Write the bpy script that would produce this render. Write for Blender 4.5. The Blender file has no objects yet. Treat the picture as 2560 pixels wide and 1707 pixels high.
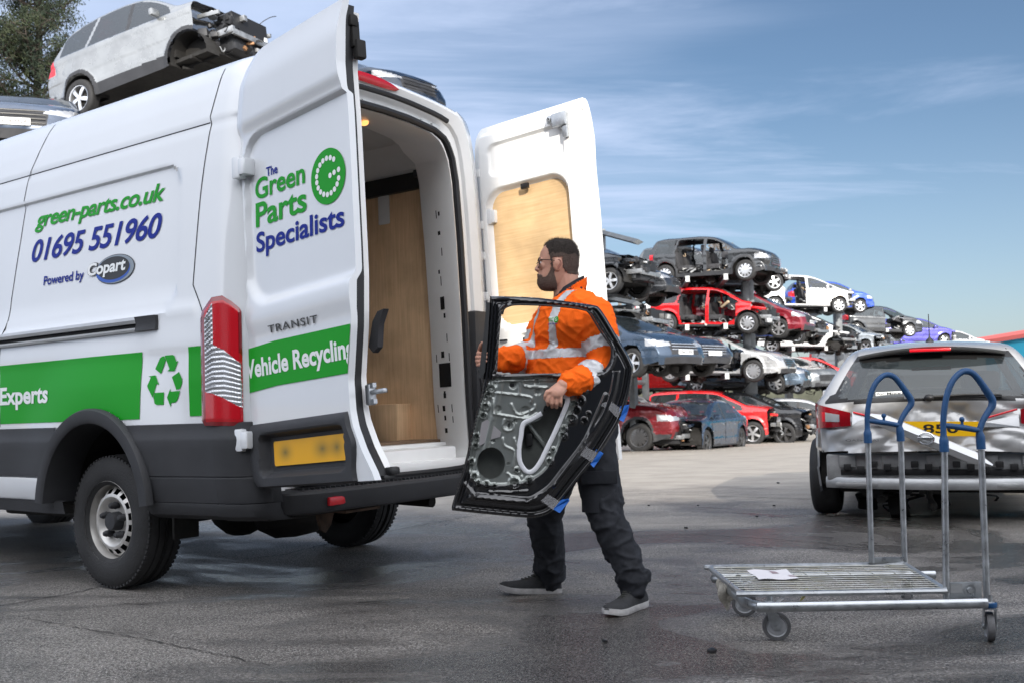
import bpy, bmesh, math, random
import numpy as np
from mathutils import Vector, Matrix
from math import sin, cos, pi, radians, sqrt, atan2
random.seed(7); rng = np.random.default_rng(7)
SC = bpy.context.scene
COL = SC.collection
# ------------------------------------------------------------------ camera
SC.render.resolution_x, SC.render.resolution_y = 1024, 682
CAM_H, FPX = .97, 2600.0
_roll = math.atan(-.026); _pitch = math.atan((1000-853.5)*cos(_roll)/FPX)
_fw = Vector((0, cos(_pitch), sin(_pitch))); _up = Vector((0, -sin(_pitch), cos(_pitch))); _rt = Vector((1, 0, 0))
_r2 = _rt*cos(_roll)+_up*sin(_roll); _u2 = -_rt*sin(_roll)+_up*cos(_roll)
cd = bpy.data.cameras.new('camera'); cam = bpy.data.objects.new('camera', cd); COL.objects.link(cam)
cd.sensor_width = 36; cd.lens = FPX/2560*36; cd.clip_start = .05; cd.clip_end = 3000
cd.dof.use_dof = True; cd.dof.focus_distance = 5.3; cd.dof.aperture_fstop = 5.0
cam.matrix_world = Matrix(((_r2.x, _u2.x, -_fw.x, 0), (_r2.y, _u2.y, -_fw.y, 0), (_r2.z, _u2.z, -_fw.z, CAM_H), (0, 0, 0, 1)))
SC.camera = cam
# ------------------------------------------------------------------ sun and sky
SUN_TRAVEL = Vector((-.16, .95, 0)).normalized(); SUN_EL = radians(22)
_ts = Vector((-SUN_TRAVEL.x*cos(SUN_EL), -SUN_TRAVEL.y*cos(SUN_EL), sin(SUN_EL)))   # towards the sun
sl = bpy.data.lights.new('sun', 'SUN'); sl.energy = 3.4; sl.angle = radians(.5); sl.color = (1, .93, .82)
so = bpy.data.objects.new('sun', sl); COL.objects.link(so); so.rotation_euler = _ts.to_track_quat('Z', 'Y').to_euler()
W = bpy.data.worlds.new('World'); SC.world = W; W.use_nodes = True
nt = W.node_tree; nt.nodes.clear()
def _n(t, **k):
    n = nt.nodes.new(t)
    for a, b in k.items(): setattr(n, a, b)
    return n
sky = _n('ShaderNodeTexSky', sky_type='NISHITA', sun_disc=False)
sky.sun_elevation = SUN_EL; sky.sun_rotation = atan2(_ts.x, _ts.y); sky.altitude = 50; sky.air_density = 1.0; sky.dust_density = .9; sky.ozone_density = 3.0
tc = _n('ShaderNodeTexCoord')
sep = _n('ShaderNodeSeparateXYZ'); nt.links.new(tc.outputs['Generated'], sep.inputs[0])
# cirrus: noise on the plane of the cloud layer, stretched along the wind
zz = _n('ShaderNodeMath', operation='MAXIMUM'); nt.links.new(sep.outputs['Z'], zz.inputs[0]); zz.inputs[1].default_value = .0
za = _n('ShaderNodeMath', operation='ADD'); nt.links.new(zz.outputs[0], za.inputs[0]); za.inputs[1].default_value = .12
dx = _n('ShaderNodeMath', operation='DIVIDE'); nt.links.new(sep.outputs['X'], dx.inputs[0]); nt.links.new(za.outputs[0], dx.inputs[1])
dy = _n('ShaderNodeMath', operation='DIVIDE'); nt.links.new(sep.outputs['Y'], dy.inputs[0]); nt.links.new(za.outputs[0], dy.inputs[1])
cmb = _n('ShaderNodeCombineXYZ'); nt.links.new(dx.outputs[0], cmb.inputs[0]); nt.links.new(dy.outputs[0], cmb.inputs[1])
mp = _n('ShaderNodeMapping'); mp.inputs['Rotation'].default_value = (0, 0, radians(38)); mp.inputs['Scale'].default_value = (.42, 1.25, 1); mp.inputs['Location'].default_value = (1.3, .35, 0)
nt.links.new(cmb.outputs[0], mp.inputs[0])
nz = _n('ShaderNodeTexNoise'); nz.inputs['Scale'].default_value = .9; nz.inputs['Detail'].default_value = 9; nz.inputs['Roughness'].default_value = .58; nz.inputs['Distortion'].default_value = .6
nt.links.new(mp.outputs[0], nz.inputs['Vector'])
nb = _n('ShaderNodeTexNoise'); nb.inputs['Scale'].default_value = .33; nb.inputs['Detail'].default_value = 3
nt.links.new(cmb.outputs[0], nb.inputs['Vector'])
mul = _n('ShaderNodeMath', operation='MULTIPLY'); nt.links.new(nz.outputs['Fac'], mul.inputs[0]); nt.links.new(nb.outputs['Fac'], mul.inputs[1])
# cloud is denser towards the left (west) of the picture's sky
lx = _n('ShaderNodeMapRange'); nt.links.new(sep.outputs['X'], lx.inputs[0])
for i, v in ((1, -.45), (2, .42), (3, .22), (4, -.09)): lx.inputs[i].default_value = v
ad = _n('ShaderNodeMath', operation='ADD'); nt.links.new(mul.outputs[0], ad.inputs[0]); nt.links.new(lx.outputs[0], ad.inputs[1])
# extra cloud added overhead and behind the viewer to brighten the shade
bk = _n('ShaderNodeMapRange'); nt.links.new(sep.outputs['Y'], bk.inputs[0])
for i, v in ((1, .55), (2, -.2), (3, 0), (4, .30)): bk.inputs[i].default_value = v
wm = _n('ShaderNodeMapping'); wm.inputs['Rotation'].default_value = (0, 0, radians(-62)); wm.inputs['Scale'].default_value = (.42, 1.5, 1); nt.links.new(cmb.outputs[0], wm.inputs[0])
wn = _n('ShaderNodeTexNoise'); wn.inputs['Scale'].default_value = 1.1; wn.inputs['Detail'].default_value = 10; wn.inputs['Roughness'].default_value = .62; wn.inputs['Distortion'].default_value = 1.1; nt.links.new(wm.outputs[0], wn.inputs['Vector'])
wr_ = _n('ShaderNodeMapRange'); nt.links.new(wn.outputs['Fac'], wr_.inputs[0])
for i, v in ((1, .44), (2, .70), (3, 0), (4, .17)): wr_.inputs[i].default_value = v
ad0 = _n('ShaderNodeMath', operation='ADD'); nt.links.new(ad.outputs[0], ad0.inputs[0]); nt.links.new(wr_.outputs[0], ad0.inputs[1]); ad = ad0
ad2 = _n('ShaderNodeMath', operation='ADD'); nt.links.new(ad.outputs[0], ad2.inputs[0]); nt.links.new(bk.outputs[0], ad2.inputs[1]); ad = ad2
rp = _n('ShaderNodeMapRange'); rp.interpolation_type = 'SMOOTHSTEP'; nt.links.new(ad.outputs[0], rp.inputs[0])
for i, v in ((1, .20), (2, .50), (3, 0), (4, .85)): rp.inputs[i].default_value = v
hz = _n('ShaderNodeMapRange'); hz.interpolation_type = 'SMOOTHSTEP'; nt.links.new(sep.outputs['Z'], hz.inputs[0])   # pale air low down
for i, v in ((1, .30), (2, -.02), (3, 0), (4, .27)): hz.inputs[i].default_value = v
mxh = _n('ShaderNodeMath', operation='MAXIMUM'); nt.links.new(rp.outputs[0], mxh.inputs[0]); nt.links.new(hz.outputs[0], mxh.inputs[1]); rp = mxh
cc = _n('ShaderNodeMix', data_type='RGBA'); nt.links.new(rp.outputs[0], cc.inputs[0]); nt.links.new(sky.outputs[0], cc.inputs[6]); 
# thin cloud brighter on the sun's side of the sky, boosted to fill the shade
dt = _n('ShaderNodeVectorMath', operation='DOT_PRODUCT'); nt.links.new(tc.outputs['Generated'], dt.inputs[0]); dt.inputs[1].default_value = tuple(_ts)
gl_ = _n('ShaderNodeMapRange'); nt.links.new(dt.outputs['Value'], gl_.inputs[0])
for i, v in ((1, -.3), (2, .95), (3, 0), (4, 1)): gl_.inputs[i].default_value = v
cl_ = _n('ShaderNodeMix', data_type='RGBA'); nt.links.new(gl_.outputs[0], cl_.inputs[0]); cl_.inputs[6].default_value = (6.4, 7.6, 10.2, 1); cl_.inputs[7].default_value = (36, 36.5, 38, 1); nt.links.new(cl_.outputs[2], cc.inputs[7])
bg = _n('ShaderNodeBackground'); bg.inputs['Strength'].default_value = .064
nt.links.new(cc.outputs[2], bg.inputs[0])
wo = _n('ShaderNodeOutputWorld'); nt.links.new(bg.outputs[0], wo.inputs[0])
SC.view_settings.view_transform = 'Standard'; SC.view_settings.look = 'None'; SC.view_settings.exposure = .72; SC.view_settings.gamma = 1
# ------------------------------------------------------------------ materials
MATS = {}
def mat(name, col, rough=.5, metal=0., coat=0., bump=0., bscale=80., trans=0., ior=1.45, var=0., vscale=6., spec=.5, alpha=1., rvar=0., emit=None, detail=6, stretch=None, var2=None):
    if name in MATS: return MATS[name]
    m = bpy.data.materials.new(name); m.use_nodes = True; MATS[name] = m
    t = m.node_tree; p = t.nodes['Principled BSDF']
    c = tuple(col)+(1,)
    p.inputs['Base Color'].default_value = c; p.inputs['Roughness'].default_value = rough; p.inputs['Metallic'].default_value = metal
    p.inputs['Coat Weight'].default_value = coat; p.inputs['Coat Roughness'].default_value = .04
    p.inputs['Transmission Weight'].default_value = trans; p.inputs['IOR'].default_value = ior; p.inputs['Alpha'].default_value = alpha
    p.inputs['Specular IOR Level'].default_value = spec
    if emit: p.inputs['Emission Color'].default_value = tuple(emit[0])+(1,); p.inputs['Emission Strength'].default_value = emit[1]
    if bump or var or rvar:
        co = t.nodes.new('ShaderNodeTexCoord'); mpn = t.nodes.new('ShaderNodeMapping'); t.links.new(co.outputs['Object'], mpn.inputs[0])
        if stretch: mpn.inputs['Scale'].default_value = stretch
        n1 = t.nodes.new('ShaderNodeTexNoise'); n1.inputs['Scale'].default_value = vscale; n1.inputs['Detail'].default_value = detail; n1.inputs['Roughness'].default_value = .6
        t.links.new(mpn.outputs[0], n1.inputs['Vector'])
        if var:
            mr = t.nodes.new('ShaderNodeMapRange'); t.links.new(n1.outputs['Fac'], mr.inputs[0]); mr.inputs[1].default_value = .3; mr.inputs[2].default_value = .7
            mx = t.nodes.new('ShaderNodeMix'); mx.data_type = 'RGBA'; t.links.new(mr.outputs[0], mx.inputs[0])
            c2 = var2 or tuple(x*(1-var) for x in col); mx.inputs[6].default_value = tuple(c2)+(1,); mx.inputs[7].default_value = tuple(min(1, x*(1+var*.6)) for x in col)+(1,)
            t.links.new(mx.outputs[2], p.inputs['Base Color'])
        if rvar:
            mr = t.nodes.new('ShaderNodeMapRange'); t.links.new(n1.outputs['Fac'], mr.inputs[0]); mr.inputs[1].default_value = .3; mr.inputs[2].default_value = .7; mr.inputs[3].default_value = max(.02, rough-rvar); mr.inputs[4].default_value = min(1, rough+rvar)
            t.links.new(mr.outputs[0], p.inputs['Roughness'])
        if bump:
            n2 = t.nodes.new('ShaderNodeTexNoise'); n2.inputs['Scale'].default_value = bscale; n2.inputs['Detail'].default_value = 3; t.links.new(mpn.outputs[0], n2.inputs['Vector'])
            b = t.nodes.new('ShaderNodeBump'); b.inputs['Strength'].default_value = bump; b.inputs['Distance'].default_value = .01; t.links.new(n2.outputs['Fac'], b.inputs['Height']); t.links.new(b.outputs[0], p.inputs['Normal'])
    return m
def paint(name, col, metal=0., rough=.35): return mat(name, col, rough, metal, coat=1., var=.04, vscale=2.)
M_white = mat('white_paint', (.69, .71, .735), .22, 0, coat=1., var=.03, vscale=1.3)
M_whitein = mat('white_inner_paint', (.78, .78, .77), .38, 0, coat=.3, var=.04, vscale=5)
M_plastic = mat('dark_plastic', (.035, .036, .040), .55, 0, bump=.25, bscale=420, var=.25, vscale=3, spec=.4)
M_black = mat('black_trim', (.012, .012, .013), .4, 0)
M_void = mat('dark_void', (.006, .006, .007), .9, 0, var=.3, vscale=8)
M_rubber = mat('rubber_seal', (.02, .02, .022), .45, 0, spec=.4)
M_tyre = mat('tyre_rubber', (.022, .022, .023), .72, 0, bump=.35, bscale=90, var=.35, vscale=7)
M_steel = mat('steel_wheel_paint', (.60, .585, .56), .36, .45, var=.15, vscale=8)
M_alloy = mat('alloy', (.62, .63, .65), .28, .8)
M_alloyd = mat('alloy_dark', (.12, .12, .125), .3, .7)
M_chrome = mat('chrome', (.75, .76, .78), .16, 1.)
M_alu = mat('rail_metal', (.42, .43, .44), .36, .35, var=.1)
M_green = mat('green_vinyl', (.0, .30, .006), .38, 0, spec=.25)
M_blue = mat('blue_vinyl', (.002, .016, .24), .4, 0, spec=.2)
M_letter = mat('white_vinyl', (.78, .80, .80), .35, 0)
M_yellow = mat('plate_yellow', (.75, .42, .0), .4, 0, var=.03)
M_red = mat('red_lens', (.50, .004, .012), .2, 0, coat=.6, bump=.22, bscale=170)
M_redd = mat('red_lens_deep', (.22, .003, .008), .15, 0, coat=1.)
M_clear = mat('clear_lens', (.50, .51, .53), .18, .55, coat=1.)
M_glass = mat('car_glass', (.02, .026, .03), .04, 0, coat=.5, spec=.8, alpha=.74)
M_glassd = mat('dark_glass', (.012, .015, .018), .05, 0, coat=.6, spec=.8)
M_under = mat('underbody', (.018, .017, .016), .8, 0, var=.5, vscale=10)
M_rust = mat('rusty_steel', (.10, .062, .042), .75, .2, var=.6, vscale=14)
M_galv = mat('galvanised', (.42, .44, .46), .36, .85, var=.28, vscale=22, rvar=.12)
def wood(name, c1, c2, axis, scale=1.):
    m = bpy.data.materials.new(name); m.use_nodes = True; t = m.node_tree; p = t.nodes['Principled BSDF']
    co = t.nodes.new('ShaderNodeTexCoord'); mpn = t.nodes.new('ShaderNodeMapping'); t.links.new(co.outputs['Object'], mpn.inputs[0])
    s = [34*scale]*3; s[axis] = 1.3*scale; mpn.inputs['Scale'].default_value = s
    n = t.nodes.new('ShaderNodeTexNoise'); n.inputs['Scale'].default_value = 3; n.inputs['Detail'].default_value = 8; n.inputs['Distortion'].default_value = .4; t.links.new(mpn.outputs[0], n.inputs['Vector'])
    n2 = t.nodes.new('ShaderNodeTexNoise'); n2.inputs['Scale'].default_value = 3.; n2.inputs['Detail'].default_value = 6; t.links.new(co.outputs['Object'], n2.inputs['Vector'])
    r = t.nodes.new('ShaderNodeValToRGB'); r.color_ramp.elements[0].position = .3; r.color_ramp.elements[1].position = .7
    r.color_ramp.elements[0].color = tuple(c2)+(1,); r.color_ramp.elements[1].color = tuple(c1)+(1,); t.links.new(n.outputs['Fac'], r.inputs[0])
    mr = t.nodes.new('ShaderNodeMapRange'); t.links.new(n2.outputs['Fac'], mr.inputs[0]); mr.inputs[1].default_value = .42; mr.inputs[2].default_value = .72; mr.inputs[3].default_value = 1.; mr.inputs[4].default_value = .62
    mx = t.nodes.new('ShaderNodeMix'); mx.data_type = 'RGBA'; mx.blend_type = 'MULTIPLY'; mx.inputs[0].default_value = 1; t.links.new(r.outputs[0], mx.inputs[6]); t.links.new(mr.outputs[0], mx.inputs[7])
    t.links.new(mx.outputs[2], p.inputs['Base Color']); p.inputs['Roughness'].default_value = .55
    return m
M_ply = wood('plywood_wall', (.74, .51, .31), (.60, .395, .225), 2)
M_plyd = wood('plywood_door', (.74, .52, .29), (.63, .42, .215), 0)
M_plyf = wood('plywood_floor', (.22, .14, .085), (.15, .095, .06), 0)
# ------------------------------------------------------------------ mesh helpers
def V(*a): return Vector(a)
class MB:
    def __init__(s): s.v = []; s.f = []; s.m = []
    def add(s, vs, fs, mi=0):
        o = len(s.v); s.v += [tuple(v) for v in vs]; s.f += [tuple(i+o for i in f) for f in fs]; s.m += [mi]*len(fs); return s
    def grid(s, P, mi=0, closeu=False, closev=False, mask=None):
        nu, nv = len(P), len(P[0]); o = len(s.v)
        for r in P: s.v += [tuple(p) for p in r]
        for i in range(nu if closeu else nu-1):
            for j in range(nv if closev else nv-1):
                k = mi if mask is None else mask(i, j)
                if k is None: continue
                a, b = i, (i+1) % nu; c, d = j, (j+1) % nv
                s.f.append((o+a*nv+c, o+b*nv+c, o+b*nv+d, o+a*nv+d)); s.m.append(k)
        return s
    def box(s, c, size, R=None, mi=0, bev=0.):
        x, y, z = [t/2 for t in size]; c = Vector(c)
        if bev <= 0:
            vs = [V(i*x, j*y, k*z) for i in (-1, 1) for j in (-1, 1) for k in (-1, 1)]
            fs = [(0, 1, 3, 2), (4, 6, 7, 5), (0, 4, 5, 1), (2, 3, 7, 6), (0, 2, 6, 4), (1, 5, 7, 3)]
        else:
            bm = bmesh.new(); bmesh.ops.create_cube(bm, size=2)
            for v in bm.verts: v.co = V(v.co.x*x, v.co.y*y, v.co.z*z)
            bmesh.ops.bevel(bm, geom=list(bm.edges), offset=min(bev, .48*min(size)), segments=2, affect='EDGES', profile=.6)
            bm.verts.index_update(); vs = [v.co.copy() for v in bm.verts]; fs = [tuple(v.index for v in f.verts) for f in bm.faces]; bm.free()
        if R is not None: vs = [R @ v for v in vs]
        return s.add([c+v for v in vs], fs, mi)
    def tube(s, pts, r, n=10, mi=0, closed=False, cap=True, flat=None):
        pts = [Vector(p) for p in pts]; N = len(pts); rr = r if hasattr(r, '__len__') else [r]*N
        P = []; nrm = None
        for i, p in enumerate(pts):
            if closed: t = pts[(i+1) % N]-pts[i-1]
            else: t = pts[min(i+1, N-1)]-pts[max(i-1, 0)]
            t.normalize()
            if nrm is None:
                nrm = t.orthogonal().normalized()
                if flat is not None: nrm = (Vector(flat)-t*Vector(flat).dot(t)).normalized()
            nrm = (nrm-t*nrm.dot(t)).normalized(); b = t.cross(nrm)
            ry = rr[i] if not isinstance(rr[i], tuple) else None
            ra, rb = (rr[i] if isinstance(rr[i], tuple) else (rr[i], rr[i]))
            P.append([p+nrm*(ra*cos(2*pi*k/n))+b*(rb*sin(2*pi*k/n)) for k in range(n)])
        o = len(s.v); s.grid(P, mi, closeu=closed, closev=True)
        if cap and not closed:
            s.f.append(tuple(o+k for k in reversed(range(n)))); s.m.append(mi)
            s.f.append(tuple(o+(N-1)*n+k for k in range(n))); s.m.append(mi)
        return s
    def lathe(s, prof, c, ax, n=24, mi=0, closed=False, mis=None):
        ax = Vector(ax).normalized(); u = ax.orthogonal().normalized(); w = ax.cross(u); c = Vector(c)
        P = [[c+ax*h+(u*cos(2*pi*k/n)+w*sin(2*pi*k/n))*r for k in range(n)] for r, h in prof]
        return s.grid(P, mi, closeu=closed, closev=True, mask=(None if mis is None else (lambda i, j: mis[i])))
    def poly(s, pts, n, th, mi=0, edge_mi=None):
        """flat outline extruded by th along n (both caps)"""
        pts = [Vector(p) for p in pts]; n = Vector(n).normalized()*th; N = len(pts)
        o = len(s.v); s.v += [tuple(p) for p in pts]+[tuple(p+n) for p in pts]
        s.f.append(tuple(range(o, o+N))); s.m.append(mi); s.f.append(tuple(range(o+2*N-1, o+N-1, -1))); s.m.append(mi)
        for i in range(N):
            j = (i+1) % N; s.f.append((o+i, o+N+i, o+N+j, o+j)); s.m.append(mi if edge_mi is None else edge_mi)
        return s
    def build(s, name, mats, parent=None, smooth=True, angle=35, fix=True):
        me = bpy.data.meshes.new(name); me.from_pydata(s.v, [], s.f)
        for m in (mats if isinstance(mats, (list, tuple)) else [mats]): me.materials.append(m)
        if len(me.polygons) == len(s.m): me.polygons.foreach_set('material_index', s.m)
        if fix:
            bm = bmesh.new(); bm.from_mesh(me); bmesh.ops.recalc_face_normals(bm, faces=bm.faces); bm.to_mesh(me); bm.free()
        if smooth:
            me.polygons.foreach_set('use_smooth', [True]*len(me.polygons))
            try: me.set_sharp_from_angle(angle=radians(angle))
            except Exception: pass
        me.update()
        o = bpy.data.objects.new(name, me); COL.objects.link(o)
        if parent: o.parent = parent
        return o
def tag(o, label=None, cat=None, group=None, kind=None):
    for k, v in (('label', label), ('category', cat), ('group', group), ('kind', kind)):
        if v: o[k] = v
    return o
def thing(name, label, cat, mw=None, group=None):
    o = bpy.data.objects.new(name, None); COL.objects.link(o); o.empty_display_size = .2
    if mw is not None: o.matrix_world = mw
    return tag(o, label, cat, group)
def frame(o, x, y, z):
    return Matrix(((x[0], y[0], z[0], o[0]), (x[1], y[1], z[1], o[1]), (x[2], y[2], z[2], o[2]), (0, 0, 0, 1)))
def rotz(o, a): return Matrix.Translation(Vector(o)) @ Matrix.Rotation(a, 4, 'Z')
def copy_tree(o, parent=None):
    c = o.copy(); COL.objects.link(c)
    if parent: c.parent = parent
    for ch in [x for x in o.children]: copy_tree(ch, c)
    return c
def lerp(a, b, t): return a+(b-a)*t
def interp(x, xs, ys): return float(np.interp(x, xs, ys))
def sstep(a, b, x):
    t = np.clip((x-a)/(b-a), 0, 1); return t*t*(3-2*t)
def rrect(x, y, x0, x1, y0, y1, r):
    """signed distance to a rounded rectangle, negative inside"""
    cx, cy = (x0+x1)/2, (y0+y1)/2; qx = abs(x-cx)-(x1-x0)/2+r; qy = abs(y-cy)-(y1-y0)/2+r
    return math.hypot(max(qx, 0), max(qy, 0))+min(max(qx, qy), 0)-r
def rr_outline(x0, x1, y0, y1, r, n=6):
    out = []
    for cx, cy, a0 in ((x1-r, y1-r, 0), (x0+r, y1-r, 90), (x0+r, y0+r, 180), (x1-r, y0+r, 270)):
        for k in range(n+1):
            a = radians(a0+90*k/n); out.append((cx+r*cos(a), cy+r*sin(a)))
    return out
def smooth_path(pts, n=6, closed=False):
    """Catmull-Rom through the points"""
    P = [Vector(p) for p in pts]; N = len(P); out = []
    for i in range(N if closed else N-1):
        p0 = P[i-1] if (closed or i > 0) else P[0]; p1 = P[i]; p2 = P[(i+1) % N]; p3 = P[(i+2) % N] if (closed or i+2 < N) else P[-1]
        for k in range(n):
            t = k/n; out.append(.5*((2*p1)+(p2-p0)*t+(2*p0-5*p1+4*p2-p3)*t*t+(3*p1-p0-3*p2+p3)*t**3))
    if not closed: out.append(P[-1])
    return out
_tcache = {}
def text_mesh(txt, bold=0., spacing=1.):
    """flat lettering scaled into the unit box of its own bounds"""
    k = (txt, bold, spacing)
    if k in _tcache: return _tcache[k]
    c = bpy.data.curves.new('lettering_curve', 'FONT'); c.body = txt; c.size = 1; c.offset = bold; c.space_character = spacing; c.resolution_u = 5; c.fill_mode = 'BOTH' if hasattr(c, 'fill_mode') else None
    o = bpy.data.objects.new('lettering_curve', c); COL.objects.link(o)
    bpy.context.view_layer.update(); dg = bpy.context.evaluated_depsgraph_get(); me = o.evaluated_get(dg).to_mesh()
    vs = [tuple(v.co)[:2] for v in me.vertices]; fs = [tuple(p.vertices) for p in me.polygons]
    bpy.data.objects.remove(o); bpy.data.curves.remove(c)
    x0 = min(v[0] for v in vs); x1 = max(v[0] for v in vs); y0 = min(v[1] for v in vs); y1 = max(v[1] for v in vs)
    _tcache[k] = ([((v[0]-x0)/(x1-x0), (v[1]-y0)/(y1-y0)) for v in vs], fs); return _tcache[k]
def text_on(txt, bl, br, tl, surf, m, parent, name='lettering', bold=.012, spacing=1., mb=None, mi=0):
    vs, fs = text_mesh(txt, bold, spacing)
    P = [surf(bl[0]+a*(br[0]-bl[0])+b*(tl[0]-bl[0]), bl[1]+a*(br[1]-bl[1])+b*(tl[1]-bl[1])) for a, b in vs]
    if mb is not None: mb.add(P, fs, mi); return
    q = MB().add(P, fs); return q.build(name, m, parent, smooth=False)
def strip_on(path, w, surf, mb, mi=0):
    """thin strip along a 2D path laid on a surface"""
    L = []; R = []
    for i, p in enumerate(path):
        a = path[max(i-1, 0)]; b = path[min(i+1, len(path)-1)]; t = Vector((b[0]-a[0], b[1]-a[1])).normalized(); n = (-t.y*w/2, t.x*w/2)
        L.append(surf(p[0]+n[0], p[1]+n[1])); R.append(surf(p[0]-n[0], p[1]-n[1]))
    mb.grid([L, R], mi)
def dense(path, d=.05):
    out = [path[0]]
    for a, b in zip(path, path[1:]):
        n = max(1, int(math.hypot(b[0]-a[0], b[1]-a[1])/d))
        out += [(lerp(a[0], b[0], k/n), lerp(a[1], b[1], k/n)) for k in range(1, n+1)]
    return out
# ================================================================== GROUND
def gz(x, y):
    """the yard falls gently away towards the racks"""
    return interp(y, [9, 14, 24.5, 27, 31, 60], [0, -.06, -.31, -.42, -.52, -.62])
def ground():
    ys = list(np.linspace(-14, 12, 14))+list(np.linspace(12.5, 30, 24))+[34, 45, 70, 120, 300, 900]; xs_ = [-900, -200, -60, -30]+list(np.linspace(-20, 40, 25))+[60, 200, 900]
    o = MB().grid([[Vector((x, y, gz(x, y))) for x in xs_] for y in ys]).build('ground', M_ground(), None, angle=60)
    tag(o, 'damp grey concrete yard surface with sunlit paleness painted in farther off', 'ground', kind='structure')
def M_ground():
    m = bpy.data.materials.new('yard_concrete'); m.use_nodes = True; t = m.node_tree; p = t.nodes['Principled BSDF']
    N = lambda ty, **k: (lambda n: ([setattr(n, a, b) for a, b in k.items()], n)[1])(t.nodes.new(ty))
    co = N('ShaderNodeTexCoord')
    def noise(scale, detail=5, rough=.55, stretch=None, dist=0):
        n = N('ShaderNodeTexNoise'); n.inputs['Scale'].default_value = scale; n.inputs['Detail'].default_value = detail; n.inputs['Roughness'].default_value = rough; n.inputs['Distortion'].default_value = dist
        if stretch:
            mm = N('ShaderNodeMapping'); mm.inputs['Scale'].default_value = stretch; mm.inputs['Rotation'].default_value = (0, 0, .5); t.links.new(co.outputs['Object'], mm.inputs[0]); t.links.new(mm.outputs[0], n.inputs['Vector'])
        else: t.links.new(co.outputs['Object'], n.inputs['Vector'])
        return n.outputs['Fac']
    def rng_(s, a, b, c, d):
        r = N('ShaderNodeMapRange'); t.links.new(s, r.inputs[0])
        for i, v in ((1, a), (2, b), (3, c), (4, d)): r.inputs[i].default_value = v
        return r.outputs[0]
    def mixc(f, a, b, bt='MIX'):
        x = N('ShaderNodeMix', data_type='RGBA', blend_type=bt); t.links.new(f, x.inputs[0]) if not isinstance(f, float) else setattr(x.inputs[0], 'default_value', f)
        for i, v in ((6, a), (7, b)):
            if isinstance(v, tuple): x.inputs[i].default_value = v+(1,)
            else: t.links.new(v, x.inputs[i])
        return x.outputs[2]
    big = noise(.35, 4, .6); mid = noise(1.6, 6, .6, (1, 2.2, 1), .5); fine = noise(38, 5, .8); grit = noise(110, 3, .8)
    base = mixc(rng_(mid, .38, .62, 0., 1.), (.110, .095, .082), (.225, .203, .18))
    base = mixc(rng_(fine, .43, .57, 0., 1.), mixc(1., base, (.26, .26, .26), 'MULTIPLY'), base)
    base = mixc(rng_(noise(62, 3, .6), .54, .64, 0., .6), base, (.36, .34, .32)); base = mixc(rng_(grit, .53, .60, 0., .75), base, (.60, .575, .55)); base = mixc(rng_(noise(90, 2, .6), .56, .64, 0., .7), base, (.02, .02, .02))
    # drier yard beyond about ten metres, with its sunlit paleness painted into the colour
    sp = N('ShaderNodeSeparateXYZ'); t.links.new(co.outputs['Object'], sp.inputs[0])
    ay = N('ShaderNodeMath', operation='ADD'); t.links.new(sp.outputs['Y'], ay.inputs[0]); t.links.new(rng_(big, .3, .7, -2.5, 2.5), ay.inputs[1])
    dry_sunlit = rng_(ay.outputs[0], 7.5, 11.5, 0., 1.)
    base = mixc(dry_sunlit, base, mixc(rng_(mid, .35, .7, 0., 1.), (.29, .26, .225), (.41, .375, .325)))
    # wet, dark film near the van
    wet = noise(.55, 5, .6, (1, 1.7, 1), .8); wf = rng_(wet, .44, .56, 0., 1.)
    iv = N('ShaderNodeMath', operation='SUBTRACT'); iv.inputs[0].default_value = 1.; t.links.new(dry_sunlit, iv.inputs[1])
    wm = N('ShaderNodeMath', operation='MULTIPLY'); t.links.new(wf, wm.inputs[0]); t.links.new(iv.outputs[0], wm.inputs[1])
    base = mixc(wm.outputs[0], base, mixc(1., base, (.38, .37, .37), 'MULTIPLY'))
    t.links.new(base, p.inputs['Base Color'])
    ro = N('ShaderNodeMapRange'); t.links.new(wm.outputs[0], ro.inputs[0]); ro.inputs[3].default_value = .62; ro.inputs[4].default_value = .20
    t.links.new(ro.outputs[0], p.inputs['Roughness']); p.inputs['Specular IOR Level'].default_value = .5
    bs = N('ShaderNodeMath', operation='ADD'); t.links.new(fine, bs.inputs[0]); t.links.new(grit, bs.inputs[1])
    b = N('ShaderNodeBump'); b.inputs['Strength'].default_value = .8; b.inputs['Distance'].default_value = .012; t.links.new(bs.outputs[0], b.inputs['Height']); t.links.new(b.outputs[0], p.inputs['Normal'])
    return m
ground()
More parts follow.
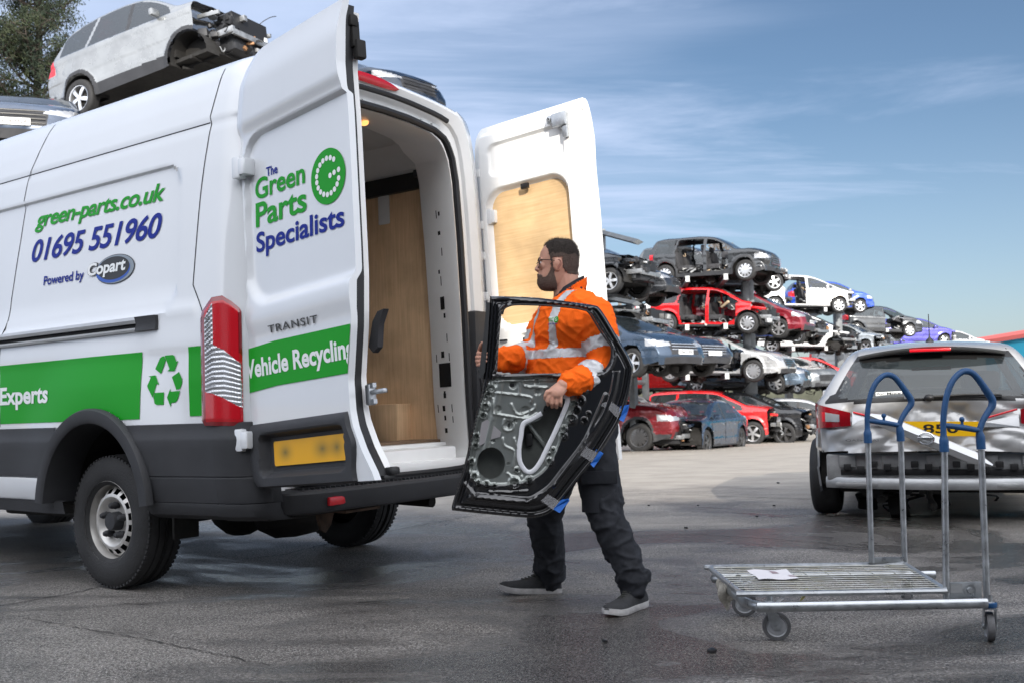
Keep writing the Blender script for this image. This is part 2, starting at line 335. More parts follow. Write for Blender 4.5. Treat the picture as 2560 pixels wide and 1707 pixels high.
# ================================================================== VAN
VO = Vector((-1.6994, 6.5488, 0)); VF = Vector((-.81098, .58498, -.01047)).normalized(); VL = Vector((-.585, -.811, 0)).normalized(); VU = VF.cross(VL).normalized()
VMW = frame(VO, VF, VL, VU)
van = thing('delivery_van', 'white high-roof delivery van with green lettering and both rear doors open', 'van', VMW)
_z = [.36, .45, .60, .88, 1.1, 1.3, 1.6, 1.9, 2.2, 2.36, 2.405, 2.43, 2.55, 2.65, 2.70, 2.735, 2.76]
_l = [.985, 1.0, 1.02, 1.035, 1.04, 1.035, 1.02, 1.005, .985, .968, .958, .962, .938, .912, .89, .86, .81]
WCX, WCZ, WR = -.06, .365, .365
def bodyL(z): return interp(z, _z, _l)
def SL(x, z, off=0.):
    """left flank of the van: lateral position over (x forward, z up)"""
    L = bodyL(z)
    d = rrect(x, z, -.74, 3.6, 1.50, 2.235, .11); d2 = rrect(x, z, -.55, 3.6, 1.45, 2.3, .30)
    L -= .020*float(sstep(.006, -.012, d))*(1 if z > 1.72 else float(sstep(1.44, 1.62, z+.35*min(0, x+.45)*0))) if z > 1.5 else .020*float(sstep(.05, -.02, d))
    L += .008*float(sstep(.05, .0, abs(z-1.46)))*(1 if x > -.9 else 0)
    r = math.hypot((x-WCX)/.535, (z-.42)/.565)
    L += .028*float(sstep(1.75, 1.02, r))
    L += .006*float(sstep(1.22, 1.30, z)*sstep(1.52, 1.40, z))
    if x < -1.06:
        t = min(1, (-1.06-x)/.19); L -= .13*(1-sqrt(max(0, 1-t*t)))
    return L+off
def S3(x, z, off=.003): return Vector((x, SL(x, z)+off, z))
def ztop(x): return interp(x, [-1.3, 2.5, 2.75, 3.6, 3.75, 4.5, 4.7], [2.83, 2.83, 2.78, 1.62, 1.52, 1.22, 1.0])
xs = list(np.arange(-1.25, 1.3, .022))+list(np.linspace(1.3, 2.5, 14))+list(np.linspace(2.6, 4.7, 18))
zs = list(np.linspace(.40, 1.0, 26))+list(np.linspace(1.02, 1.66, 26))+list(np.linspace(1.68, 2.20, 12))+list(np.linspace(2.215, 2.30, 9))+list(np.linspace(2.33, 2.76, 26))
roof = [(.77, 2.775), (.70, 2.79), (.5, 2.81), (.25, 2.825), (0, 2.83)]
rows = []; keep = []
for x in xs:
    k = ztop(x)/2.83; nose = 1-.10*float(sstep(3.6, 4.7, x))
    zl = [z if x < 2.5 else .40+(z-.40)*(ztop(x)-.45)/2.36 for z in zs]
    left = [Vector((x, (SL(x, z) if x < 2.5 else bodyL(min(z/k, 2.76)))*nose, z)) for z in zl]
    endr = (.13*(1-sqrt(max(0, 1-min(1, max(0, (-1.06-x)/.19))**2)))) if x < -1.06 else 0
    top = [Vector((x, (l-endr*.5)*nose, z*k-endr*.25 if x < 2.5 else zl[-1]+(z-2.76)*1.0)) for l, z in roof]
    right = [Vector((x, -(bodyL(min(z/k if x > 2.5 else z, 2.76))-endr)*nose, z)) for z in zl]
    rows.append(left+top+[Vector((p.x, -p.y, p.z)) for p in reversed(top[:-1])]+list(reversed(right)))
nz_ = len(zs)
def bmask(i, j):
    n = len(rows[0]); jj = j if j < nz_ else n-2-j
    x = (xs[i]+xs[i+1])/2
    if jj < nz_-1:
        z = (zs[jj]+zs[jj+1])/2
        if z < .475: return None
        if z < .9 and math.hypot((x-WCX)/.49, (z-.42)/.525) < 1: return None
        if x > 2.4 and math.hypot((x-3.69)/.49, (z-.42)/.525) < 1: return None
    if x > 2.75 and x < 3.6 and nz_ <= j < n-nz_-1: return 1
    return 0
MB().grid(rows, 0, mask=bmask).add([tuple(p) for p in rows[-1]], [tuple(range(len(rows[-1])))]).build('body', [M_white, M_glassd], van, angle=28)
# panel gaps, drawn as narrow dark strips laid on the flank in place of grooves
q = MB()
gaps = [[(.585, 2.74), (.60, 2.70), (.735, 2.43), (.76, 2.38), (.83, 2.0), (.90, 1.66), (.915, 1.50), (.955, 1.40), (.96, 1.28), (.945, 1.1), (.965, .90)],
        [(-1.0, 2.74), (-.975, 2.55), (-.955, 2.44), (-.965, 2.40), (-.915, 2.05), (-.885, 1.70), (-.876, 1.58), (-.97, 1.425)],
        [(3.0, 2.408), (-.955, 2.408)]]
for g in gaps: strip_on(dense(g, .04), .007, lambda a, b: S3(a, b, .0015), q)
q.build('panel_gap', M_black, van)
# --- rear face: frame between body outline and the cargo opening
op = [(.62, -.02), (.675, .0)]
def opening(n=10):
    """outline of the cargo opening in (y, z), from the lower right round to the lower left"""
    R = [(-.45, .555), (-.62, .56), (-.70, .60), (-.715, .70), (-.695, .96), (-.68, 1.46), (-.657, 1.95), (-.63, 2.3), (-.60, 2.44), (-.545, 2.535), (-.45, 2.575), (-.22, 2.6)]
    return R+[(0, 2.605)]+[(-y, z) for y, z in reversed(R)]
OP = opening()
ring = [p for p in rows[0]]
nn = len(ring); outer = [ring[-1-k] for k in range(nn)]      # right bottom -> roof -> left bottom
def resample(pts, n):
    d = [0]
    for a, b in zip(pts, pts[1:]): d.append(d[-1]+(Vector(b)-Vector(a)).length)
    return [Vector([interp(t, d, [p[k] for p in pts]) for k in range(len(pts[0]))]) for t in np.linspace(0, d[-1], n)]
def ang_match(outp, inp, n=90):
    """pair both outlines by fractions along matching key points"""
    return resample(outp, n), resample(inp, n)
ro, ri = ang_match([(-p.y*-1, p.z) if False else (p.y, p.z) for p in outer], OP)
q = MB()
X0 = -1.25
lv = [[Vector((X0, o[0], max(o[1], .5))) for o in ro],
      [Vector((X0-.012, lerp(o[0], i[0], .10), lerp(max(o[1], .5), i[1], .10))) for o, i in zip(ro, ri)],
      [Vector((X0+.01, lerp(o[0], i[0], .35), lerp(max(o[1], .5), i[1], .35))) for o, i in zip(ro, ri)],
      [Vector((X0+.03, lerp(o[0], i[0], .40), lerp(max(o[1], .5), i[1], .40))) for o, i in zip(ro, ri)],
      [Vector((X0+.04, lerp(o[0], i[0], .86), lerp(max(o[1], .5), i[1], .86))) for o, i in zip(ro, ri)],
      [Vector((X0+.015, i[0], i[1])) for i in ri]]
q.grid(lv)
jam = [[Vector((X0+.015, i[0], i[1])) for i in ri],
       [Vector((X0+.06, i[0]*1.005, i[1]+(.0 if i[1] > 1 else -.0))) for i in ri],
       [Vector((-.86, i[0]*1.22 if i[1] < 2.45 else i[0]*1.10, max(i[1], .70)+(.05 if i[1] > 2.3 else 0))) for i in ri]]
q.grid(jam)
q.build('rear_frame', M_whitein, van, angle=30)
ri2 = resample(OP, 120)
q = MB(); q.tube([(X0-.008, p[0]*1.02, .5+(p[1]-.5)*1.008) for p in ri2], (.022), 8, closed=True)
q.build('door_seal', M_rubber, van)
q = MB()                                                     # upper gutter seal and outer channel
up = [p for p in zip(ro, ri) if p[1][1] > 2.2]
q.tube([(X0-.016, lerp(o[0], i[0], .40), lerp(o[1], i[1], .42)) for o, i in up if i[1] > 2.53], .016, 8)
q.build('header_seal', M_rubber, van)
q = MB()
for k in range(-5, 6): q.box((X0+.022, k*.1, 2.645-.0006*k*k), (.02, .075, .03), bev=.006)
q.build('header_light_strip', mat('pale_strip', (.62, .64, .65), .35), van)
q = MB(); P = []
for i in range(25):
    t = -1+2*i/24; y = t*.235; w = .034*sqrt(max(0, 1-abs(t)**2.4))+.001
    P.append([Vector((X0-.012+.03*(1-k)*0-.010*math.sin(pi*k/5), y+.10, 2.775-.01*t*t+w*(k/5-.5)*1.6)) for k in range(6)])
q.grid(P); q.build('high_brake_light', M_red, van)
# slots and holes punched in the right door post
def jpt(a, z):                                                # a: 0 at the seal, 1 at the lining
    y = interp(z, [p[1] for p in OP[3:9]], [p[0] for p in OP[3:9]])
    return Vector((lerp(X0+.06, -.86, a)-.003, lerp(y*1.005, y*1.22, a)+.004, z))
for a, z, w, h in ((.6, .78, .10, .03), (.6, .86, .07, .03), (.62, .92, .10, .035), (.85, .92, .03, .05), (.3, .92, .03, .05), (.3, .85, .03, .04), (.55, 1.0, .10, .03), (.55, 1.02, .07, .02), (.5, 1.13, .45, .15), (.8, 1.24, .03, .05), (.3, 1.24, .03, .05), (.55, 1.26, .12, .04), (.35, 1.36, .03, .05), (.45, 1.58, .16, .08), (.45, 1.72, .03, .06), (.35, 1.9, .03, .05), (.4, 2.02, .09, .025), (.45, 2.14, .03, .05), (.35, 2.14, .06, .025), (.5, 1.78, .06, .025), (.4, 1.5, .07, .03)):
    MB().grid([[jpt(a-w/2, z-h/2), jpt(a-w/2, z+h/2)], [jpt(a+w/2, z-h/2), jpt(a+w/2, z+h/2)]]).build('post_slot', M_void, van)
# --- cargo space
q = MB()
q.grid([[Vector((x, y, z)) for x in (-.86, 0, 1.2, 2.3)] for y, z in ((-.90, .93), (-.90, 2.3), (-.86, 2.5), (-.74, 2.66), (-.4, 2.72), (0, 2.73), (.4, 2.72), (.74, 2.66), (.86, 2.5), (.90, 2.3), (.90, .93))])
q.add([(2.3, -.9, .7), (2.3, .9, .7), (2.3, .9, 2.5), (2.3, .4, 2.72), (2.3, -.4, 2.72), (2.3, -.9, 2.5)], [(0, 1, 2, 3, 4, 5)])
for x in (-.45, .55, 1.5): q.box((x, -.885, 2.45), (.10, .05, .55), bev=.01)
q.box((.1, -.885, 2.60), (2.2, .06, .08), bev=.02)
for x, z in ((-.70, 2.43), (-.70, 2.35), (-.15, 2.36)): q.box((x, -.875, z+.06), (.22, .05, .055), bev=.015)
q.build('cargo_lining', mat('inner_grey_white', (.60, .60, .59), .5, var=.06), van, smooth=True)
q = MB()
for pts in ([(-.36, 2.56), (-.05, 2.60), (.42, 2.58), (.42, 2.36), (-.34, 2.40)], [(-.80, 2.55), (-.72, 2.62), (-.64, 2.55), (-.52, 2.54), (-.52, 2.48), (-.80, 2.46)], [(-.79, 2.44), (-.61, 2.44), (-.61, 2.40), (-.79, 2.40)]):
    q.poly([(x, -.893, z) for x, z in pts], (0, 1, 0), .012)
q.build('cargo_lining_recess', mat('inner_grey', (.30, .31, .32), .6), van)
q = MB(); q.box((.72, -.875, 1.545), (3.18, .012, 1.65)); q.build('plywood_lining', M_ply, van)
q = MB(); q.box((-.10, -.80, .84), (1.08, .14, .24), bev=.004); q.box((-.52, -.726, .84), (.26, .012, .236), bev=.003); q.build('plywood_wheel_box', M_ply, van)
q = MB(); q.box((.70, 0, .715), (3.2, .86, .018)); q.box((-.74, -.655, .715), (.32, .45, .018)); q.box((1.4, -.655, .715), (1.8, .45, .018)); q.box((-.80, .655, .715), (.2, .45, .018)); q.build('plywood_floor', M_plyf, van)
q = MB(); q.box((.72, -.855, 2.425), (3.16, .05, .115), bev=.01); q.build('lashing_rail', M_black, van)
q = MB(); q.box((-.84, -.845, 2.44), (.09, .06, .11), bev=.012); q.box((-.80, -.81, 2.46), (.04, .03, .05), bev=.008); q.box((-.865, -.81, 2.39), (.03, .04, .03)); q.build('lashing_rail_end', M_plastic, van)
q = MB(); q.box((-1.10, 0, .635), (.16, 1.34, .11), bev=.02); q.box((-1.22, 0, .59), (.10, 1.36, .06), bev=.02); q.box((-.98, 0, .70), (.1, 1.5, .02)); q.build('load_sill', M_whitein, van)
q = MB(); q.box((-1.04, .16, 2.57), (.12, .30, .05), bev=.01); q.box((-1.10, .10, 2.545), (.05, .10, .05), bev=.01); q.build('lock_striker', M_plastic, van)
q = MB(); q.lathe([(0, .012), (.022, .010), (.026, 0)], (-1.0, -.12, 2.62), (-.3, 0, -1), 16); q.build('courtesy_lamp', mat('lamp_on', (.9, .5, .2), .4, emit=((1, .42, .12), 1.2)), van)
# --- lower cladding, arches, sill, rocker
def clad(path, zlist, offs, name, m, rows_mask=None):
    P = []
    for x in path: P.append([Vector((x, SL(x, z)+o, z)) for z, o in zip(zlist, offs)])
    return MB().grid(P, mask=rows_mask).build(name, m, van, angle=30)
mk = lambda path, zl: (lambda i, j: None if math.hypot(((path[i]+path[i+1])/2-WCX)/.50, ((zl[j]+zl[j+1])/2-.42)/.53) < 1 else 0)
pth = list(np.arange(-.56, 3.2, .03)); zl = [.608, .612, .65, .70, .76, .80, .815, .83, .86, .885, .888]; of = [0, .018, .02, .02, .022, .024, .022, .016, .010, .008, 0]
pf = [x for x in pth if x > .30]; clad(pf, zl, of, 'side_cladding', M_plastic, mk(pf, zl))
pr = list(np.arange(-1.05, -.26, .02))[::-1]; zl2 = [.49, .495, .55, .612, .616, .622, .626, .65, .70, .76, .80, .815, .83, .86, .885, .888]
q = MB()
def cornerpath(n=26):
    ctl = smooth_path([(-1.04, 1.035), (-1.13, 1.03), (-1.22, 1.0), (-1.285, .93), (-1.31, .84), (-1.30, .76)], 8)
    return [(p[0], p[1]) for p in [Vector((a.x, a.y)) for a in smooth_path([V(-1.04, SL(-1.04, .7)+.022, 0), V(-1.13, 1.035, 0), V(-1.215, 1.005, 0), V(-1.275, .94, 0), V(-1.295, .85, 0)], 6)]]
ofs2 = [0, .018, .02, .02, .02, .014, .020, .02, .02, .022, .024, .022, .016, .010, .008, 0]
P = [[Vector((x, SL(x, z)+o, z)) for z, o in zip(zl2, ofs2)] for x in pr]
cp = cornerpath()
for (x, y) in cp[1:]: P.append([Vector((x, y*SL(-1.04, z)/SL(-1.04, .7)-(.02-o), z)) for z, o in zip(zl2, ofs2)])
xs_ = pr+[-1.1]*(len(cp)-1)
q.grid(P, mask=lambda i, j: None if (i < len(pr)-1 and math.hypot(((pr[i]+pr[i+1])/2-WCX)/.50, ((zl2[j]+zl2[j+1])/2-.42)/.53) < 1) else 0)
q.build('corner_cladding', M_plastic, van, angle=30)
q = MB(); P = []                                             # lower lip under the corner
low = [(x, SL(x, .5)+.015) for x in pr if x < -.50]+[(x, y-.005) for x, y in cp[1:]]
P = [[Vector((x, y, .492)), Vector((x, y, .47)), Vector((x, y-.02, .43)), Vector((x, y-.07, .405)), Vector((x, y-.2, .40))] for x, y in low]
q.grid(P); q.build('corner_lip', M_plastic, van)
def arch(cx, name, parent):
    P = []
    for k in range(41):
        a = radians(5+169*k/40)
        def pt(rx, rz, o): return Vector((cx+rx*cos(a), 0, .42+rz*sin(a))), o
        row = []
        for rx, rz, o in ((.535, .565, .0), (.535, .565, .02), (.525, .555, .034), (.47, .50, .036), (.455, .485, .028), (.45, .48, -.02), (.448, .478, -.16)):
            p = pt(rx, rz, o)[0]; row.append(Vector((p.x, 1.068+o*1.1, p.z)))
        P.append(row)
    return MB().grid(P).build(name, M_plastic, parent, angle=40)
arch(WCX, 'wheel_arch_trim', van)
arch(3.69, 'wheel_arch_trim', van)
for s in (1, -1):
    q = MB(); P = []
    for k in range(25):
        a = radians(2+172*k/24); P.append([Vector((WCX+.46*cos(a), s*y, .42+.49*sin(a))) for y in (1.03, .70, .45)])
    q.grid(P); q.add([P[k][2] for k in range(25)], [tuple(range(25))]); q.build('wheel_well', M_under, van)
pf = [x for x in np.arange(.40, 3.25, .05)]
clad(pf, [.475, .478, .49, .58, .602, .606], [0, .012, .016, .016, .012, 0], 'sill_panel', M_white)
clad([x for x in np.arange(.30, 3.25, .1)], [.395, .40, .47, .473], [-.06, .0, .004, -.02], 'rocker_panel', M_plastic)
q = MB()                                                     # bumper step
bp = smooth_path([V(-1.23, .86, 0), V(-1.325, .80, 0), V(-1.375, .66, 0), V(-1.40, .4, 0), V(-1.412, 0, 0), V(-1.40, -.4, 0), V(-1.375, -.66, 0), V(-1.34, -.80, 0), V(-1.27, -.93, 0), V(-1.15, -1.02, 0)], 7)
P = []
for p in bp:
    n_ = V(-1, .35*p.y/1.0, 0).normalized()
    P.append([V(p.x, p.y, 0)-n_*d+V(0, 0, z) for d, z in ((.16, .545), (.14, .545), (.05, .535), (.028, .538), (.008, .53), (0, .518), (.004, .44), (.012, .425), (.05, .415), (.16, .41))])
q.grid(P)
for k in range(46):
    y = -.72+1.44*k/45; xx = interp(y, [p.y for p in reversed(bp)], [p.x for p in reversed(bp)])
    q.box((xx+.085, y, .541), (.085, .008, .012))
bump = q.build('rear_bumper', M_plastic, van, angle=30)
q = MB(); q.box((-1.385, .545, .474), (.02, .155, .045), R=Matrix.Rotation(.10, 3, 'Z'), bev=.01); q.build('reflector', M_red, bump)
# valance behind the bumper
q = MB(); q.box((-1.22, 0, .47), (.1, 1.8, .14), bev=.02); q.build('bumper_beam', M_under, van)
# --- tail lights
def tail(sgn, name, more=()):
    ctl = [V(-.965, SL(-.965, 1.15)+.008, 0), V(-1.05, SL(-1.05, 1.15)+.010, 0), V(-1.105, 1.036, 0), V(-1.15, 1.028, 0), V(-1.185, 1.012, 0), V(-1.206, .994, 0)]
    if more: ctl = ctl[:3]+[V(p.x, -p.y, 0) for p in more]
    pa = smooth_path(ctl, 8); pa = resample([tuple(p) for p in pa], 73)
    tops = lambda a: interp(a, [0, .05, .35, .60, .80, .96, 1], [1.40, 1.435, 1.50, 1.505, 1.475, 1.44, 1.42])
    bots = lambda a: interp(a, [0, .08, .9, 1], [.90, .875, .870, .875])
    def cls(a, t):
        X = 1490+a*270; Y = 525+(1-t)*955                    # the photograph's own grid of the lens
        clear = [(1533, 620), (1590, 575), (1592, 880), (1620, 905), (1752, 985), (1758, 1340), (1533, 1212)]
        ins = False
        for (x1, y1), (x2, y2) in zip(clear, clear[1:]+clear[:1]):
            if (y1 > Y) != (y2 > Y) and X < (x2-x1)*(Y-y1)/(y2-y1)+x1: ins = not ins
        if ins: return 1
        if X < 1532 or Y < 560 or Y > 1452 or X > 1738 and Y < 900: return 2
        return 0
    P = []
    for i, p in enumerate(pa):
        a = i/72; z0, z1 = bots(a), tops(a); nrm = V(-.25-a, 1-a*.75, 0).normalized(); rowp = []
        for k in range(161):
            t = k/160; e = min(t, 1-t, a*.6+.0, (1-a)*.8)*18; b = .004+.010*min(1, e)
            if cls(a, t) == 1: b += .0022*cos(k*pi/3)+.0015*cos(i*pi/2)
            rowp.append(Vector((p[0], sgn*p[1], lerp(z0, z1, t)))+Vector((nrm.x, sgn*nrm.y, 0))*b)
        P.append(rowp)
    tl = MB().grid(P, mask=lambda i, j: {0: 0, 2: 1}.get(cls((i+.5)/72, (j+.5)/160))).build(name, [M_red, M_redd], van, angle=50)
    MB().grid(P, mask=lambda i, j: 0 if cls((i+.5)/72, (j+.5)/160) == 1 else None).build('clear_lens', M_clear, tl, angle=50)
    q = MB()
    for k in range(9):
        t = .30+k*.069
        for dt in (0, .018): q.tube([Vector(P[i*2][int((t+dt)*160)])+V(-.003, sgn*.004, 0) for i in range(7, 13 if t > .62 else 16, 2)], .0016, 5)
    q.build('lens_rib', M_chrome, tl)
    return tl
tail(1, 'tail_light'); tail(-1, 'tail_light', [V(-1.19, -1.01, 0), V(-1.215, -.985, 0), V(-1.245, -.95, 0), V(-1.255, -.93, 0)])
q = MB(); q.box((-1.235, -.845, 1.12), (.09, .15, .80), bev=.03); q.build('rear_corner_trim', M_plastic, van)
# --- sliding door track
q = MB()
tr = [x for x in np.arange(-.44, 3.0, .08)]
for z0, z1, o in ((1.418, 1.452, .020), (1.374, 1.396, .018)):
    q.grid([[S3(x, z0, 0), S3(x, z0, o), S3(x, (z0+z1)/2, o+.004), S3(x, z1, o*.6), S3(x, z1, 0)] for x in tr])
tk = q.build('slider_track', M_alu, van)
q = MB(); q.grid([[S3(x, 1.392, .006), S3(x, 1.422, .006)] for x in tr]); q.build('track_slot', M_void, tk)
q = MB(); q.grid([[S3(x, 1.375, 0), S3(x, 1.375, o), S3(x, 1.41, o*.7), S3(x, 1.45, o), S3(x, 1.45, 0)] for x, o in ((-.44, .028), (-.52, .024), (-.60, .018), (-.606, 0))]); q.build('track_end', M_plastic, tk)
# --- livery on the flank
q = MB()
def band(x0, x1, z0, z1, wav=0):
    X = np.linspace(x0, x1, max(2, int(abs(x1-x0)/.025))); P = []
    for x in X:
        col = []
        for t in np.linspace(0, 1, 24):
            z = lerp(z0, z1, t); col.append(S3(x, z, .003))
        P.append(col)
    q.grid(P, mask=lambda i, j: None if (lerp(z0, z1, (j+.5)/23) < .985 and math.hypot(((X[i]+X[i+1])/2-WCX)/.535, (lerp(z0, z1, (j+.5)/23)-.42)/.565) < .99) else 0)
band(-.474, .955, .918, 1.267); band(.968, 3.0, .912, 1.267); band(-.960, -.856, .924, 1.270)
# three folded chasing arrows
def rc(px_, py_): u, v = (px_-1090)/245, (1330-py_)/385; return (lerp(lerp(-.525, -.805, u), lerp(-.531, -.812, u), v), lerp(lerp(.976, .968, u), lerp(1.251, 1.235, u), v))
for poly_ in ([(1137, 1050), (1168, 972), (1184, 959), (1200, 957), (1212, 985), (1180, 1085)], [(1203, 952), (1262, 947), (1273, 955), (1287, 997), (1300, 990), (1275, 1065), (1224, 1066), (1240, 1050)],
              [(1308, 1070), (1330, 1120), (1331, 1150), (1316, 1192), (1290, 1200), (1258, 1107)], [(1316, 1207), (1297, 1275), (1283, 1291), (1254, 1295), (1254, 1328), (1226, 1255), (1248, 1190), (1250, 1213)],
              [(1140, 1222), (1205, 1218), (1205, 1308), (1160, 1310), (1145, 1300), (1136, 1260)], [(1093, 1102), (1142, 1095), (1170, 1165), (1152, 1158), (1130, 1258), (1094, 1188), (1089, 1170), (1110, 1112)]):
    q.add([S3(*rc(x, y), .003) for x, y in poly_], [tuple(range(len(poly_)))])
q.build('green_band', M_green, van, smooth=True, angle=40)
sf = lambda a, b: S3(a, b, .004)
text_on('green-parts.co.uk', (.676, 2.043), (-.567, 2.030), (.628, 2.171), sf, M_green, van, bold=.022, spacing=.94)
text_on('01695 551960', (.704, 1.865), (-.55, 1.865), (.66, 2.001), sf, M_blue, van, bold=.020, spacing=.95)
text_on('Powered by', (.548, 1.699), (.134, 1.696), (.541, 1.770), sf, M_blue, van, bold=.018, spacing=.97)
text_on('Experts', (.951, .998), (.409, .998), (.948, 1.135), lambda a, b: S3(a, b, .0055), M_letter, van, bold=.03)
def ell(cx, cz, rx, rz, tilt, off, mb, mi):
    pts = [(cx+rx*cos(t)*cos(tilt)-rz*sin(t)*sin(tilt), cz+rx*cos(t)*sin(tilt)+rz*sin(t)*cos(tilt)) for t in np.linspace(0, 2*pi, 48, endpoint=False)]
    mb.add([S3(x, z, off) for x, z in pts], [tuple(range(48))], mi)
q = MB()
ell(-.168, 1.738, .182, .082, 0, .003, q, 0); ell(-.166, 1.739, .177, .078, 0, .0038, q, 1); ell(-.150, 1.735, .160, .069, 0, .0046, q, 2); ell(-.156, 1.745, .148, .063, 0, .0054, q, 0)
q.build('oval_emblem', [M_black, mat('emblem_grey', (.22, .26, .30), .3), mat('emblem_blue', (.01, .08, .42), .3)], van, smooth=False)
text_on('Copart', (.100, 1.700), (-.268, 1.700), (.085, 1.795), lambda a, b: S3(a, b, .0062), M_black, van, bold=.075, spacing=.93)
text_on('Copart', (.096, 1.702), (-.264, 1.702), (.083, 1.793), lambda a, b: S3(a, b, .0072), M_letter, van, bold=.03, spacing=.98)
# --- wheels
def van_wheel(y, s, steer=0):
    w = thing('wheel', None, None); w.parent = van; w.matrix_local = Matrix.Translation((WCX if steer == 0 else 3.69, y, WCZ)) @ (Matrix.Identity(4) if s > 0 else Matrix.Rotation(pi, 4, 'Z'))
    prof = [(.20, .10), (.225, .118), (.26, .124), (.30, .122), (.335, .112), (.352, .100), (.3605, .085), (.364, .06), (.364, .056), (.356, .054), (.356, .044), (.364, .042), (.365, .014), (.357, .012), (.357, .002), (.365, 0)]
    full = prof+[(r, -h) for r, h in reversed(prof[:-1])]
    q = MB(); q.lathe(full, (0, 0, 0), (0, 1, 0), 64)
    for k in range(72):                                      # shoulder blocks
        a = 2*pi*k/72
        for sy in (1, -1): q.box((.353*cos(a), sy*.094, .353*sin(a)), (.012, .020, .017), R=Matrix.Rotation(-a, 3, 'Y'))
    ty = q.build('tyre', M_tyre, w, angle=30)
    q = MB()
    rimp = [(.222, .118), (.226, .112), (.218, .100), (.210, .085), (.203, .06), (.200, .04), (.196, .03)]
    q.lathe(rimp, (0, 0, 0), (0, 1, 0), 64)
    # pressed disc with hand holes
    dprof = [(.197, .03), (.189, .05), (.178, .068), (.152, .090), (.136, .093), (.124, .086), (.110, .064), (.09, .052), (.05, .050), (.0, .050)]
    N = 80; P = []
    for r, h in dprof: P.append([Vector((r*cos(2*pi*k/N), h, r*sin(2*pi*k/N))) for k in range(N)])
    q.grid(P, closev=True, mask=lambda i, j: None if (i == 2 and j % 5 in (1, 2, 3)) else 0)
    q.build('rim', M_steel, w, angle=40)
    q = MB(); q.lathe([(.0, .0), (.199, .0)], (0, -.02, 0), (0, 1, 0), 24); q.build('brake_drum', M_void, w)
    q = MB(); q.lathe([(.0, .108), (.045, .106), (.050, .098), (.052, .04)], (0, 0, 0), (0, 1, 0), 24)
    for k in range(5):
        a = 2*pi*k/5+.35; c = (.086*cos(a), .050, .086*sin(a)); q.lathe([(.018, 0), (.018, .02), (.022, .022), (.016, .04), (.019, .042), (.012, .058), (0, .06)], c, (0, 1, 0), 10)
    q.build('hub_cap', M_plastic, w)
    return w
van_wheel(.868, 1); van_wheel(-.875, -1); van_wheel(.868, 1, 1); van_wheel(-.875, -1, 1)
def ellip_lump(q): q.lathe([(0, -.20), (.12, -.19), (.21, -.13), (.25, 0), (.21, .12), (.1, .18), (0, .19)], (-.55, .10, .40), (.15, 0, 1), 22)
q = MB()
q.box((1.2, 0, .52), (4.6, 1.5, .10)); q.tube([(WCX, -.8, .35), (WCX, -.3, .36), (WCX, .3, .36), (WCX, .8, .35)], .055, 12)
q.lathe([(0, -.19), (.08, -.18), (.15, -.12), (.185, -.03), (.19, .05), (.16, .13), (.09, .2), (.06, .3), (0, .32)], (-.06, .06, .37), (1, 0, 0), 20)
q.box((-.35, .34, .42), (.9, .06, .07)); q.box((-.35, -.45, .42), (.9, .06, .07)); q.box((1.1, .55, .42), (.9, .3, .18), bev=.03)
q.box((-1.15, -.05, .42), (.22, .22, .03)); q.box((-.49, .80, .34), (.02, .16, .13), bev=.006); ellip_lump(q)
q.tube([(-.6, -.5, .38), (-1.1, -.52, .36)], .035, 10); q.build('underbody', M_under, van)
q = MB(); q.poly([(-1.18, y, z) for y, z in ((.37, .41), (.50, .41), (.47, .31), (.44, .29), (.42, .31), (.40, .33))], (1, 0, 0), .02); q.box((-1.27, .33, .405), (.16, .26, .014), bev=.004); q.build('tow_bracket', M_rust, van)
# --- hinges
for z in (.80, 2.13):
    MB().box((-1.20, 1.0 if z < 1 else .985, z), (.06, .05, .11), bev=.012).box((-1.245, .99 if z < 1 else .975, z), (.055, .075, .085), bev=.014).build('door_hinge', M_white, van)
    MB().box((-1.25, -.985, z), (.07, .05, .10), bev=.012).box((-1.285, -1.0, z), (.05, .07, .085), bev=.01).build('door_hinge', M_white, van)
q = MB()
for dz in (0, .06): q.box((-1.32, -.93, 1.27+dz), (.16, .012, .012))
q.box((-1.235, -.86, 1.30), (.06, .09, .13), bev=.015); q.build('door_check', M_plastic, van)
q = MB(); pt = smooth_path([(-1.27, -.80, 1.15), (-1.29, -.82, 1.02), (-1.33, -.86, .95), (-1.40, -.92, .95), (-1.46, -.98, 1.0)], 10)
q.tube(pt, [.017 if i % 2 else .014 for i in range(len(pt))], 8); q.build('cable_conduit', M_rubber, van)
# ------------------------------------------------------------------ rear doors
def ldoor_edges():
    us = [.567, .60, .70, .80, .87, 1.0, 1.23, 1.45, 1.6, 2.0, 2.18, 2.4, 2.55, 2.62, 2.66, 2.68]
    ls = [.085, .05, .01, -.01, -.012, -.006, -.002, -.008, -.010, .020, .045, .085, .125, .165, .21, .26]
    rs = [.995, .98, .915, .868, .853, .852, .898, .922, .928, .938, .942, .938, .955, .966, .974, .978]
    return us, ls, rs
DH = VO+VF*(-1.24)+VL*.97
Ld = Vector((.70814, -.70218, .07400)).normalized(); Lu = (VU-Ld*VU.dot(Ld)).normalized(); Ln = Ld.cross(Lu).normalized()
LMW = frame(DH, Ld, -Ln, Lu)           # local x along the door, y inwards, z up
us, ls, rs = ldoor_edges()
def h_left(s, u):
    h = .0
    d = rrect(s, u, .105, 1.4, 1.46, 2.275, .15)
    top = u > 1.9
    h -= .026*float(sstep(.004, -.012, d) if top else sstep(.045, -.02, d) if u < 1.7 else sstep(.02, -.012, d))
    h += .020*float(sstep(2.272, 2.36, u))
    h += .012*float(sstep(.12, .0, abs(u-1.38)))
    h -= .012*float(sstep(.10, 0, s-interp(u, us, ls)))**2
    if u < .9: h -= .05*float(sstep(.016, -.010, rrect(s, u, .15, .80, .625, .805, .03)))
    h -= .03*float(sstep(2.5, 2.70, u))
    return h
